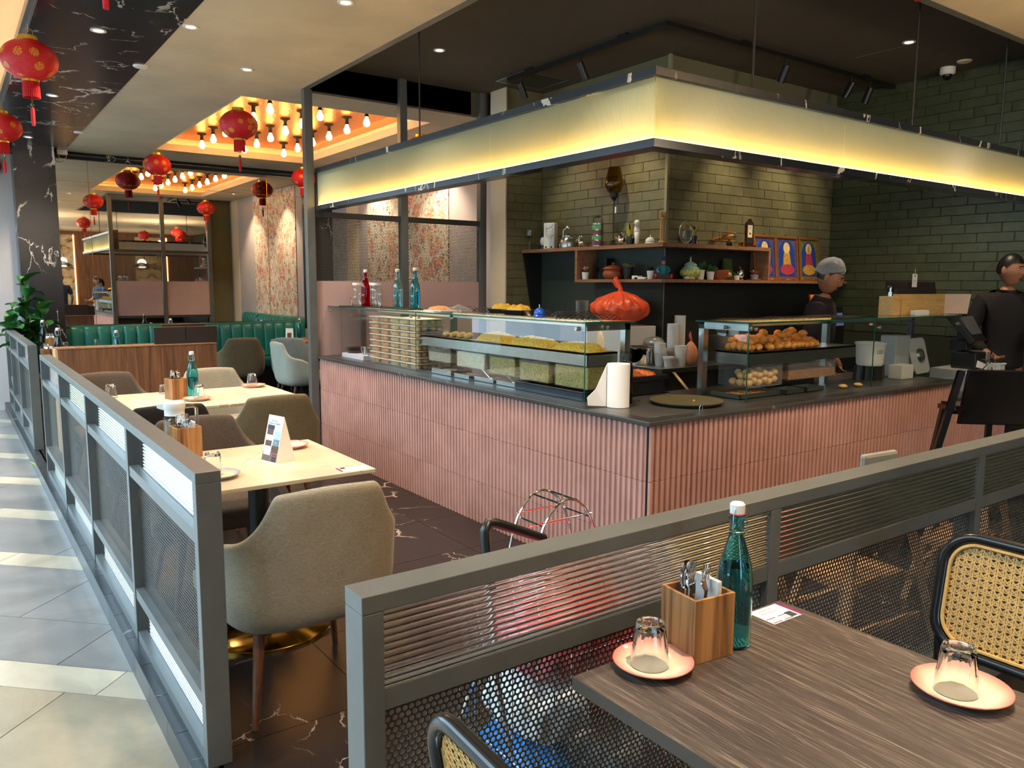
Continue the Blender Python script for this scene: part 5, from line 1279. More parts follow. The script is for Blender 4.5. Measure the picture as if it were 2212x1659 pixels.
obj('foot', M().lathe([(0, 0), (.07, 0), (.068, .008), (.03, .02), (.014, .035), (.018, .05), (.010, .065), (0, .065)], 28), flat('bronze', (58, 46, 38), .35, .6), r, smooth=40); obj('stem', M().cyl((0, 0, .06), (0, 0, .40), .0055, n=10), MT['black'], r, smooth=60)
obj('cup', M().lathe([(0, .395), (.018, .40), (.020, .415), (.036, .43), (.038, .465), (0, .465)], 22), MT['black'], r, smooth=40)
obj('glass_shade', lathe_wall([(.034, .462), (.06, .475), (.084, .53), (.082, .56), (.062, .65), (.05, .69)], .0025, 32), MT['olive_glass'], r, smooth=40)
obj('price_tag', M().box(.008, .0085, -.022, -.004, .29, .345), MT['paper'], r)
potted('snake_plant', 'snake plant with yellow-edged leaves beside the white ornament', (4.92, 5.10, UZ), MT['black'], (.030, .036, .06), [('leaf_edges', leaves(7, .17, .024, 1.35, 5, .05, .01), yel), ('foliage', leaves(7, .16, .017, 1.38, 5, .053, .012), dgr)])
r = thing('animal_ornament', 'white ceramic long-legged animal ornament on the upper shelf', 'ornament', (4.90, 5.0, UZ), .6)
bm_ = M().tube([(-.03, 0, 0), (-.024, 0, .05), (-.012, 0, .10)], [.013, .014, .024], 12).tube([(.03, 0, 0), (.026, 0, .05), (.012, 0, .10)], [.013, .014, .024], 12).tube([(-.004, 0, .09), (0, 0, .13), (0, 0, .165)], [.03, .027, .02], 14).ball((-.006, 0, .185), (.036, .026, .028), 14, 10)
obj('body', bm_, MT['white'], r, smooth=180)
def bell(label, loc, mat, s=1.0):
    r = thing('counter_bell', label, 'bell', loc); r.scale = (s,) * 3
    obj('bell_base', M().lathe([(0, 0), (.046, 0), (.046, .008), (.038, .016), (0, .016)], 26), mat, r, smooth=40); obj('bell_dome', M().lathe([(.04, .018), (.041, .024), (.036, .042), (.018, .056), (0, .06)], 26), mat, r, smooth=60); obj('button', M().cyl((0, 0, .058), (0, 0, .072), .004, n=8).ball((0, 0, .074), .006, 8, 6), MT['chrome'], r, smooth=60)
bell('white counter bell near the corner of the upper shelf', (4.90, 4.84, UZ), MT['white'])
r = thing('carved_column', 'carved wooden column ornament with a crowned top', 'ornament', (4.90, 4.70, UZ)); wdm = flat('carved_wood', (172, 128, 72), .5, 0, .15, 40)
obj('base', M().lathe([(0, 0), (.042, 0), (.04, .012), (.03, .022), (0, .022)], 12), wdm, r)
fm = M()
for k in range(6): fm.cyl((.016 * math.cos(k * PI / 3), .016 * math.sin(k * PI / 3), .02), (.013 * math.cos(k * PI / 3), .013 * math.sin(k * PI / 3), .165), .0085, n=8)
obj('shaft', fm, wdm, r, smooth=60); obj('capital', M().lathe([(0, .163), (.016, .163), (.024, .18), (.024, .188), (.018, .19), (.026, .20), (.026, .212), (0, .212)], 16), wdm, r, smooth=30)
cm_ = M()
for k in range(4): cm_.ball((.016 * math.cos(k * PI / 2), .016 * math.sin(k * PI / 2), .228), (.012, .012, .022), 8, 6).ball((.02 * math.cos(k * PI / 2), .02 * math.sin(k * PI / 2), .25), .011, 8, 6)
obj('crown_figures', cm_, wdm, r, smooth=180)
# right arm of the upper shelf
r = thing('crystal_trophy', 'round crystal trophy plaque with a silver medallion', 'trophy', (5.14, 4.66, UZ), .1)
obj('crystal_disc', M().lathe([(0, -.008), (.088, -.008), (.092, -.004), (.092, .004), (.088, .008), (0, .008)], 40).xf(Matrix.Translation((0, 0, .10)) @ Matrix.Rotation(PI / 2, 4, 'X')), MT['clearplastic'], r, smooth=40)
obj('medallion', M().lathe([(0, 0), (.05, 0), (.05, .004), (.044, .006), (0, .004)], 28).xf(Matrix.Translation((0, -.008, .075)) @ Matrix.Rotation(PI / 2, 4, 'X')), MT['steel'], r, smooth=40)
obj('plate_label', M().box(-.036, .036, -.0095, -.0085, .135, .165), MT['gold'], r); obj('foot', M().box(-.08, .08, -.03, .03, 0, .012), MT['clearplastic'], r)
obj('rim', M().tube([(.09 * math.cos(a), 0, .10 + .09 * math.sin(a)) for a in [2 * PI * k / 40 for k in range(40)]], .003, 6, True), MT['steel'], r, smooth=60)
potted('snake_plant', 'snake plant with yellow-edged leaves behind the crystal trophy', (5.29, 4.72, UZ), MT['black'], (.032, .04, .08), [('leaf_edges', leaves(7, .15, .026, 1.3, 8, .075, .012), yel), ('foliage', leaves(7, .145, .018, 1.33, 8, .078, .014), dgr)])
r = thing('model_biplane', 'wooden model biplane on the upper shelf', 'model', (5.66, 4.66, UZ), .25); mw = flat('varnished_wood', (190, 128, 66), .4, 0, .15, 30)
obj('wing', M().box(-.13, .13, -.03, .03, .045, .051), mw, r, bevel=.002); obj('wing', M().box(-.13, .13, -.035, .025, .118, .124), mw, r, bevel=.002)
obj('fuselage', M().tube([(0, -.07, .08), (0, -.06, .08), (0, .02, .078), (0, .13, .06)], [.012, .024, .021, .008], 12), mw, r, smooth=60); obj('tail', M().box(-.05, .05, .115, .14, .058, .062).box(-.002, .002, .115, .145, .058, .095), mw, r)
st = M()
for x in (-.10, -.055, .055, .10):
    for y in (-.022, .018): st.cyl((x, y, .05), (x, y, .12), .002, n=5)
obj('strut', st, MT['black'], r)['kind'] = 'stuff'; obj('propeller', M().box(-.045, .045, -.076, -.073, .076, .084), MT['black'], r); obj('wheel', M().cyl((-.03, -.03, .016), (-.024, -.03, .016), .016, n=14), MT['black'], r); obj('wheel', M().cyl((.024, -.03, .016), (.03, -.03, .016), .016, n=14), MT['black'], r); obj('axle', M().cyl((-.03, -.03, .016), (.03, -.03, .016), .003, n=6).cyl((-.02, -.03, .016), (-.01, -.03, .06), .003, n=6).cyl((.02, -.03, .016), (.01, -.03, .06), .003, n=6), MT['black'], r)
one('toy_horse_cart', M().ball((0, 0, .026), (.03, .012, .013), 10, 8).cyl((-.02, 0, 0), (-.02, 0, .02), .005, n=6).cyl((.02, 0, 0), (.02, 0, .02), .005, n=6).cyl((.025, 0, .03), (.038, 0, .052), .006, n=6).cyl((-.05, -.012, .02), (-.05, .012, .02), .02, n=12), MT['brass'], 'tiny brass toy cart next to the biplane', 'toy', (5.87, 4.64, UZ), .2)
r = thing('award_plaque', 'dark wooden award plaque with a cream certificate', 'trophy', (6.01, 4.69, UZ), .05); mh = flat('mahogany', (58, 24, 20), .25)
Pq = [(-.05, .02), (.05, .02), (.056, .06), (.05, .09), (.056, .12), (.056, .20), (.05, .225), (.03, .235), (.015, .258), (-.015, .258), (-.03, .235), (-.05, .225), (-.056, .20), (-.056, .12), (-.05, .09), (-.056, .06)]
obj('board', M().prism(Pq, -.008, .008, 'y'), mh, r); obj('inlay', M().prism([(x * .78, .14 + (z - .14) * .84) for x, z in Pq], -.0095, -.008, 'y'), flat('dark_green_inlay', (44, 46, 34), .4), r); obj('foot', M().box(-.075, .075, -.03, .03, 0, .02), mh, r)
obj('certificate', M().box(-.034, .034, -.011, -.0095, .09, .20), flat('cream_card', (228, 206, 170), .6), r); obj('print_line', M().box(-.014, .014, -.0115, -.011, .118, .132), ink, r); obj('print_line', M().box(-.012, .012, -.0115, -.011, .168, .172), ink, r)
text('printed_text', 'A A', .022, ink, r, (0, -.0115, .184), (PI / 2, 0, 0), 'CENTER', 0)
# three framed devotional prints, plain figures only
def picture(label, loc, tilt, w, h, bgc, arch, robe, halo):
    r = thing('framed_print', label, 'picture', loc, 0, 'gilt framed prints on the shelf'); r.rotation_euler = (-tilt, 0, 0); e = .024
    for nm, b in (('frame_rail', (-w / 2, w / 2, 0, e)), ('frame_rail', (-w / 2, w / 2, h - e, h)), ('frame_stile', (-w / 2, -w / 2 + e, e, h - e)), ('frame_stile', (w / 2 - e, w / 2, e, h - e))): obj(nm, M().box(b[0], b[1], -.012, .008, b[2], b[3]), MT['gilt'], r, bevel=.004)
    obj('print_sheet', M().box(-w / 2 + e, w / 2 - e, -.002, .002, e, h - e), bgc, r)
    iw = w / 2 - e
    A = [(-iw * .82, e + .02), (iw * .82, e + .02)] + [(iw * .82 * math.cos(a), h * .60 + h * .30 * math.sin(a)) for a in [PI * k / 12 for k in range(13)]]
    obj('print_arch', M().prism(A, -.0032, -.002, 'y'), arch, r)
    def ell(cx, cz, rx, rz): return [(cx + rx * math.cos(2 * PI * k / 24), cz + rz * math.sin(2 * PI * k / 24)) for k in range(24)]
    obj('print_halo', M().prism(ell(0, h * .73, iw * .34, h * .13), -.0038, -.0032, 'y'), halo, r)
    obj('print_figure', M().prism([(-iw * .45, h * .22), (iw * .45, h * .22), (iw * .38, h * .45), (iw * .30, h * .62), (-iw * .30, h * .62), (-iw * .38, h * .45)], -.0042, -.0036, 'y'), robe[0], r)
    obj('print_robe', M().prism(ell(0, h * .25, iw * .74, h * .12), -.0046, -.0042, 'y'), robe[1], r)
    obj('print_head', M().prism(ell(0, h * .69, iw * .17, h * .055), -.0046, -.0042, 'y').prism([(-iw * .13, h * .73), (iw * .13, h * .73), (0, h * .83)], -.0046, -.0042, 'y'), robe[2], r)
    obj('hanger', M().tube([(.008 * math.cos(a), 0, h + .008 + .008 * math.sin(a)) for a in [2 * PI * k / 10 for k in range(10)]], .0018, 5, True), MT['black'], r)
MT['gilt'] = flat('gilt_frame', (150, 96, 44), .35, .3, .35, 90)
bl = flat('print_blue', (40, 66, 150), .3, 0, .3, 30); vi = flat('print_violet', (86, 78, 120), .3, 0, .5, 50); gd = flat('print_gold', (196, 150, 60), .3, 0, .35, 70); rd = flat('print_rose', (178, 62, 76), .3, 0, .35, 50); gn = flat('print_green_gold', (110, 112, 44), .3, 0, .6, 50); cr = flat('print_cream', (232, 200, 130), .3, 0, .2, 40)
ph = .425
picture('gilt framed print partly hidden behind the shelf end, leftmost of three', (6.295, 4.70, LZ), .10, .33, ph, vi, bl, (gd, rd, cr), cr)
picture('gilt framed print with rose robed figure, middle of three', (6.63, 4.70, LZ), .10, .345, ph, vi, bl, (gd, rd, cr), cr)
picture('gilt framed print with green border and garlanded figure, rightmost of three', (6.985, 4.70, LZ), .10, .33, ph, gn, bl, (rd, gd, gd), cr)
fl_me = {}
def flower(x, y, c, lb):
    if c not in fl_me: fl_me[c] = leaves(12, .022, .007, .7, 2, .004, .003).mesh('flower_head', flat('flower_' + c, {'yellow': (240, 190, 40), 'red': (210, 40, 44), 'orange': (230, 110, 50)}[c], .6), None)
    o = bpy.data.objects.new('marigold' if c != 'red' else 'hibiscus', fl_me[c]); COL.objects.link(o); o.location = (x, y, LZ); tag(o, lb, 'flower', '%s flower heads before the framed prints' % c)
for x, c in ((6.20, 'yellow'), (6.25, 'yellow'), (6.42, 'red'), (6.50, 'yellow'), (6.60, 'red'), (6.72, 'orange'), (6.90, 'orange'), (7.26, 'red')): flower(x, 4.605, c, c + ' flower head laid before the framed prints')
# lower shelf
potted('flower_pot', 'pink flowers in a white pot at the left end of the lower shelf', (4.84, 5.60, LZ), MT['white'], (.026, .034, .065), [('foliage', leaves(14, .05, .011, .6, 4, .06), grn), ('petals', leaves(26, .055, .014, 1.0, 6, .075), pnk)])
one('black_box', M().box(-.04, .04, -.07, .07, 0, .19), MT['black_gloss'], 'shiny black box standing behind the pink flower pot', 'box', (4.95, 5.46, LZ), 0, None, None, .002)
r = thing('clay_pot', 'terracotta cooking pot with domed lid on the lower shelf', 'pot', (4.90, 5.29, LZ)); tc_ = flat('terracotta', (160, 84, 50), .6, 0, .1, 10)
obj('pot', M().lathe([(0, 0), (.06, 0), (.088, .025), (.094, .05), (.084, .075), (.078, .082), (.096, .094), (.092, .098), (.07, .09)], 32), tc_, r, smooth=50); obj('lid', M().lathe([(.088, .097), (.07, .112), (.03, .125), (.012, .128), (.010, .135), (.016, .143), (.012, .15), (0, .152)], 32), tc_, r, smooth=50)
potted('succulent', 'pale green rosette succulent in a black pot on the lower shelf', (4.90, 5.10, LZ), MT['black'], (.035, .05, .10), [('rosette', leaves(44, .085, .020, .55, 7, .095), pale)])
one('white_carton', M().box(-.03, .03, -.10, .02, 0, .018).box(-.03, .03, -.02, .05, .0, .030), MT['white'], 'small white card box lying on the lower shelf', 'box', (4.86, 4.93, LZ), 0, None, None, .002)
potted('succulent', 'small dark succulent in a white pot near the shelf corner', (4.86, 4.785, LZ), MT['white'], (.024, .033, .07), [('rosette', leaves(28, .06, .010, .95, 9, .065), dgr)])
r = thing('musician_figurine', 'figurine of a seated turbaned musician in teal with a red instrument', 'figurine', (4.87, 4.65, LZ), -PI / 4)
tl_ = flat('teal_cloth', (20, 110, 122), .6); skn = flat('figurine_skin', (170, 112, 80), .6)
obj('robe', M().lathe([(0, 0), (.06, 0), (.055, .025), (.034, .05), (.034, .09), (.024, .115), (0, .118)], 18), tl_, r, smooth=60); obj('sleeves', M().tube([(-.032, 0, .10), (-.05, -.02, .07), (-.03, -.05, .05)], .012, 8).tube([(.032, 0, .10), (.05, -.02, .07), (.03, -.05, .05)], .012, 8), tl_, r, smooth=60)
obj('head', M().ball((0, -.004, .137), (.018, .02, .023), 12, 10), skn, r, smooth=180); obj('turban', M().ball((0, 0, .160), (.025, .025, .016), 14, 8).ball((.01, 0, .175), (.012, .012, .012), 8, 6), flat('navy_turban', (24, 46, 110), .6), r, smooth=180); obj('instrument', M().box(-.05, .05, -.075, -.045, .005, .04), mh, r, bevel=.003); obj('cushion', M().cyl((-.075, -.03, .022), (-.055, -.03, .022), .022, n=14).cyl((.055, -.03, .022), (.075, -.03, .022), .022, n=14), flat('crimson', (190, 30, 60), .6), r)
r = thing('glass_jar', 'painted glass jar with a finial lid and green flowers', 'jar', (5.21, 4.66, LZ)); gj = flat('painted_glass', (150, 176, 150), .15, 0, .35, 50, 0, 60, .6); bnd = flat('flower_band', (190, 190, 90), .3, 0, .6, 90)
obj('jar_body', M().lathe([(0, 0), (.045, 0), (.048, .01), (.08, .03), (.086, .06), (.074, .095), (.052, .112), (.05, .118)], 30), gj, r, smooth=50); obj('flower_band', M().lathe([(.083, .036), (.0885, .05), (.0885, .066), (.083, .08)], 30), bnd, r, smooth=50); obj('jar_lid', M().lathe([(.055, .118), (.052, .13), (.02, .15), (.006, .155), (.009, .165), (.005, .175), (.008, .185), (0, .198)], 26), gj, r, smooth=50)
for k, (x, c) in enumerate(((5.10, (200, 196, 190)), (5.16, (206, 196, 60)))): one('toy_car', M().box(-.03, .03, -.012, .012, .005, .016).box(-.014, .018, -.010, .010, .016, .026).cyl((-.018, -.013, .006), (-.018, .013, .006), .006, n=8).cyl((.018, -.013, .006), (.018, .013, .006), .006, n=8), flat('toy_paint_%d' % k, c, .3), ['grey toy car at the shelf corner beside the jar', 'yellow toy car right before the jar'][k], 'toy', (x, 4.60, LZ), .1, None, None, .003)
potted('potted_plant', 'variegated trailing plant in a white pot, left of a pair', (5.37, 4.69, LZ), MT['white'], (.03, .04, .085), [('foliage', leaves(24, .12, .022, .8, 12, .08), grn)])
potted('potted_plant', 'plant with white-edged leaves in a white pot, right of a pair', (5.455, 4.65, LZ), MT['white'], (.026, .036, .07), [('foliage', leaves(18, .10, .020, .7, 13, .065), grn), ('pale_leaves', leaves(7, .09, .016, .4, 14, .07), flat('white_leaf', (206, 214, 196), .5))])
r = thing('clay_boat', 'terracotta oil burner with a spout opening on the lower shelf', 'pot', (5.61, 4.68, LZ)); obj('bowl', M().lathe([(0, 0), (.05, 0), (.082, .05), (.086, .086), (.078, .086), (.07, .05), (0, .02)], 26), tc_, r, smooth=50); obj('opening', M().ball((.05, -.062, .045), (.035, .02, .022), 12, 8), flat('light_terracotta', (206, 130, 92), .6), r, smooth=180)
one('green_pouch', M().hull8([(-.055, -.03, 0), (.055, -.03, 0), (.055, .03, 0), (-.055, .03, 0)], [(-.06, -.004, .19), (.06, -.004, .19), (.06, .004, .19), (-.06, .004, .19)]), flat('green_foil', (66, 84, 36), .3, 0, .3, 20), 'dark green foil pouch standing on the lower shelf', 'packet', (5.76, 4.72, LZ), .05, None)
potted('small_plant', 'little white pot with a fern before the green pouch', (5.79, 4.635, LZ), MT['white'], (.022, .028, .04), [('foliage', leaves(16, .06, .008, .9, 15, .036), grn)])
r = thing('tea_cup', 'grey cup and saucer with a pink flower sprig at the right end', 'cup', (6.07, 4.66, LZ)); gy = flat('grey_stoneware', (150, 150, 148), .4); obj('saucer', M().lathe([(0, 0), (.04, 0), (.065, .008), (.06, .010), (0, .005)], 26), gy, r, smooth=40); obj('cup', M().lathe([(0, .006), (.026, .006), (.040, .05), (.037, .05), (.024, .012), (0, .012)], 26), gy, r, smooth=40); obj('handle', M().tube([(.036, 0, .045), (.056, 0, .042), (.056, 0, .022), (.03, 0, .018)], .004, 6), gy, r); obj('flowers', leaves(20, .07, .012, .9, 16, .045), flat('mauve', (180, 96, 120), .6), r)
# ------------------------------------------------------------------ things on and in the glass cases
TZ = GT + .0045
matm = flat('black_rubber_mat', (26, 22, 20), .7)
def mat_net(x0, x1, y0, y1, seed, wav=.0, p=.022):
    m = M(); rr = random.Random(seed)
    def hz(x, y): return .003 + wav * max(0, math.sin((x + y) * 14)) * (1 if abs(x - x1) < .14 or abs(y - y0) < .25 else 0)
    nx_, ny_ = int((x1 - x0) / p), int((y1 - y0) / p); b = .007
    for i in range(nx_ + 1):
        x = x0 + (x1 - x0) * i / nx_
        P = [(x, y0 + (y1 - y0) * k / (ny_ * 2)) for k in range(ny_ * 2 + 1)]
        v = []; 
        for a, c_ in P: v += [(a - b / 2, c_, hz(a, c_)), (a + b / 2, c_, hz(a, c_))]
        m.add(v, [(2 * k, 2 * k + 1, 2 * k + 3, 2 * k + 2) for k in range(len(P) - 1)])
    for j in range(ny_ + 1):
        y = y0 + (y1 - y0) * j / ny_
        P = [(x0 + (x1 - x0) * k / (nx_ * 2), y) for k in range(nx_ * 2 + 1)]
        v = []
        for a, c_ in P: v += [(a, c_ - b / 2, hz(a, c_) + .0015), (a, c_ + b / 2, hz(a, c_) + .0015)]
        m.add(v, [(2 * k, 2 * k + 1, 2 * k + 3, 2 * k + 2) for k in range(len(P) - 1)])
    return m
o = obj('rubber_mat', mat_net(2.89, 3.20, 3.34, 5.05, 1, .04), matm, None, loc=(0, 0, TZ)); tag(o, 'black open-weave rubber mat rumpled on the left glass case', 'mat')
o = obj('rubber_mat', mat_net(3.70, 4.95, 2.86, 3.18, 2, .012), matm, None, loc=(0, 0, TZ)); tag(o, 'black open-weave rubber mat on the right glass case', 'mat')
one('serving_mat', M().box(2.90, 3.18, 5.5, 6.75, 0, .004), matm, 'flat dark mat under the jars and bottles on the left case', 'mat', (0, 0, TZ), 0, None)
JZ = TZ + .0045
jar_a = lathe_wall([(0, 0), (.042, 0), (.046, .006), (.046, .15), (.04, .165), (.042, .17), (.042, .188)], .0025, 28).mesh('jar_glass', MT['glass'], 40); jar_b = M().lathe([(0, .186), (.044, .186), (.044, .206), (0, .206)], 28).mesh('jar_lid', MT['white'], 40)
for x, y, s, lb in ((3.03, 6.63, 1.0, 'clear glass jar with white lid left of the red bottle'), (3.12, 6.50, 1.0, 'clear glass jar with white lid tucked behind the red bottle'), (3.02, 6.22, 1.0, 'clear glass jar with white lid right of the red bottle')):
    r = thing('lidded_jar', lb, 'jar', (x, y, JZ), 0, 'glass jars on the left case'); link(jar_a, 'jar_glass', r); link(jar_b, 'jar_lid', r)
bottle('red bottle among the jars on the left glass case', (2.99, 6.37, JZ), 'bottle_red', .98, .2, .3)
bottle('clear aqua bottle with a wire clip, front of a pair on the case', (3.02, 5.83, JZ), 'bottle_aqua', .98, .14, .9)
bottle('clear aqua bottle behind its twin on the case', (3.11, 5.99, JZ), 'bottle_aqua', .98, .14, .2)
bottle('teal bottle nearest the woven mat on the left case', (3.03, 5.55, JZ), 'bottle_teal', 1.0, .14, 1.1)
tumbler('small tumbler at the far left end of the glass case', (3.05, 6.78, JZ), .75); tumbler('second small tumbler behind the first at the case end', (3.12, 6.70, JZ), .7)
def heap(name, label, cat, c, rx, ry, h, mat, seed, bumps=14, amp=.012, parent=None, rz=0):
    rr = random.Random(seed); W2 = [(rr.uniform(20, 120), rr.uniform(20, 120), rr.uniform(0, 6)) for _ in range(5)]
    def fn(u, v):
        x, y = (u - .5) * 2, (v - .5) * 2; k = max(0, 1 - (abs(x) ** 2.4 + abs(y) ** 2.4)); z = h * k ** .6
        if k > .02: z += amp * sum(math.sin(a * x * rx + b * y * ry + p_) for a, b, p_ in W2) / 5 * min(1, k * 3) + rr.uniform(-1, 1) * amp * .5
        return (x * rx, y * ry, z)
    o = obj(name, M().grid(fn, 46, 30), mat, parent, None, c, (0, 0, rz)); o['kind'] = 'stuff'
    if label: tag(o, label, cat)
    return o
sev = flat('yellow_sev', (240, 176, 50), .7, 0, .4, 130, .8, 260); sevg = flat('green_yellow_sev', (230, 180, 66), .7, 0, .45, 130, .8, 260); brd = flat('golden_crumbs', (196, 142, 84), .7, 0, .3, 120); brn2 = flat('brown_curry', (150, 96, 52), .5, 0, .4, 60)
one('bread_tray', M().box(-.09, .09, -.13, .13, 0, .008), MT['white'], 'white tray under the crumb-topped bread on the left case', 'tray', (3.03, 5.13, TZ + .003), 0, None)
heap('flat_bread', 'golden crumb-topped flat bread pack on the left case', 'bread', (3.03, 5.17, TZ + .012), .075, .11, .026, brd, 3, amp=.005)
def crumple(u, v):
    x, y = (u - .5) * .16, (v - .5) * .22; return (x, y, max(.001, .045 * (1 - (2 * u - 1) ** 2) * (1 - (2 * v - 1) ** 2) + .012 * math.sin(x * 110 + y * 70) * math.sin(y * 90)))
one('plastic_wrap', M().grid(crumple, 22, 22), MT['clearplastic'], 'crumpled clear plastic bag beside the bread', 'bag', (3.05, 4.93, TZ + .004), 0, 30)
for k, (y, x) in enumerate(((4.46, 3.12), (4.20, 3.06))):
    r = thing('sev_bowl', ['black bowl of yellow sev, left of two on the case', 'black bowl of yellow sev, right of two beside the blue bell'][k], 'bowl', (x, y, TZ + .0045), PI / 2 + .1, 'black bowls of sev')
    obj('bowl', M().hull8([(-.085, -.05, 0), (.085, -.05, 0), (.085, .05, 0), (-.085, .05, 0)], [(-.105, -.066, .034), (.105, -.066, .034), (.105, .066, .034), (-.105, .066, .034)]), MT['black_plastic'], r, bevel=.004)
    heap('sev_heap', None, None, (0, 0, .033), .095, .058, .034, sev, 5 + k, amp=.008, parent=r)
bell('blue counter bell on the left case next to the sev bowls', (2.97, 3.86, TZ + .0045), flat('blue_enamel', (24, 84, 190), .2), .85)
bpy.data.objects['counter_bell.001'].scale = (.85, .85, 1.0)
# tubs of golden puris stacked at the left end of the case
ballm = flat('golden_puri', (226, 148, 66), .55, 0, .2, 20); ballp = flat('pale_puri', (226, 178, 108), .55, 0, .15, 20)
tub = M().hull8([(-.052, -.068, 0), (.052, -.068, 0), (.052, .068, 0), (-.052, .068, 0)], [(-.060, -.078, .044), (.060, -.078, .044), (.060, .078, .044), (-.060, .078, .044)]).mesh('tub_wall', MT['clearplastic'])
lid = M().box(-.0615, .0615, -.0795, .0795, .044, .0475).mesh('tub_lid', MT['cup'])
def puris_in(m_, seed):
    m = M(); rr = random.Random(seed)
    for x in (-.027, .027):
        for y in (-.042, .0, .042): m.ball((x + rr.uniform(-.003, .003), y + rr.uniform(-.003, .003), .023), (.023, .0225, .0195), 9, 6)
    return m.mesh('tub_puris', m_, 180)
PUR = [puris_in(ballm, 1), puris_in(ballp, 2), puris_in(ballm, 3)]
for i in range(5):
    for d in range(2):
        for k in range(8 if i < 3 else 8 - (d == 1)):
            x, y, z = 2.945 + d * .128, 5.345 + i * .166, CZ + .003 + k * .0485
            if z > GT - .06: continue
            tb = thing('puri_tub', 'puri tub, %s of the stack, column %s from the far end, %s rank' % (('bottom', 'second', 'third', 'fourth', 'fifth', 'sixth', 'seventh', 'topmost')[k], ('fifth', 'fourth', 'third', 'second', 'first')[i], ('front', 'back')[d]), 'tub', (x + random.uniform(-.002, .002), y + random.uniform(-.003, .003), z), 0, 'stacked tubs of puris in the left case')
            link(tub, 'tub_wall', tb); link(lid, 'tub_lid', tb); q = link(PUR[0 if i > 2 else 1], 'tub_puris', tb); q['kind'] = 'stuff'
# plates and forks at the far end
for k in range(4): tag(obj('steel_plate', M().lathe([(0, 0), (.05, 0), (.075, .010), (.078, .012), (.05, .004), (0, .004)], 30), MT['steel'], None, 40, (2.99, 6.62, CZ + .040 + k * .013)), 'small steel plate in the stack at the far case end', 'plate', 'steel plates at the far case end')
one('napkin_pack', M().box(2.90, 3.07, 6.25, 6.70, 0, .018).box(2.902, 3.068, 6.252, 6.698, .019, .036), flat('lilac_paper', (214, 206, 222), .7), 'flat lilac paper packs at the far end of the left case', 'paper', (0, 0, CZ + .0015), 0, None)
for k in range(4):
    x, y = 2.98 + .02 * (k % 2), 6.30 + .05 * k
    one('wire_holder', M().tube([(.028 * math.cos(a), .028 * math.sin(a), .06) for a in [2 * PI * q / 14 for q in range(14)]], .0025, 5, True).tube([(.028, 0, .06), (.012, 0, .0), (-.012, 0, 0), (-.028, 0, .06)], .0025, 5).tube([(0, .028, .06), (0, .012, 0), (0, -.012, 0), (0, -.028, .06)], .0025, 5), MT['steel'], 'small steel wire cone stand in the left case', 'stand', (x, y, CZ + .039), k * .4, 60, 'wire cone stands in the left case')
# savouries on the left tray shelf
SZ = 1.1655
heap('sev_heap', 'mound of yellow sev at the middle of the left tray', 'food', (3.045, 4.42, SZ), .095, .20, .055, sev, 21, amp=.012)
heap('sev_heap', 'mound of green-yellow sev beyond the middle of the left tray', 'food', (3.045, 4.0, SZ), .095, .22, .05, sevg, 22, amp=.012)
heap('sev_heap', 'mound of green-yellow sev at the near end of the left tray', 'food', (3.045, 3.57, SZ), .095, .19, .042, sevg, 23, amp=.012)
PB = []
for q in range(3):
    rr = random.Random(40 + q); p_ = [rr.uniform(0, 6) for _ in range(4)]
    def fn(u, v, p_=p_):
        a, b = 2 * PI * u, -PI / 2 + PI * v; k = 1 + .05 * math.sin(2 * a + p_[0]) + .04 * math.sin(3 * a + 4 * b + p_[1]) + .03 * math.sin(7 * b + p_[2])
        return (.031 * k * math.cos(b) * math.cos(a), .031 * k * math.cos(b) * math.sin(a), .027 * k * math.sin(b) + .022)
    PB.append(M().grid(fn, 14, 10, True).mesh('puri', ballm, 180))
PBP = [me.copy() for me in PB]
for me in PBP: me.materials.clear(); me.materials.append(ballp)
rr = random.Random(9)
for k in range(7):
    o = bpy.data.objects.new('puri', PBP[k % 3]); COL.objects.link(o); o.location = (2.99 + .055 * (k % 2), 4.72 + .048 * k, SZ + .0); o.scale = (.8,) * 3; tag(o, 'pale puri in the row at the far end of the left tray', 'puri', 'pale puris on the left tray')
# heap of puris on the right tray
n_ = 0
for layer, (nx_, ny_, x0, x1) in enumerate(((15, 4, 3.80, 4.52), (11, 3, 3.86, 4.44), (5, 2, 4.06, 4.42))):
    for i in range(nx_):
        for j in range(ny_):
            if rr.random() < .12: continue
            o = bpy.data.objects.new('puri', PB[n_ % 3]); COL.objects.link(o); n_ += 1
            yy = 2.935 + .18 * (j + .5 * (layer % 2) + .25) / max(1, ny_ - .2)
            o.location = (x0 + (x1 - x0) * (i + .5 * (j % 2)) / nx_ + rr.uniform(-.008, .008), yy + rr.uniform(-.006, .006), SZ + layer * .034 + rr.uniform(0, .008)); s_ = rr.uniform(.85, 1.15); o.scale = (s_, s_, s_ * rr.uniform(.85, 1.05)); o.rotation_euler = (rr.uniform(-.3, .3), rr.uniform(-.3, .3), rr.uniform(0, 6))
            tag(o, 'golden puffed puri in the heap on the right case tray', 'puri', 'golden puris heaped on the right tray')
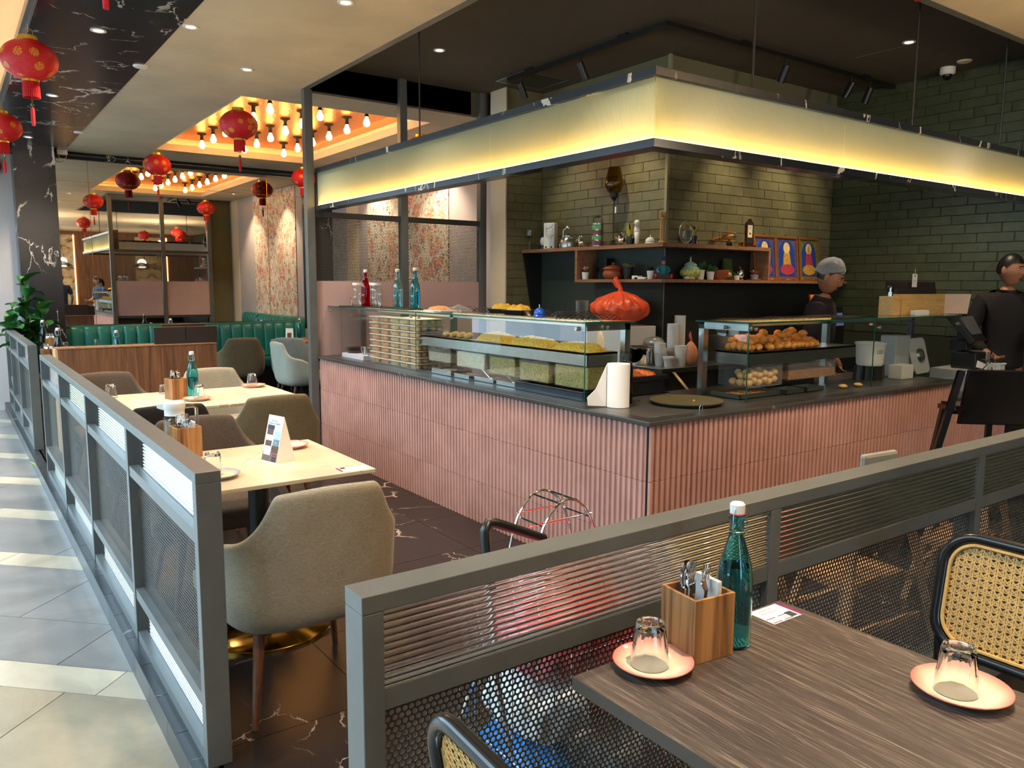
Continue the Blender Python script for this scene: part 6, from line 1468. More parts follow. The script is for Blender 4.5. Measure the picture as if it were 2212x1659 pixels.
# bins hanging under the tray shelves
def bin_(label, x0, x1, y0, y1, z0, z1, fill, mat, lift=.008):
    r = thing('food_bin', label, 'container', ((x0 + x1) / 2, (y0 + y1) / 2, z0)); w, d = (x1 - x0) / 2, (y1 - y0) / 2; h = z1 - z0; t_ = .003
    obj('bin_wall', M().add([(-w, -d, 0), (w, -d, 0), (w, d, 0), (-w, d, 0), (-w, -d, h), (w, -d, h), (w, d, h), (-w, d, h)], [(3, 2, 1, 0), (0, 1, 5, 4), (1, 2, 6, 5), (2, 3, 7, 6), (3, 0, 4, 7)]), MT['clearplastic'], r)
    if fill: o = obj('filling', M().box(-w + .005, w - .005, -d + .005, d - .005, .004, h * fill), mat, r); o['kind'] = 'stuff'
    return r
mix = flat('green_mung_mix', (128, 122, 40), .7, 0, .7, 110, .6, 150); flt = flat('white_papdi', (190, 184, 160), .7, 0, .3, 90, .5, 90)
bin_('clear bin of green mung mix, nearest under the left tray', 2.935, 3.155, 3.36, 3.66, .955, 1.09, .93, mix)
bin_('clear bin of green mung mix, second under the left tray', 2.935, 3.155, 3.72, 4.02, .955, 1.09, .8, mix)
bin_('clear bin of olive green mix, third under the left tray', 2.935, 3.155, 4.07, 4.36, .96, 1.09, .85, mix)
bin_('clear bin of white papdi crisps under the left tray', 2.935, 3.155, 4.42, 4.78, .97, 1.09, .9, flt)
bin_('clear bin of grey herbs, farthest under the left tray', 2.935, 3.155, 4.86, 5.18, .98, 1.09, .6, flat('grey_herbs', (140, 136, 118), .7, 0, .4, 90))
rb = bin_('clear bin of pale puris hanging under the right tray', 3.80, 4.10, 2.91, 3.15, .955, 1.085, 0, None)
for k in range(26):
    o = bpy.data.objects.new('puri', PBP[k % 3]); COL.objects.link(o); o.location = (3.83 + .048 * (k % 6), 2.94 + .055 * ((k // 6) % 3) + .01, .960 + .04 * (k // 13) + .012 * (k % 2)); o.scale = (.8,) * 3; o.rotation_euler = (0, 0, k); tag(o, 'pale puri inside the clear bin under the right tray', 'puri', 'pale puris in the clear bin')
bin_('long clear bin of brown snacks under the right tray', 4.16, 4.66, 2.91, 3.15, .975, 1.085, .5, brn2)
for y, lb in ((3.40, 'dark blue-black crate at the near corner inside the left case'),): one('dark_crate', M().box(2.90, 3.14, 3.36, 4.02, 0, .055).box(2.895, 3.145, 3.355, 4.025, .045, .055), flat('navy_crate', (26, 38, 52), .4), lb, 'crate', (0, 0, CZ + .0015), 0, None, None, .004)
def pan(label, x, y, w, d, mat, seed, h=.018, cs=CZ):
    r = thing('steel_pan', label, 'pan', (x, y, cs + .0015)); obj('pan', M().box(-w, w, -d, d, 0, .004).box(-w, w, -d, -d + .004, 0, h + .012).box(-w, w, d - .004, d, 0, h + .012).box(-w, -w + .004, -d, d, 0, h + .012).box(w - .004, w, -d, d, 0, h + .012), MT['steel'], r)
    if mat: heap('filling', None, None, (0, 0, .004), w - .006, d - .006, h, mat, seed, amp=.008, parent=r)
    return r
pan('steel pan of orange curry in the left case, beside the dark crate', 3.03, 4.16, .10, .11, flat('orange_curry', (196, 120, 56), .4, 0, .4, 60), 31); pan('steel pan of brown curry in the left case', 3.03, 4.42, .10, .12, brn2, 32); pan('empty steel pan in the left case', 2.96, 4.67, .05, .10, None, 33); pan('steel pan of beige dumplings in the left case', 3.0, 4.95, .09, .14, flat('beige_dumpling', (184, 160, 122), .6, 0, .25, 30), 34, .03)
pan('steel pan of spiced crumbs in the right case', 3.90, 3.02, .19, .11, flat('spiced_crumbs', (176, 120, 66), .6, 0, .5, 70), 35); pan('empty steel pan in the right case, left of two', 4.21, 2.95, .09, .06, None, 36); pan('empty steel pan in the right case, right of two', 4.42, 2.95, .09, .06, None, 37)
for x, y, z in ((4.72, 2.89, CZ), (4.88, 2.88, CZ)): o = bpy.data.objects.new('puri', PBP[0]); COL.objects.link(o); o.location = (x, y, z + .002); o.scale = (.9, .9, .5); tag(o, 'single flattened puri lying at the front of the right case', 'puri', 'stray puris in the right case')
one('serving_spoon', M().tube([(2.98, 4.42, .03), (2.96, 4.50, .09)], .005, 6).ball((2.985, 4.40, .026), (.02, .028, .01), 10, 6), MT['chrome'], 'chrome serving spoon in the brown curry pan', 'spoon', (0, 0, CZ), 0, 60); one('serving_spoon', M().tube([(2.98, 4.15, .03), (2.95, 4.22, .095)], .005, 6).ball((2.985, 4.135, .026), (.02, .028, .01), 10, 6), MT['chrome'], 'chrome serving spoon in the orange curry pan', 'spoon', (0, 0, CZ), 0, 60)
one('ladle_handle', M().hull8([(3.60, 3.22, .035), (3.625, 3.22, .035), (3.625, 3.225, .035), (3.60, 3.225, .035)], [(3.56, 3.30, .135), (3.585, 3.30, .135), (3.585, 3.305, .135), (3.56, 3.305, .135)]), MT['steel'], 'steel scoop leaning beside the right case post', 'scoop', (0, 0, CZ), 0, None)
one('crumb_tray', M().box(4.10, 4.60, 3.02, 3.14, 0, .09), flat('black_mesh_basket', (34, 36, 38), .6, 0, .3, 200), 'dark mesh basket at the back of the right case', 'basket', (0, 0, CZ + .001), 0, None, None, .006)
# right end bay of the right case
r = thing('plastic_bucket', 'white plastic tub with printed label in the right bay of the case', 'bucket', (5.35, 3.08, CZ + .10)); obj('bucket', M().lathe([(0, 0), (.085, 0), (.10, .15), (.105, .152), (.105, .165), (.098, .165), (.09, .01), (0, .01)], 30), MT['cup'], r, smooth=40); text('printed_text', 'CEED', .035, ink, r, (-.03, -.096, .10), (PI / 2, 0, .0), 'CENTER', 0)
one('black_cloth_bag', M().grid(lambda u, v: (.12 * math.cos(2 * PI * u) * (1 + .12 * math.sin(9 * u * 2 * PI)), .09 * math.sin(2 * PI * u) * (1 + .12 * math.sin(7 * u * 2 * PI)), .098 * v), 40, 6, True).box(-.07, .07, -.05, .05, .0, .098), flat('black_plastic_bag', (22, 24, 28), .35), 'black bin bag under the white tub', 'bag', (5.35, 3.08, CZ + .001), 0, 40)
r = thing('steel_cover', 'square steel cover with round dome leaning in the right bay', 'cover', (5.95, 3.00, CZ + .002)); r.rotation_euler = (-.25, 0, .1)
obj('cover_plate', M().prism(round_rect(.28, .27, .05), -.006, .006, 'y'), flat('pale_steel', (206, 210, 212), .5, .2), r, loc=(0, 0, .145)); obj('dome', M().lathe([(.055, 0), (.05, .018), (.02, .03), (0, .032)], 26).xf(Matrix.Translation((.0, -.006, .145)) @ Matrix.Rotation(PI / 2, 4, 'X')), MT['steel'], r, smooth=50)
one('steel_box', M().box(5.62, 5.82, 3.04, 3.16, 0, .30), flat('pale_metal', (190, 196, 198), .45, .2), 'upright steel box in the right bay of the case', 'box', (0, 0, CZ + .001), 0, None, None, .004)
one('white_carton', M().box(5.50, 5.66, 2.92, 3.02, 0, .10), MT['white'], 'white carton beside the black bag in the right bay', 'box', (0, 0, CZ + .001), 0, None, None, .003)
# ------------------------------------------------------------------ things on the open counter corner
r = thing('paper_roll', 'white paper towel roll with a loose hanging sheet on the counter corner', 'paper', (2.945, 3.12, CZ + .002), -.75)
obj('roll', M().lathe([(.02, 0), (.062, 0), (.062, .235), (.02, .235)], 40, loop=True), MT['paper'], r, smooth=40)
obj('loose_sheet', M().add([(-.062, 0, .002), (-.062, 0, .23), (-.066, -.02, .225), (-.12, -.055, .10), (-.165, -.075, .055), (-.16, -.07, .012), (-.066, -.02, .002)], [(0, 1, 2, 6), (6, 2, 3, 5), (3, 4, 5)]), MT['paper'], r, solid=.002)
r = thing('black_bottle', 'slim black bottle standing behind the paper towel roll', 'bottle', (3.075, 3.19, CZ + .002)); obj('bottle_body', M().lathe([(0, 0), (.033, 0), (.035, .004), (.035, .20), (.028, .228), (.020, .238), (.020, .245), (0, .245)], 26), MT['black_gloss'], r, smooth=40); obj('cap', M().lathe([(0, .245), (.024, .245), (.024, .275), (0, .277)], 24), MT['black'], r, smooth=40)
one('round_tray', M().lathe([(0, .004), (.175, .004), (.198, .022), (.204, .022), (.204, .018), (.182, 0), (0, 0)], 56), flat('olive_brown_tray', (84, 78, 56), .4), 'round brown non-slip tray on the counter corner', 'tray', (3.345, 2.99, CZ + .002), 0, 40)
r = thing('food_box', 'black insulated box of orange curry on the counter corner', 'box', (3.42, 3.50, CZ)); obj('box_wall', M().box(-.16, .16, -.13, .13, -.0, .10).box(-.175, .175, -.145, .145, .085, .115), MT['black_plastic'], r, bevel=.003); heap('filling', None, None, (0, 0, .114), .15, .12, .02, flat('orange_gravy', (214, 120, 62), .4, 0, .45, 40), 44, amp=.01, parent=r)
W_('side_shelf', M().box(3.24, 3.62, 3.36, 3.66, CZ - .02, CZ), MT['steel'], ct)
one('wire_hook', M().tube([(-.012, 0, 0), (-.012, 0, .02), (-.008, 0, .028), (0, 0, .031), (.008, 0, .028), (.012, 0, .02), (.012, 0, 0)], .002, 6), MT['steel'], 'small steel wire hoop at the front edge by the tray', 'hook', (3.21, 2.765, CZ + .001), 0, 60)
one('crumb', M().ball((0, 0, .004), (.008, .006, .005), 7, 5), sev, 'yellow crumb lying on the round tray', 'crumb', (3.42, 3.0, CZ + .0065), 0)
# back bench
def cupstack(label, x, y, n, r0=.046, h=.11, step=.0105, z=.90):
    prof = [(0, 0), (r0 * .74, 0)]
    for k in range(n): prof += [(r0 * .985, h + k * step - .008), (r0 * 1.03, h + k * step - .006), (r0 * 1.03, h + k * step), (r0 * .985, h + k * step)]
    prof += [(r0 * .95, h + (n - 1) * step), (r0 * .72, .01 + (n - 1) * step), (0, .01 + (n - 1) * step)]
    return one('cup_stack', M().lathe(prof, 22), MT['cup'], label, 'cups', (x, y, z), 0, 40, 'stacks of plastic cups')
cupstack('tall stack of plastic cups, left of the tallest', 4.93, 4.58, 22); cupstack('tallest stack of plastic cups on the back bench', 5.08, 4.64, 28); cupstack('short stack of plastic cups before the tall ones', 4.84, 4.40, 7, .05, .10); cupstack('short stack of plastic cups by the steel pot', 4.70, 4.50, 8, .045, .11); cupstack('smallest stack of plastic cups on the back bench', 4.70, 4.40, 2, .045, .07)
cupstack('upturned white cup showing above the right glass case', 5.55, 4.45, 1, .055, .13, z=1.12)
one('bench_riser', M().box(5.40, 5.70, 4.36, 4.60, 0, .219), MT['steel'], 'steel riser under the white cup on the back bench', 'stand', (0, 0, .9005), 0, None)
r = thing('steel_pot', 'stainless cooking pot on the back bench corner', 'pot', (4.64, 4.66, .9005)); obj('pot', M().lathe([(0, 0), (.095, 0), (.10, .008), (.10, .14), (.108, .146), (.104, .148), (.096, .14), (.094, .01), (0, .01)], 36), MT['chrome'], r, smooth=40); obj('handle', M().tube([(.10, -.03, .12), (.125, -.025, .12), (.125, .025, .12), (.10, .03, .12)], .004, 6), MT['chrome'], r)
OBAG = flat('orange_plastic_bag', (240, 90, 50), .30, 0, .12, 9)
def big_bag(u, v):
    a, b = 2 * PI * u, v; pr = math.sin(PI * min(1, b * 1.08)) ** .55 if b < .82 else math.sin(PI * .8856) ** .55 * max(0, 1 - (b - .82) / .18) ** .8 + .012
    k = 1 + .045 * math.sin(11 * a + 6 * b) + .05 * math.sin(17 * a - 9 * b) * b + .03 * math.sin(5 * a + 2) + .07 * b * math.sin(23 * a)
    z = .285 * b + .012 * math.sin(9 * a + 12 * b) * math.sin(PI * b)
    return (.20 * pr * k * math.cos(a), .285 * pr * k * math.sin(a), z)
r = thing('orange_bag', 'large knotted orange plastic bag on a box at the brick corner', 'bag', (4.74, 5.02, 1.215)); obj('bag_body', M().grid(big_bag, 72, 26, True), OBAG, r, smooth=180)
obj('bag_knot', M().tube([(0, 0, .26), (.0, .0, .30), (-.01, .02, .34), (-.02, .05, .385), (-.02, .055, .36), (-.01, .03, .31)], [.03, .02, .022, .028, .02, .012], 10), OBAG, r, smooth=60)
one('storage_box', M().box(4.56, 4.94, 4.78, 5.28, 0, .305), MT['cup'], 'large pale plastic box under the orange bag', 'box', (0, 0, .9005), 0, None, None, .01)
one('clear_canister', M().lathe([(0, 0), (.05, 0), (.06, .20), (.063, .202), (.058, .203), (.048, .004), (0, .004)], 26), MT['clearplastic'], 'clear plastic canister left of the orange bag', 'canister', (4.66, 5.43, 1.206), 0, 40); one('storage_box', M().box(4.56, 4.94, 5.32, 5.62, 0, .30), MT['steel'], 'steel box under the clear canister', 'box', (0, 0, .9005), 0, None, None, .006)
one('foil_parcel', M().ball((0, 0, .05), (.08, .09, .05), 16, 10), flat('crumpled_foil', (210, 208, 204), .25, .6, .3, 60, .8, 70), 'crumpled foil parcel on a white box by the steel pot', 'parcel', (4.70, 4.92 - .28, 1.06), 0, 30)
bpy.data.objects['foil_parcel'].location = (4.86, 4.72, 1.021); one('white_carton', M().box(4.80, 4.98, 4.66, 4.77, 0, .12), MT['white'], 'white carton under the foil parcel', 'box', (0, 0, .9005), 0, None, None, .003)
r = thing('orange_bag', 'small tied orange bag beside the plastic cups', 'bag', (4.88, 4.33, .9005)); r.scale = (.27, .19, .72); r.location = (4.90, 4.35, .9005); obj('bag_body', M().grid(big_bag, 48, 20, True), flat('peach_bag', (230, 150, 110), .35), r, smooth=180); obj('bag_knot', M().tube([(0, 0, .26), (.0, .0, .31), (-.02, .04, .345), (-.03, .07, .33)], [.05, .03, .05, .03], 10), OBAG, r, smooth=60)
r = thing('white_cloth', 'white cloth hanging from the frame inside the left case', 'cloth', (3.17, 3.52, 1.17)); obj('cloth', M().grid(lambda u, v: (.03 * (u - .5) * (1.6 - v) + .004 * math.sin(u * 20), .10 * (u - .5) * (1.7 - 1.5 * v) + .006 * math.sin(9 * u + 8 * v), .128 * v), 16, 8), flat('cream_cloth', (222, 206, 176), .8), r, smooth=180)
# ------------------------------------------------------------------ cashier end
r = thing('soap_dispenser', 'bamboo pump dispenser at the left of the bamboo tray', 'dispenser', (5.46, 3.02, TZ)); obj('body', M().box(-.055, .055, -.05, .05, 0, .135), MT['bamboo'], r, bevel=.002); obj('pump', M().cyl((0, 0, .135), (0, 0, .165), .018, n=18).cyl((0, 0, .165), (0, 0, .20), .008, n=12).tube([(0, 0, .20), (-.03, 0, .205), (-.055, 0, .197)], .007, 8), MT['chrome'], r, smooth=40)
r = thing('bamboo_tray', 'bamboo organiser standing on edge on the right case', 'tray', (5.98, 3.0, TZ)); obj('front_board', M().box(-.42, .20, -.012, 0, 0, .15), MT['bamboo'], r); obj('end_board', M().hull8([(.20, -.012, 0), (.38, -.10, 0), (.385, -.09, 0), (.205, 0, 0)], [(.20, -.012, .15), (.42, -.10, .15), (.425, -.09, .15), (.205, 0, .15)]), flat('pale_birch', (222, 196, 176), .5), r); obj('base_board', M().box(-.42, .22, 0, .10, 0, .012), MT['bamboo'], r); obj('end_board', M().box(-.42, -.408, 0, .10, .012, .15), MT['bamboo'], r)
one('menu_board', M().hull8([(-.36, -.005, 0), (.36, -.005, 0), (.36, .005, 0), (-.36, .005, 0)], [(-.36, .035, .24), (.36, .035, .24), (.36, .045, .24), (-.36, .045, .24)]), mb, 'dark menu folder standing behind the bamboo organiser', 'menu', (6.06, 3.155, TZ), 0, None)
one('menu_board', M().box(-.30, .22, -.01, .01, 0, .185), flat('black_binder', (30, 32, 36), .4), 'black binder between organiser and menu folder', 'menu', (6.02, 3.125, TZ), 0, None)
r = thing('hang_tag', 'white hanging paper tag above the bamboo organiser', 'tag', (6.02, 3.145, TZ + .20)); obj('tag_sheet', M().box(-.035, .035, -.001, .001, .0, .10), MT['paper'], r); obj('tag_hole', M().cyl((0, -.0015, .085), (0, .0015, .085), .008, n=10), ink, r); obj('tag_cord', M().cyl((0, 0, .085), (.0, .0, .14), .0015, n=5), MT['paper'], r); text('printed_text', 'RESERVED\nthank you', .009, ink, r, (0, -.0015, .045), (PI / 2, 0, 0), 'CENTER', 0)
for k, x in enumerate((5.64, 5.74)): one('white_card_box', M().box(-.045, .045, -.02, .02, 0, .035), MT['white'], ['small white card box before the organiser, left of two', 'small white card box before the organiser, right of two'][k], 'box', (x, 2.92, TZ), 0, None, None, .002)
one('paper_slips', M().cyl((-.06, 0, .018), (.5, 0, .018), .018, n=14), MT['steel'], 'rolled silver tube lying on the right end of the case', 'tube', (5.72, 3.18, TZ), 0, 40) if False else None
# terminal stand on the back bench with three phones and a tablet
r = thing('coffee_machine', 'black machine with a tablet screen behind the hairnet man', 'machine', (6.80, 4.50, .9005)); obj('machine_body', M().box(-.26, .26, -.16, .16, 0, .36), MT['black_plastic'], r, bevel=.006); obj('tablet', M().hull8([(-.02, -.20, .26), (.20, -.20, .26), (.20, -.185, .26), (-.02, -.185, .26)], [(-.02, -.165, .45), (.20, -.165, .45), (.20, -.15, .45), (-.02, -.15, .45)]), MT['black_gloss'], r); obj('tablet_screen', M().add([(-.005, -.1995, .275), (.185, -.1995, .275), (.185, -.167, .435), (-.005, -.167, .435)], [(0, 1, 2, 3)]), emit('dim_screen', (70, 80, 120), .5), r)
for k, (c, s_) in enumerate((((230, 110, 50), (110, 160, 240)), ((20, 130, 110), (120, 170, 220)), ((200, 50, 60), (40, 60, 230)))):
    x = 6.70 + .105 * k; q = thing('payment_phone', ['payment phone with orange top card', 'payment phone with green top card', 'payment phone with red top card'][k] + ' on the black machine', 'phone', (x, 4.42, 1.262), -.25, 'payment phones')
    obj('phone_body', M().hull8([(-.042, -.03, 0), (.042, -.03, 0), (.042, -.02, 0), (-.042, -.02, 0)], [(-.042, .04, .17), (.042, .04, .17), (.042, .05, .17), (-.042, .05, .17)]), MT['black_gloss'], q); obj('phone_screen', M().add([(-.036, -.0305, .01), (.036, -.0305, .01), (.036, .019, .125), (-.036, .019, .125)], [(0, 1, 2, 3)]), emit('phone_screen_%d' % k, s_, .9), q); obj('card_top', M().hull8([(-.04, .028, .15), (.04, .028, .15), (.04, .055, .15), (-.04, .055, .15)], [(-.04, .045, .205), (.04, .045, .205), (.04, .065, .205), (-.04, .065, .205)]), flat('card_%d' % k, c, .5), q)
one('wall_pen_cup', M().lathe([(0, 0), (.03, 0), (.03, .10), (.026, .10), (.026, .006), (0, .006)], 20).cyl((.01, 0, .01), (.02, 0, .17), .004, n=6).cyl((-.01, .005, .01), (-.015, .01, .16), .004, n=6), MT['white'], 'white pen cup with pens beside the phones', 'cup', (6.60, 4.40, 1.262), 0, 40)
# point of sale
r = thing('pos_terminal', 'dark point-of-sale screen tilted on a stand at the cashier', 'terminal', (6.50, 2.98, .7655), .15); gyp = flat('pos_grey', (92, 96, 102), .35)
obj('stand', M().box(-.07, .07, -.05, .07, .29, .37).box(-.03, .03, -.02, .04, .36, .47), MT['black_plastic'], r, bevel=.004)
obj('screen_housing', M().hull8([(-.16, -.13, .37), (.16, -.13, .37), (.16, -.09, .345), (-.16, -.09, .345)], [(-.16, .05, .585), (.16, .05, .585), (.16, .10, .56), (-.16, .10, .56)]), MT['black_plastic'], r, bevel=.004); obj('screen_back', M().hull8([(-.10, -.10, .40), (.16, -.10, .40), (.16, -.07, .37), (-.10, -.07, .37)], [(-.10, -.01, .555), (.16, -.01, .555), (.16, .03, .53), (-.10, .03, .53)]), gyp, r, bevel=.004)
one('cash_drawer', M().box(-.20, .20, -.15, .16, 0, .16).box(-.19, .19, -.156, -.15, .02, .14), flat('pos_pale', (164, 166, 168), .4), 'grey steel cash drawer below the point-of-sale screen', 'drawer', (6.40, 2.92, .7655), .05, None, None, .004)
r = thing('receipt_printer', 'black receipt printer with silver side on the cash drawer', 'printer', (6.47, 2.90, .926), .1); obj('printer_body', M().box(-.15, .06, -.09, .09, 0, .125), MT['black_plastic'], r, bevel=.01); obj('printer_side', M().box(.06, .15, -.09, .09, 0, .128), flat('silver_plastic', (168, 170, 174), .3), r, bevel=.01); obj('receipt', M().add([(-.16, -.095, .02), (-.04, -.13, -.005), (-.01, -.125, .03), (-.13, -.092, .07)], [(0, 1, 2, 3)]), MT['paper'], r, solid=.001)
one('white_tub', M().box(-.10, .10, -.07, .07, 0, .20).box(-.11, .11, -.08, .08, .185, .20), MT['white'], 'white plastic tub with cables at the cashier', 'tub', (6.63, 2.82, .7655), 0, None, None, .006) if False else one('white_tub', M().box(-.06, .03, -.07, .07, 0, .20).box(-.065, .035, -.08, .08, .185, .20), MT['white'], 'white plastic tub with cables at the cashier', 'tub', (6.64, 2.80, .7655), 0, None, None, .006)
rr = random.Random(5); cbm = M()
for k in range(9):
    a = Vector((6.34 + rr.uniform(0, .28), 2.74 + rr.uniform(-.01, .05), .94 + rr.uniform(-.02, .04))); P = [a]
    for q in range(5): P.append(P[-1] + Vector((rr.uniform(-.07, .08), rr.uniform(-.02, .015), rr.uniform(-.055, .05))))
    cbm.tube(P, .004, 5)
o = one('cable_tangle', cbm, MT['black'], 'tangle of black and grey cables around the printer', 'cables', (0, 0, 0), 0, 60); o['kind'] = 'stuff'
for k, c in enumerate(((200, 196, 186), (120, 150, 140))): one('cable', M().tube([(6.10 + .04 * k, 2.80, .90), (6.2, 2.76, .93 - .03 * k), (6.28, 2.735, .88), (6.30, 2.72, .82), (6.27, 2.70, .785)], .005, 6), flat('cable_%d' % k, c, .5), ['pale cable looping down before the cash drawer', 'green-grey cable looping down before the cash drawer'][k], 'cable', (0, 0, 0), 0, 60)
# ------------------------------------------------------------------ people
def skin_mesh(name, verts, edges, radii, sub=2, mat=None):
    me = bpy.data.meshes.new(name); me.from_pydata([tuple(v) for v in verts], edges, []); o = bpy.data.objects.new(name, me); COL.objects.link(o)
    o.modifiers.new('skin', 'SKIN'); sv = me.skin_vertices[0].data
    for i, r in enumerate(radii): sv[i].radius = r if hasattr(r, '__len__') else (r, r)
    sv[0].use_root = True
    s_ = o.modifiers.new('sub', 'SUBSURF'); s_.levels = sub; s_.render_levels = sub
    out = bpy.data.meshes.new_from_object(o.evaluated_get(bpy.context.evaluated_depsgraph_get()))
    bpy.data.objects.remove(o, do_unlink=True); return out
def to_M(me):
    m = M(); m.v = [tuple(v.co) for v in me.vertices]; m.f = [tuple(p.vertices) for p in me.polygons]; return m
def gs(x, y, z, cx, cy, cz, sx, sy, sz): return math.exp(-((x - cx) / sx) ** 2 - ((y - cy) / sy) ** 2 - ((z - cz) / sz) ** 2)
def head_point(a, b, k=1.0):
    # a: azimuth (0 = face, +y), b: elevation ; metres about the head centre
    x = math.sin(a) * math.cos(b); y = math.cos(a) * math.cos(b); z = math.sin(b)
    X, Y, Z = .073 * x, .094 * y, .115 * z
    if z < 0: X *= 1 - .30 * (-z) ** 1.5; Y *= 1 - (.10 if y > 0 else .34) * (-z) ** 1.3
    if y > 0: Y += -.006 * (1 - z * z)
    X *= k; Y *= k; Z *= k
    if k < 1.02:
        d = .019 * gs(x, 0, z, 0, 0, -.19, .15, 1, .11) + .010 * gs(x, 0, z, 0, 0, .08, .11, 1, .2) + .008 * gs(x, 0, z, 0, 0, -.48, .30, 1, .10) + .010 * gs(x, 0, z, 0, 0, -.80, .30, 1, .16) + .006 * gs(x, 0, z, 0, 0, .24, .5, 1, .08)
        d -= .010 * (gs(x, 0, z, .36, 0, .07, .17, 1, .10) + gs(x, 0, z, -.36, 0, .07, .17, 1, .10)); d += .004 * (gs(x, 0, z, .55, 0, -.16, .2, 1, .16) + gs(x, 0, z, -.55, 0, -.16, .2, 1, .16))
        if y > 0: Y += d
    return Vector((X, Y, Z))
def head_M():
    m = M().grid(lambda u, v: head_point(2 * PI * u, -PI / 2 + .02 + (PI - .04) * v), 56, 36, True)
    for s in (-1, 1):
        e = M().ball((0, 0, 0), (.010, .020, .032), 10, 8); e.xf(Matrix.Translation((s * .074, -.008, -.004)) @ Matrix.Rotation(s * .35, 4, 'Z')); m.add(e.v, e.f)
    return m
HAIR = {'short': (.30, .2), 'long': (.34, -.9)}
def cap_M(front, back, k, thick=0):
    def fn(u, v):
        a = 2 * PI * u - PI; q = abs(a) / PI; lim = front + (back - front) * sstep(.28, .62, q); b = lim + (PI / 2 - .01 - lim) * v
        p = head_point(a, b, k); return p + Vector((0, -.004, .004))
    return M().grid(fn, 48, 14, True)
def hand_chain(wrist, d, up_, curl, V, E, R, parent_idx, thumb=1):
    # palm and five fingers as skinned chains from the wrist; d: pointing direction, up_: back of the hand
    d = Vector(d).normalized(); n = Vector(up_); n = (n - d * n.dot(d)).normalized(); s = d.cross(n) * thumb; w = Vector(wrist)
    def addv(p, r, par): V.append(p); R.append(r); E.append((par, len(V) - 1)); return len(V) - 1
    pm = addv(w + d * .045, (.030, .016), parent_idx)
    for k, (off, L) in enumerate(((-.028, .068), (-.009, .078), (.010, .074), (.027, .058))):
        b = addv(w + d * .088 + s * off, .0095, pm); p = V[b]; dd = d.copy(); par = b
        for q, f in enumerate((.44, .32, .24)):
            dd = (Matrix.Rotation(curl * (.6 + .4 * q), 3, s * thumb) @ dd) if True else dd
            p = p + dd * L * f; par = addv(p, .0085 - .0008 * q, par)
    t1 = addv(w + d * .03 - s * .032 - n * .006, .011, pm); t2 = addv(V[t1] + (d * .7 - s * .55 - n * .35).normalized() * .034, .0095, t1); addv(V[t2] + (d * .9 - s * .1 - n * .45).normalized() * .028, .0085, t2)
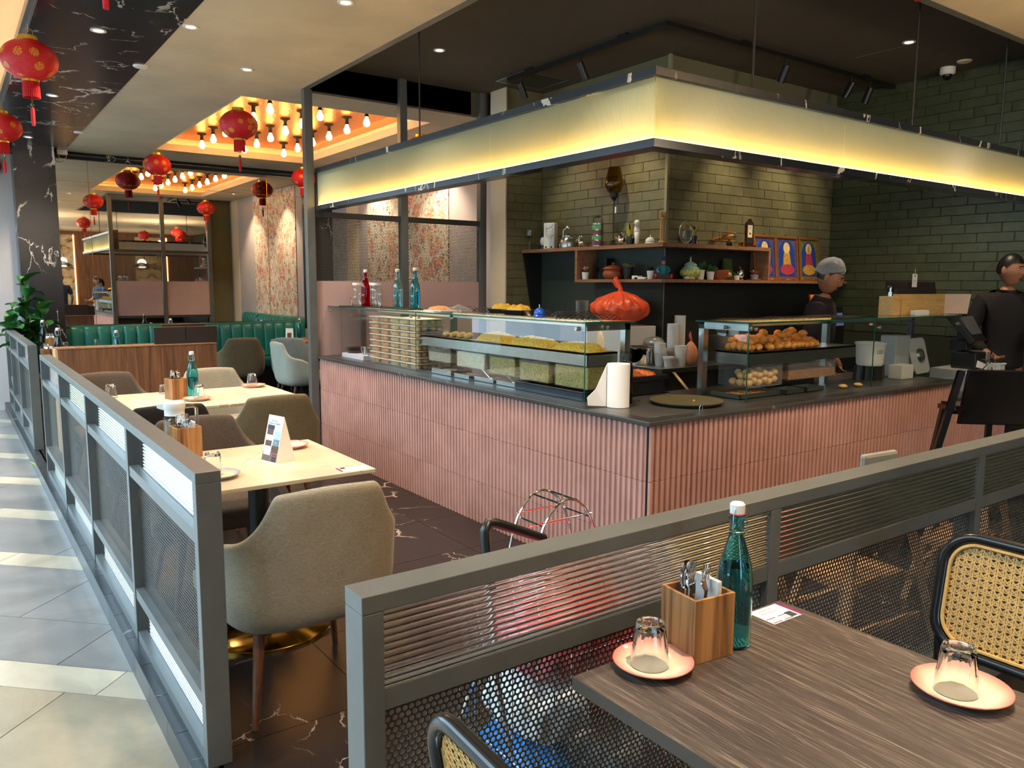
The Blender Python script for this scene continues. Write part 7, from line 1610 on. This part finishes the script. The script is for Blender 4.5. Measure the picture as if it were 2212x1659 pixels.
def person(label, loc, rz, height, skin, shirt, trousers, arms, head=(0, 0, 0), lean=0, hair='short', hairnet=False, moustache=False, short_sleeve=True, group=None, lady=False, detail=True):
    s = height / 1.75; sw = .185 if not lady else .165
    L = [Vector((0, 0, .93)), Vector((0, .0, 1.06)), Vector((0, .01, 1.22)), Vector((0, .0, 1.38)), Vector((0, -.01, 1.475)), Vector((0, .015, 1.56))]
    Ry = Matrix.Rotation(-lean, 4, 'X'); piv = Vector((0, 0, .95))
    T = lambda p: piv + Ry @ (Vector(p) - piv)
    V = [L[0]] + [T(p) for p in L[1:]]; E = [(0, 1), (1, 2), (2, 3), (3, 4), (4, 5)]; R = [(.13, .09), (.115, .085), (.125, .085), (.115, .075), (.058, .056), (.055, .056)]
    shV = [V[0] - Vector((0, 0, .07)), V[0], V[1], V[2], V[3] + Vector((0, 0, .01)), V[4] + Vector((0, -.004, .0)), V[4] + Vector((0, .0, .045))]; shE = [(1, 0), (1, 2), (2, 3), (3, 4), (4, 5), (5, 6)]; shR = [(.185, .135), (.172, .125), (.165, .12), (.178, .126), (.19, .125), (.105, .098), (.078, .078)]
    for sd, (el, wr, hd) in zip((-1, 1), arms):
        sh_ = T((sd * sw, -.005, 1.43)); a0 = len(V)
        V += [sh_, Vector(el), Vector(wr)]; R += [.050, .041, .029]; E += [(3, a0), (a0, a0 + 1), (a0 + 1, a0 + 2)]
        hand_chain(wr, hd[0], hd[1], hd[2], V, E, R, a0 + 2, thumb=-sd)
        b0 = len(shV); e_ = Vector(el)
        end = sh_ + (e_ - sh_) * .78 if short_sleeve else e_ + (Vector(wr) - e_) * .85
        shV += [sh_, sh_ + (e_ - sh_) * .4, end] if short_sleeve else [sh_, e_, end]; shR += [.078, .072, .066] if short_sleeve else [.078, .062, .047]; shE += [(4, b0), (b0, b0 + 1), (b0 + 1, b0 + 2)]
    for sd in (-1, 1):
        a0 = len(V); V += [Vector((sd * .095, 0, .86)), Vector((sd * .10, .012, .48)), Vector((sd * .105, -.01, .08)), Vector((sd * .11, .11, .035))]; R += [.092, .060, .042, .038]; E += [(0, a0), (a0, a0 + 1), (a0 + 1, a0 + 2), (a0 + 2, a0 + 3)]
    root = thing('person', label, 'person', loc, rz, group); root.scale = (s,) * 3; hk = 1.07
    bm_ = to_M(skin_mesh('b', V, E, R, 2))
    hx = Matrix.Translation(V[5] + Vector((0, .02, .115))) @ Matrix.Rotation(head[0], 4, 'Z') @ Matrix.Rotation(-head[1], 4, 'X') @ Matrix.Rotation(head[2], 4, 'Y') @ Matrix.Scale(hk, 4)
    hm = head_M().xf(hx); bm_.add(hm.v, hm.f)
    obj('body', bm_, skin, root, smooth=180)
    obj('shirt', to_M(skin_mesh('s', shV, shE, shR, 2)), shirt, root, smooth=180)
    tv = [Vector((0, 0, .97)), Vector((0, 0, .90))]; te = [(0, 1)]; trr = [(.165, .12), (.17, .125)]
    for sd in (-1, 1): a0 = len(tv); tv += [Vector((sd * .095, 0, .82)), Vector((sd * .10, .012, .48)), Vector((sd * .105, -.01, .09))]; trr += [.108, .078, .065]; te += [(1, a0), (a0, a0 + 1), (a0 + 1, a0 + 2)]
    obj('trousers', to_M(skin_mesh('t', tv, te, trr, 2)), trousers, root, smooth=180)
    nb = V[4]; obj('collar', M().lathe([(.088, -.045), (.076, .0), (.066, .035), (.070, .038), (.082, .004), (.095, -.04)], 28, loop=True).xf(Matrix.Translation(nb + Vector((0, .004, .01))) @ Matrix.Rotation(-lean - .12, 4, 'X')), shirt, root, smooth=60)
    sm = M()
    for sd in (-1, 1): sm.ball((sd * .11, .05, .035), (.045, .13, .045), 12, 8)
    sm.v = [(x, y, max(z, 0)) for x, y, z in sm.v]
    sho = obj('shoes', sm, MT['black_plastic'], root, smooth=180)
    hairm = HAIRM
    if not hairnet: obj('hair', cap_M(.42, -.28 if hair == 'short' else -.75, 1.075).xf(hx), hairm, root, smooth=180)
    else: obj('hair', cap_M(.40, -.30, 1.04).xf(hx), hairm, root, smooth=180)
    if hair == 'long':
        tl = M().tube([(0, -.09, .04), (0, -.125, -.02), (0, -.13, -.12), (0, -.11, -.22)], [.035, .045, .04, .012], 12); obj('ponytail', tl.xf(hx), hairm, root, smooth=180)
    ex_ = M(); ir = M(); eb = M(); lip = M()
    for sd in (-1, 1):
        p = head_point(sd * .37, .075); ex_.ball(p + Vector((0, -.0035, 0)), (.0125, .009, .0075), 10, 8); ir.ball(p + Vector((0, .0035, 0)), (.0052, .003, .0055), 8, 6)
        P = [head_point(sd * a, .27 - .05 * abs(a - .36)) + Vector((0, .002, 0)) for a in (.14, .28, .42, .56)]; eb.tube(P, [.003, .0042, .004, .002], 6)
    P = [head_point(a, -.52 - .02 * math.cos(a * 5)) + Vector((0, .001, 0)) for a in (-.30, -.15, 0, .15, .30)]; lip.tube(P, [.002, .0055, .006, .0055, .002], 6)
    ey_ = obj('eyes', ex_.xf(hx), MT['eyewhite'], root, smooth=180); obj('irises', ir.xf(hx), MT['black_gloss'], ey_, smooth=180); obj('eyebrows', eb.xf(hx), hairm, root, smooth=180); obj('lips', lip.xf(hx), MT['lip'], root, smooth=180)
    if moustache:
        P = [head_point(a, -.395 - .05 * abs(a)) + Vector((0, .004, 0)) for a in (-.34, -.17, 0, .17, .34)]; obj('moustache', M().tube(P, [.002, .007, .006, .007, .002], 8).xf(hx), hairm, root, smooth=180)
    if hairnet:
        def nf(u, v):
            a = 2 * PI * u - PI; q = abs(a) / PI; lim = .42 - .42 * sstep(.25, .6, q); b = lim + (PI / 2 - .01 - lim) * v
            p = head_point(a, b, 1.10); k = 1 + (.10 * math.sin(PI * v) if v < .9 else .02); return Vector((p.x * k, p.y * k - .012 * (1 if abs(a) > 1.2 else 0), p.z * (1.0 + .12 * v))) + Vector((0, -.006, .006)) + Vector((.003 * math.sin(40 * u), 0, .002 * math.sin(29 * u + 9 * v)))
        obj('hair_net', M().grid(nf, 60, 16, True).xf(hx), MT['net'], root, smooth=180)
        gm = M()
        for sd in (-1, 1):
            c_ = head_point(sd * .30, .62, 1.16); gm.tube([c_ + Vector((.022 * math.cos(q), .006 + .004 * math.sin(q), .015 * math.sin(q))) for q in [2 * PI * k / 16 for k in range(16)]], .0016, 5, True); gm.tube([head_point(sd * .55, .6, 1.17), head_point(sd * 1.1, .38, 1.17), head_point(sd * 1.6, .15, 1.14)], .0015, 5)
        gm.tube([head_point(-.08, .62, 1.18), head_point(.08, .62, 1.18)], .0016, 5); obj('spectacles', gm.xf(hx), MT['black_gloss'], root, smooth=60)
    return root
HAIRM = flat('black_hair', (20, 17, 16), .4); MT['eyewhite'] = flat('eye_white', (225, 218, 208), .3); MT['lip'] = flat('lip_tone', (120, 66, 56), .5)
t = NT('net_fabric'); tr = t.new('ShaderNodeBsdfTransparent'); df = t.new('ShaderNodeBsdfDiffuse'); df.inputs[0].default_value = (.72, .72, .72, 1); mx = t.new('ShaderNodeMixShader'); lw = t.new('ShaderNodeLayerWeight'); lw.inputs[0].default_value = .4
t.l(t.math('ADD', t.math('MULTIPLY', lw.outputs['Facing'], .6), .30), mx.inputs[0]); t.l(tr.outputs[0], mx.inputs[1]); t.l(df.outputs[0], mx.inputs[2]); t.l(mx.outputs[0], t.out.inputs['Surface']); MT['net'] = t.m
def skin_mat(name, rgb):
    m = flat(name, rgb, .5, 0, .05, 14); b = m.node_tree.nodes['Principled BSDF']; b.inputs['Subsurface Weight'].default_value = .08; b.inputs['Subsurface Radius'].default_value = (.02, .008, .004); return m
SK1, SK2, SK3 = skin_mat('skin_brown', (164, 112, 82)), skin_mat('skin_tan', (172, 118, 86)), skin_mat('skin_light', (204, 156, 124))
blk = flat('black_cotton', (24, 22, 24), .85); maroon = flat('dark_maroon_cotton', (30, 20, 24), .85); navy = flat('navy_cotton', (28, 36, 58), .85); pat_ = flat('patterned_blouse', (58, 96, 130), .8, 0, .6, 60)
person('man in a hairnet and dark uniform looking down behind the right glass case', (5.42, 3.58, 0), PI + .42, 1.69, SK1, maroon, blk, [((-.29, .0, 1.12), (-.22, .15, 1.0), ((.4, .5, -.8), (0, 1, .4), .5)), ((.29, .0, 1.12), (.22, .15, 1.0), ((-.4, .5, -.8), (0, 1, .4), .5))], head=(-.05, .42, 0), lean=.10, hairnet=True, moustache=True)
p2 = person('man in a black polo shirt holding a phone at the right edge', (7.08, 2.93, 0), PI - .7, 1.76, SK2, blk, blk, [((-.30, .02, 1.14), (-.16, .24, 1.08), ((.75, .5, .25), (-.3, .9, .2), .55)), ((.28, -.02, 1.13), (.20, .20, 1.0), ((-.2, .95, -.2), (.2, 0, 1), .4))], head=(.55, .06, 0), short_sleeve=False)
ph2 = thing('held_phone', 'black phone held by the man in the black polo shirt', 'phone', (0, 0, 0)); obj('phone_body', M().box(-.037, .037, -.005, .005, -.075, .075), MT['black_gloss'], ph2, bevel=.003); obj('phone_edge', M().box(-.038, .038, -.003, .003, -.076, .076), flat('grey_phone_edge', (70, 72, 76), .3, .6), ph2)
_sc = 1.76 / 1.75; _w = Matrix.Translation((7.08, 2.93, 0)) @ Matrix.Rotation(PI - .7, 4, 'Z') @ Vector((-.16 * _sc + .075 * _sc, .24 * _sc + .028, 1.105 * _sc)); ph2.location = _w; ph2.rotation_euler = (.1, .1, PI - .9)
person('woman in a patterned blouse with a ponytail, seen only in the mirror', (3.62, -1.05, 0), 1.1, 1.66, SK3, pat_, blk, [((-.26, .08, 1.13), (-.12, .30, 1.08), ((.2, .95, 0), (0, 0, 1), .5)), ((.26, .08, 1.13), (.14, .30, 1.08), ((-.2, .95, 0), (0, 0, 1), .5))], head=(.2, .35, 0), lean=.12, hair='long', lady=True)
person('man in a navy T-shirt with his back to the mirror view', (2.62, -.9, 0), PI, 1.72, SK2, navy, blk, [((-.27, -.02, 1.14), (-.25, .14, .94), ((.1, .8, -.6), (-.9, 0, .2), .4)), ((.27, -.02, 1.14), (.25, .14, .94), ((-.1, .8, -.6), (.9, 0, .2), .4))])
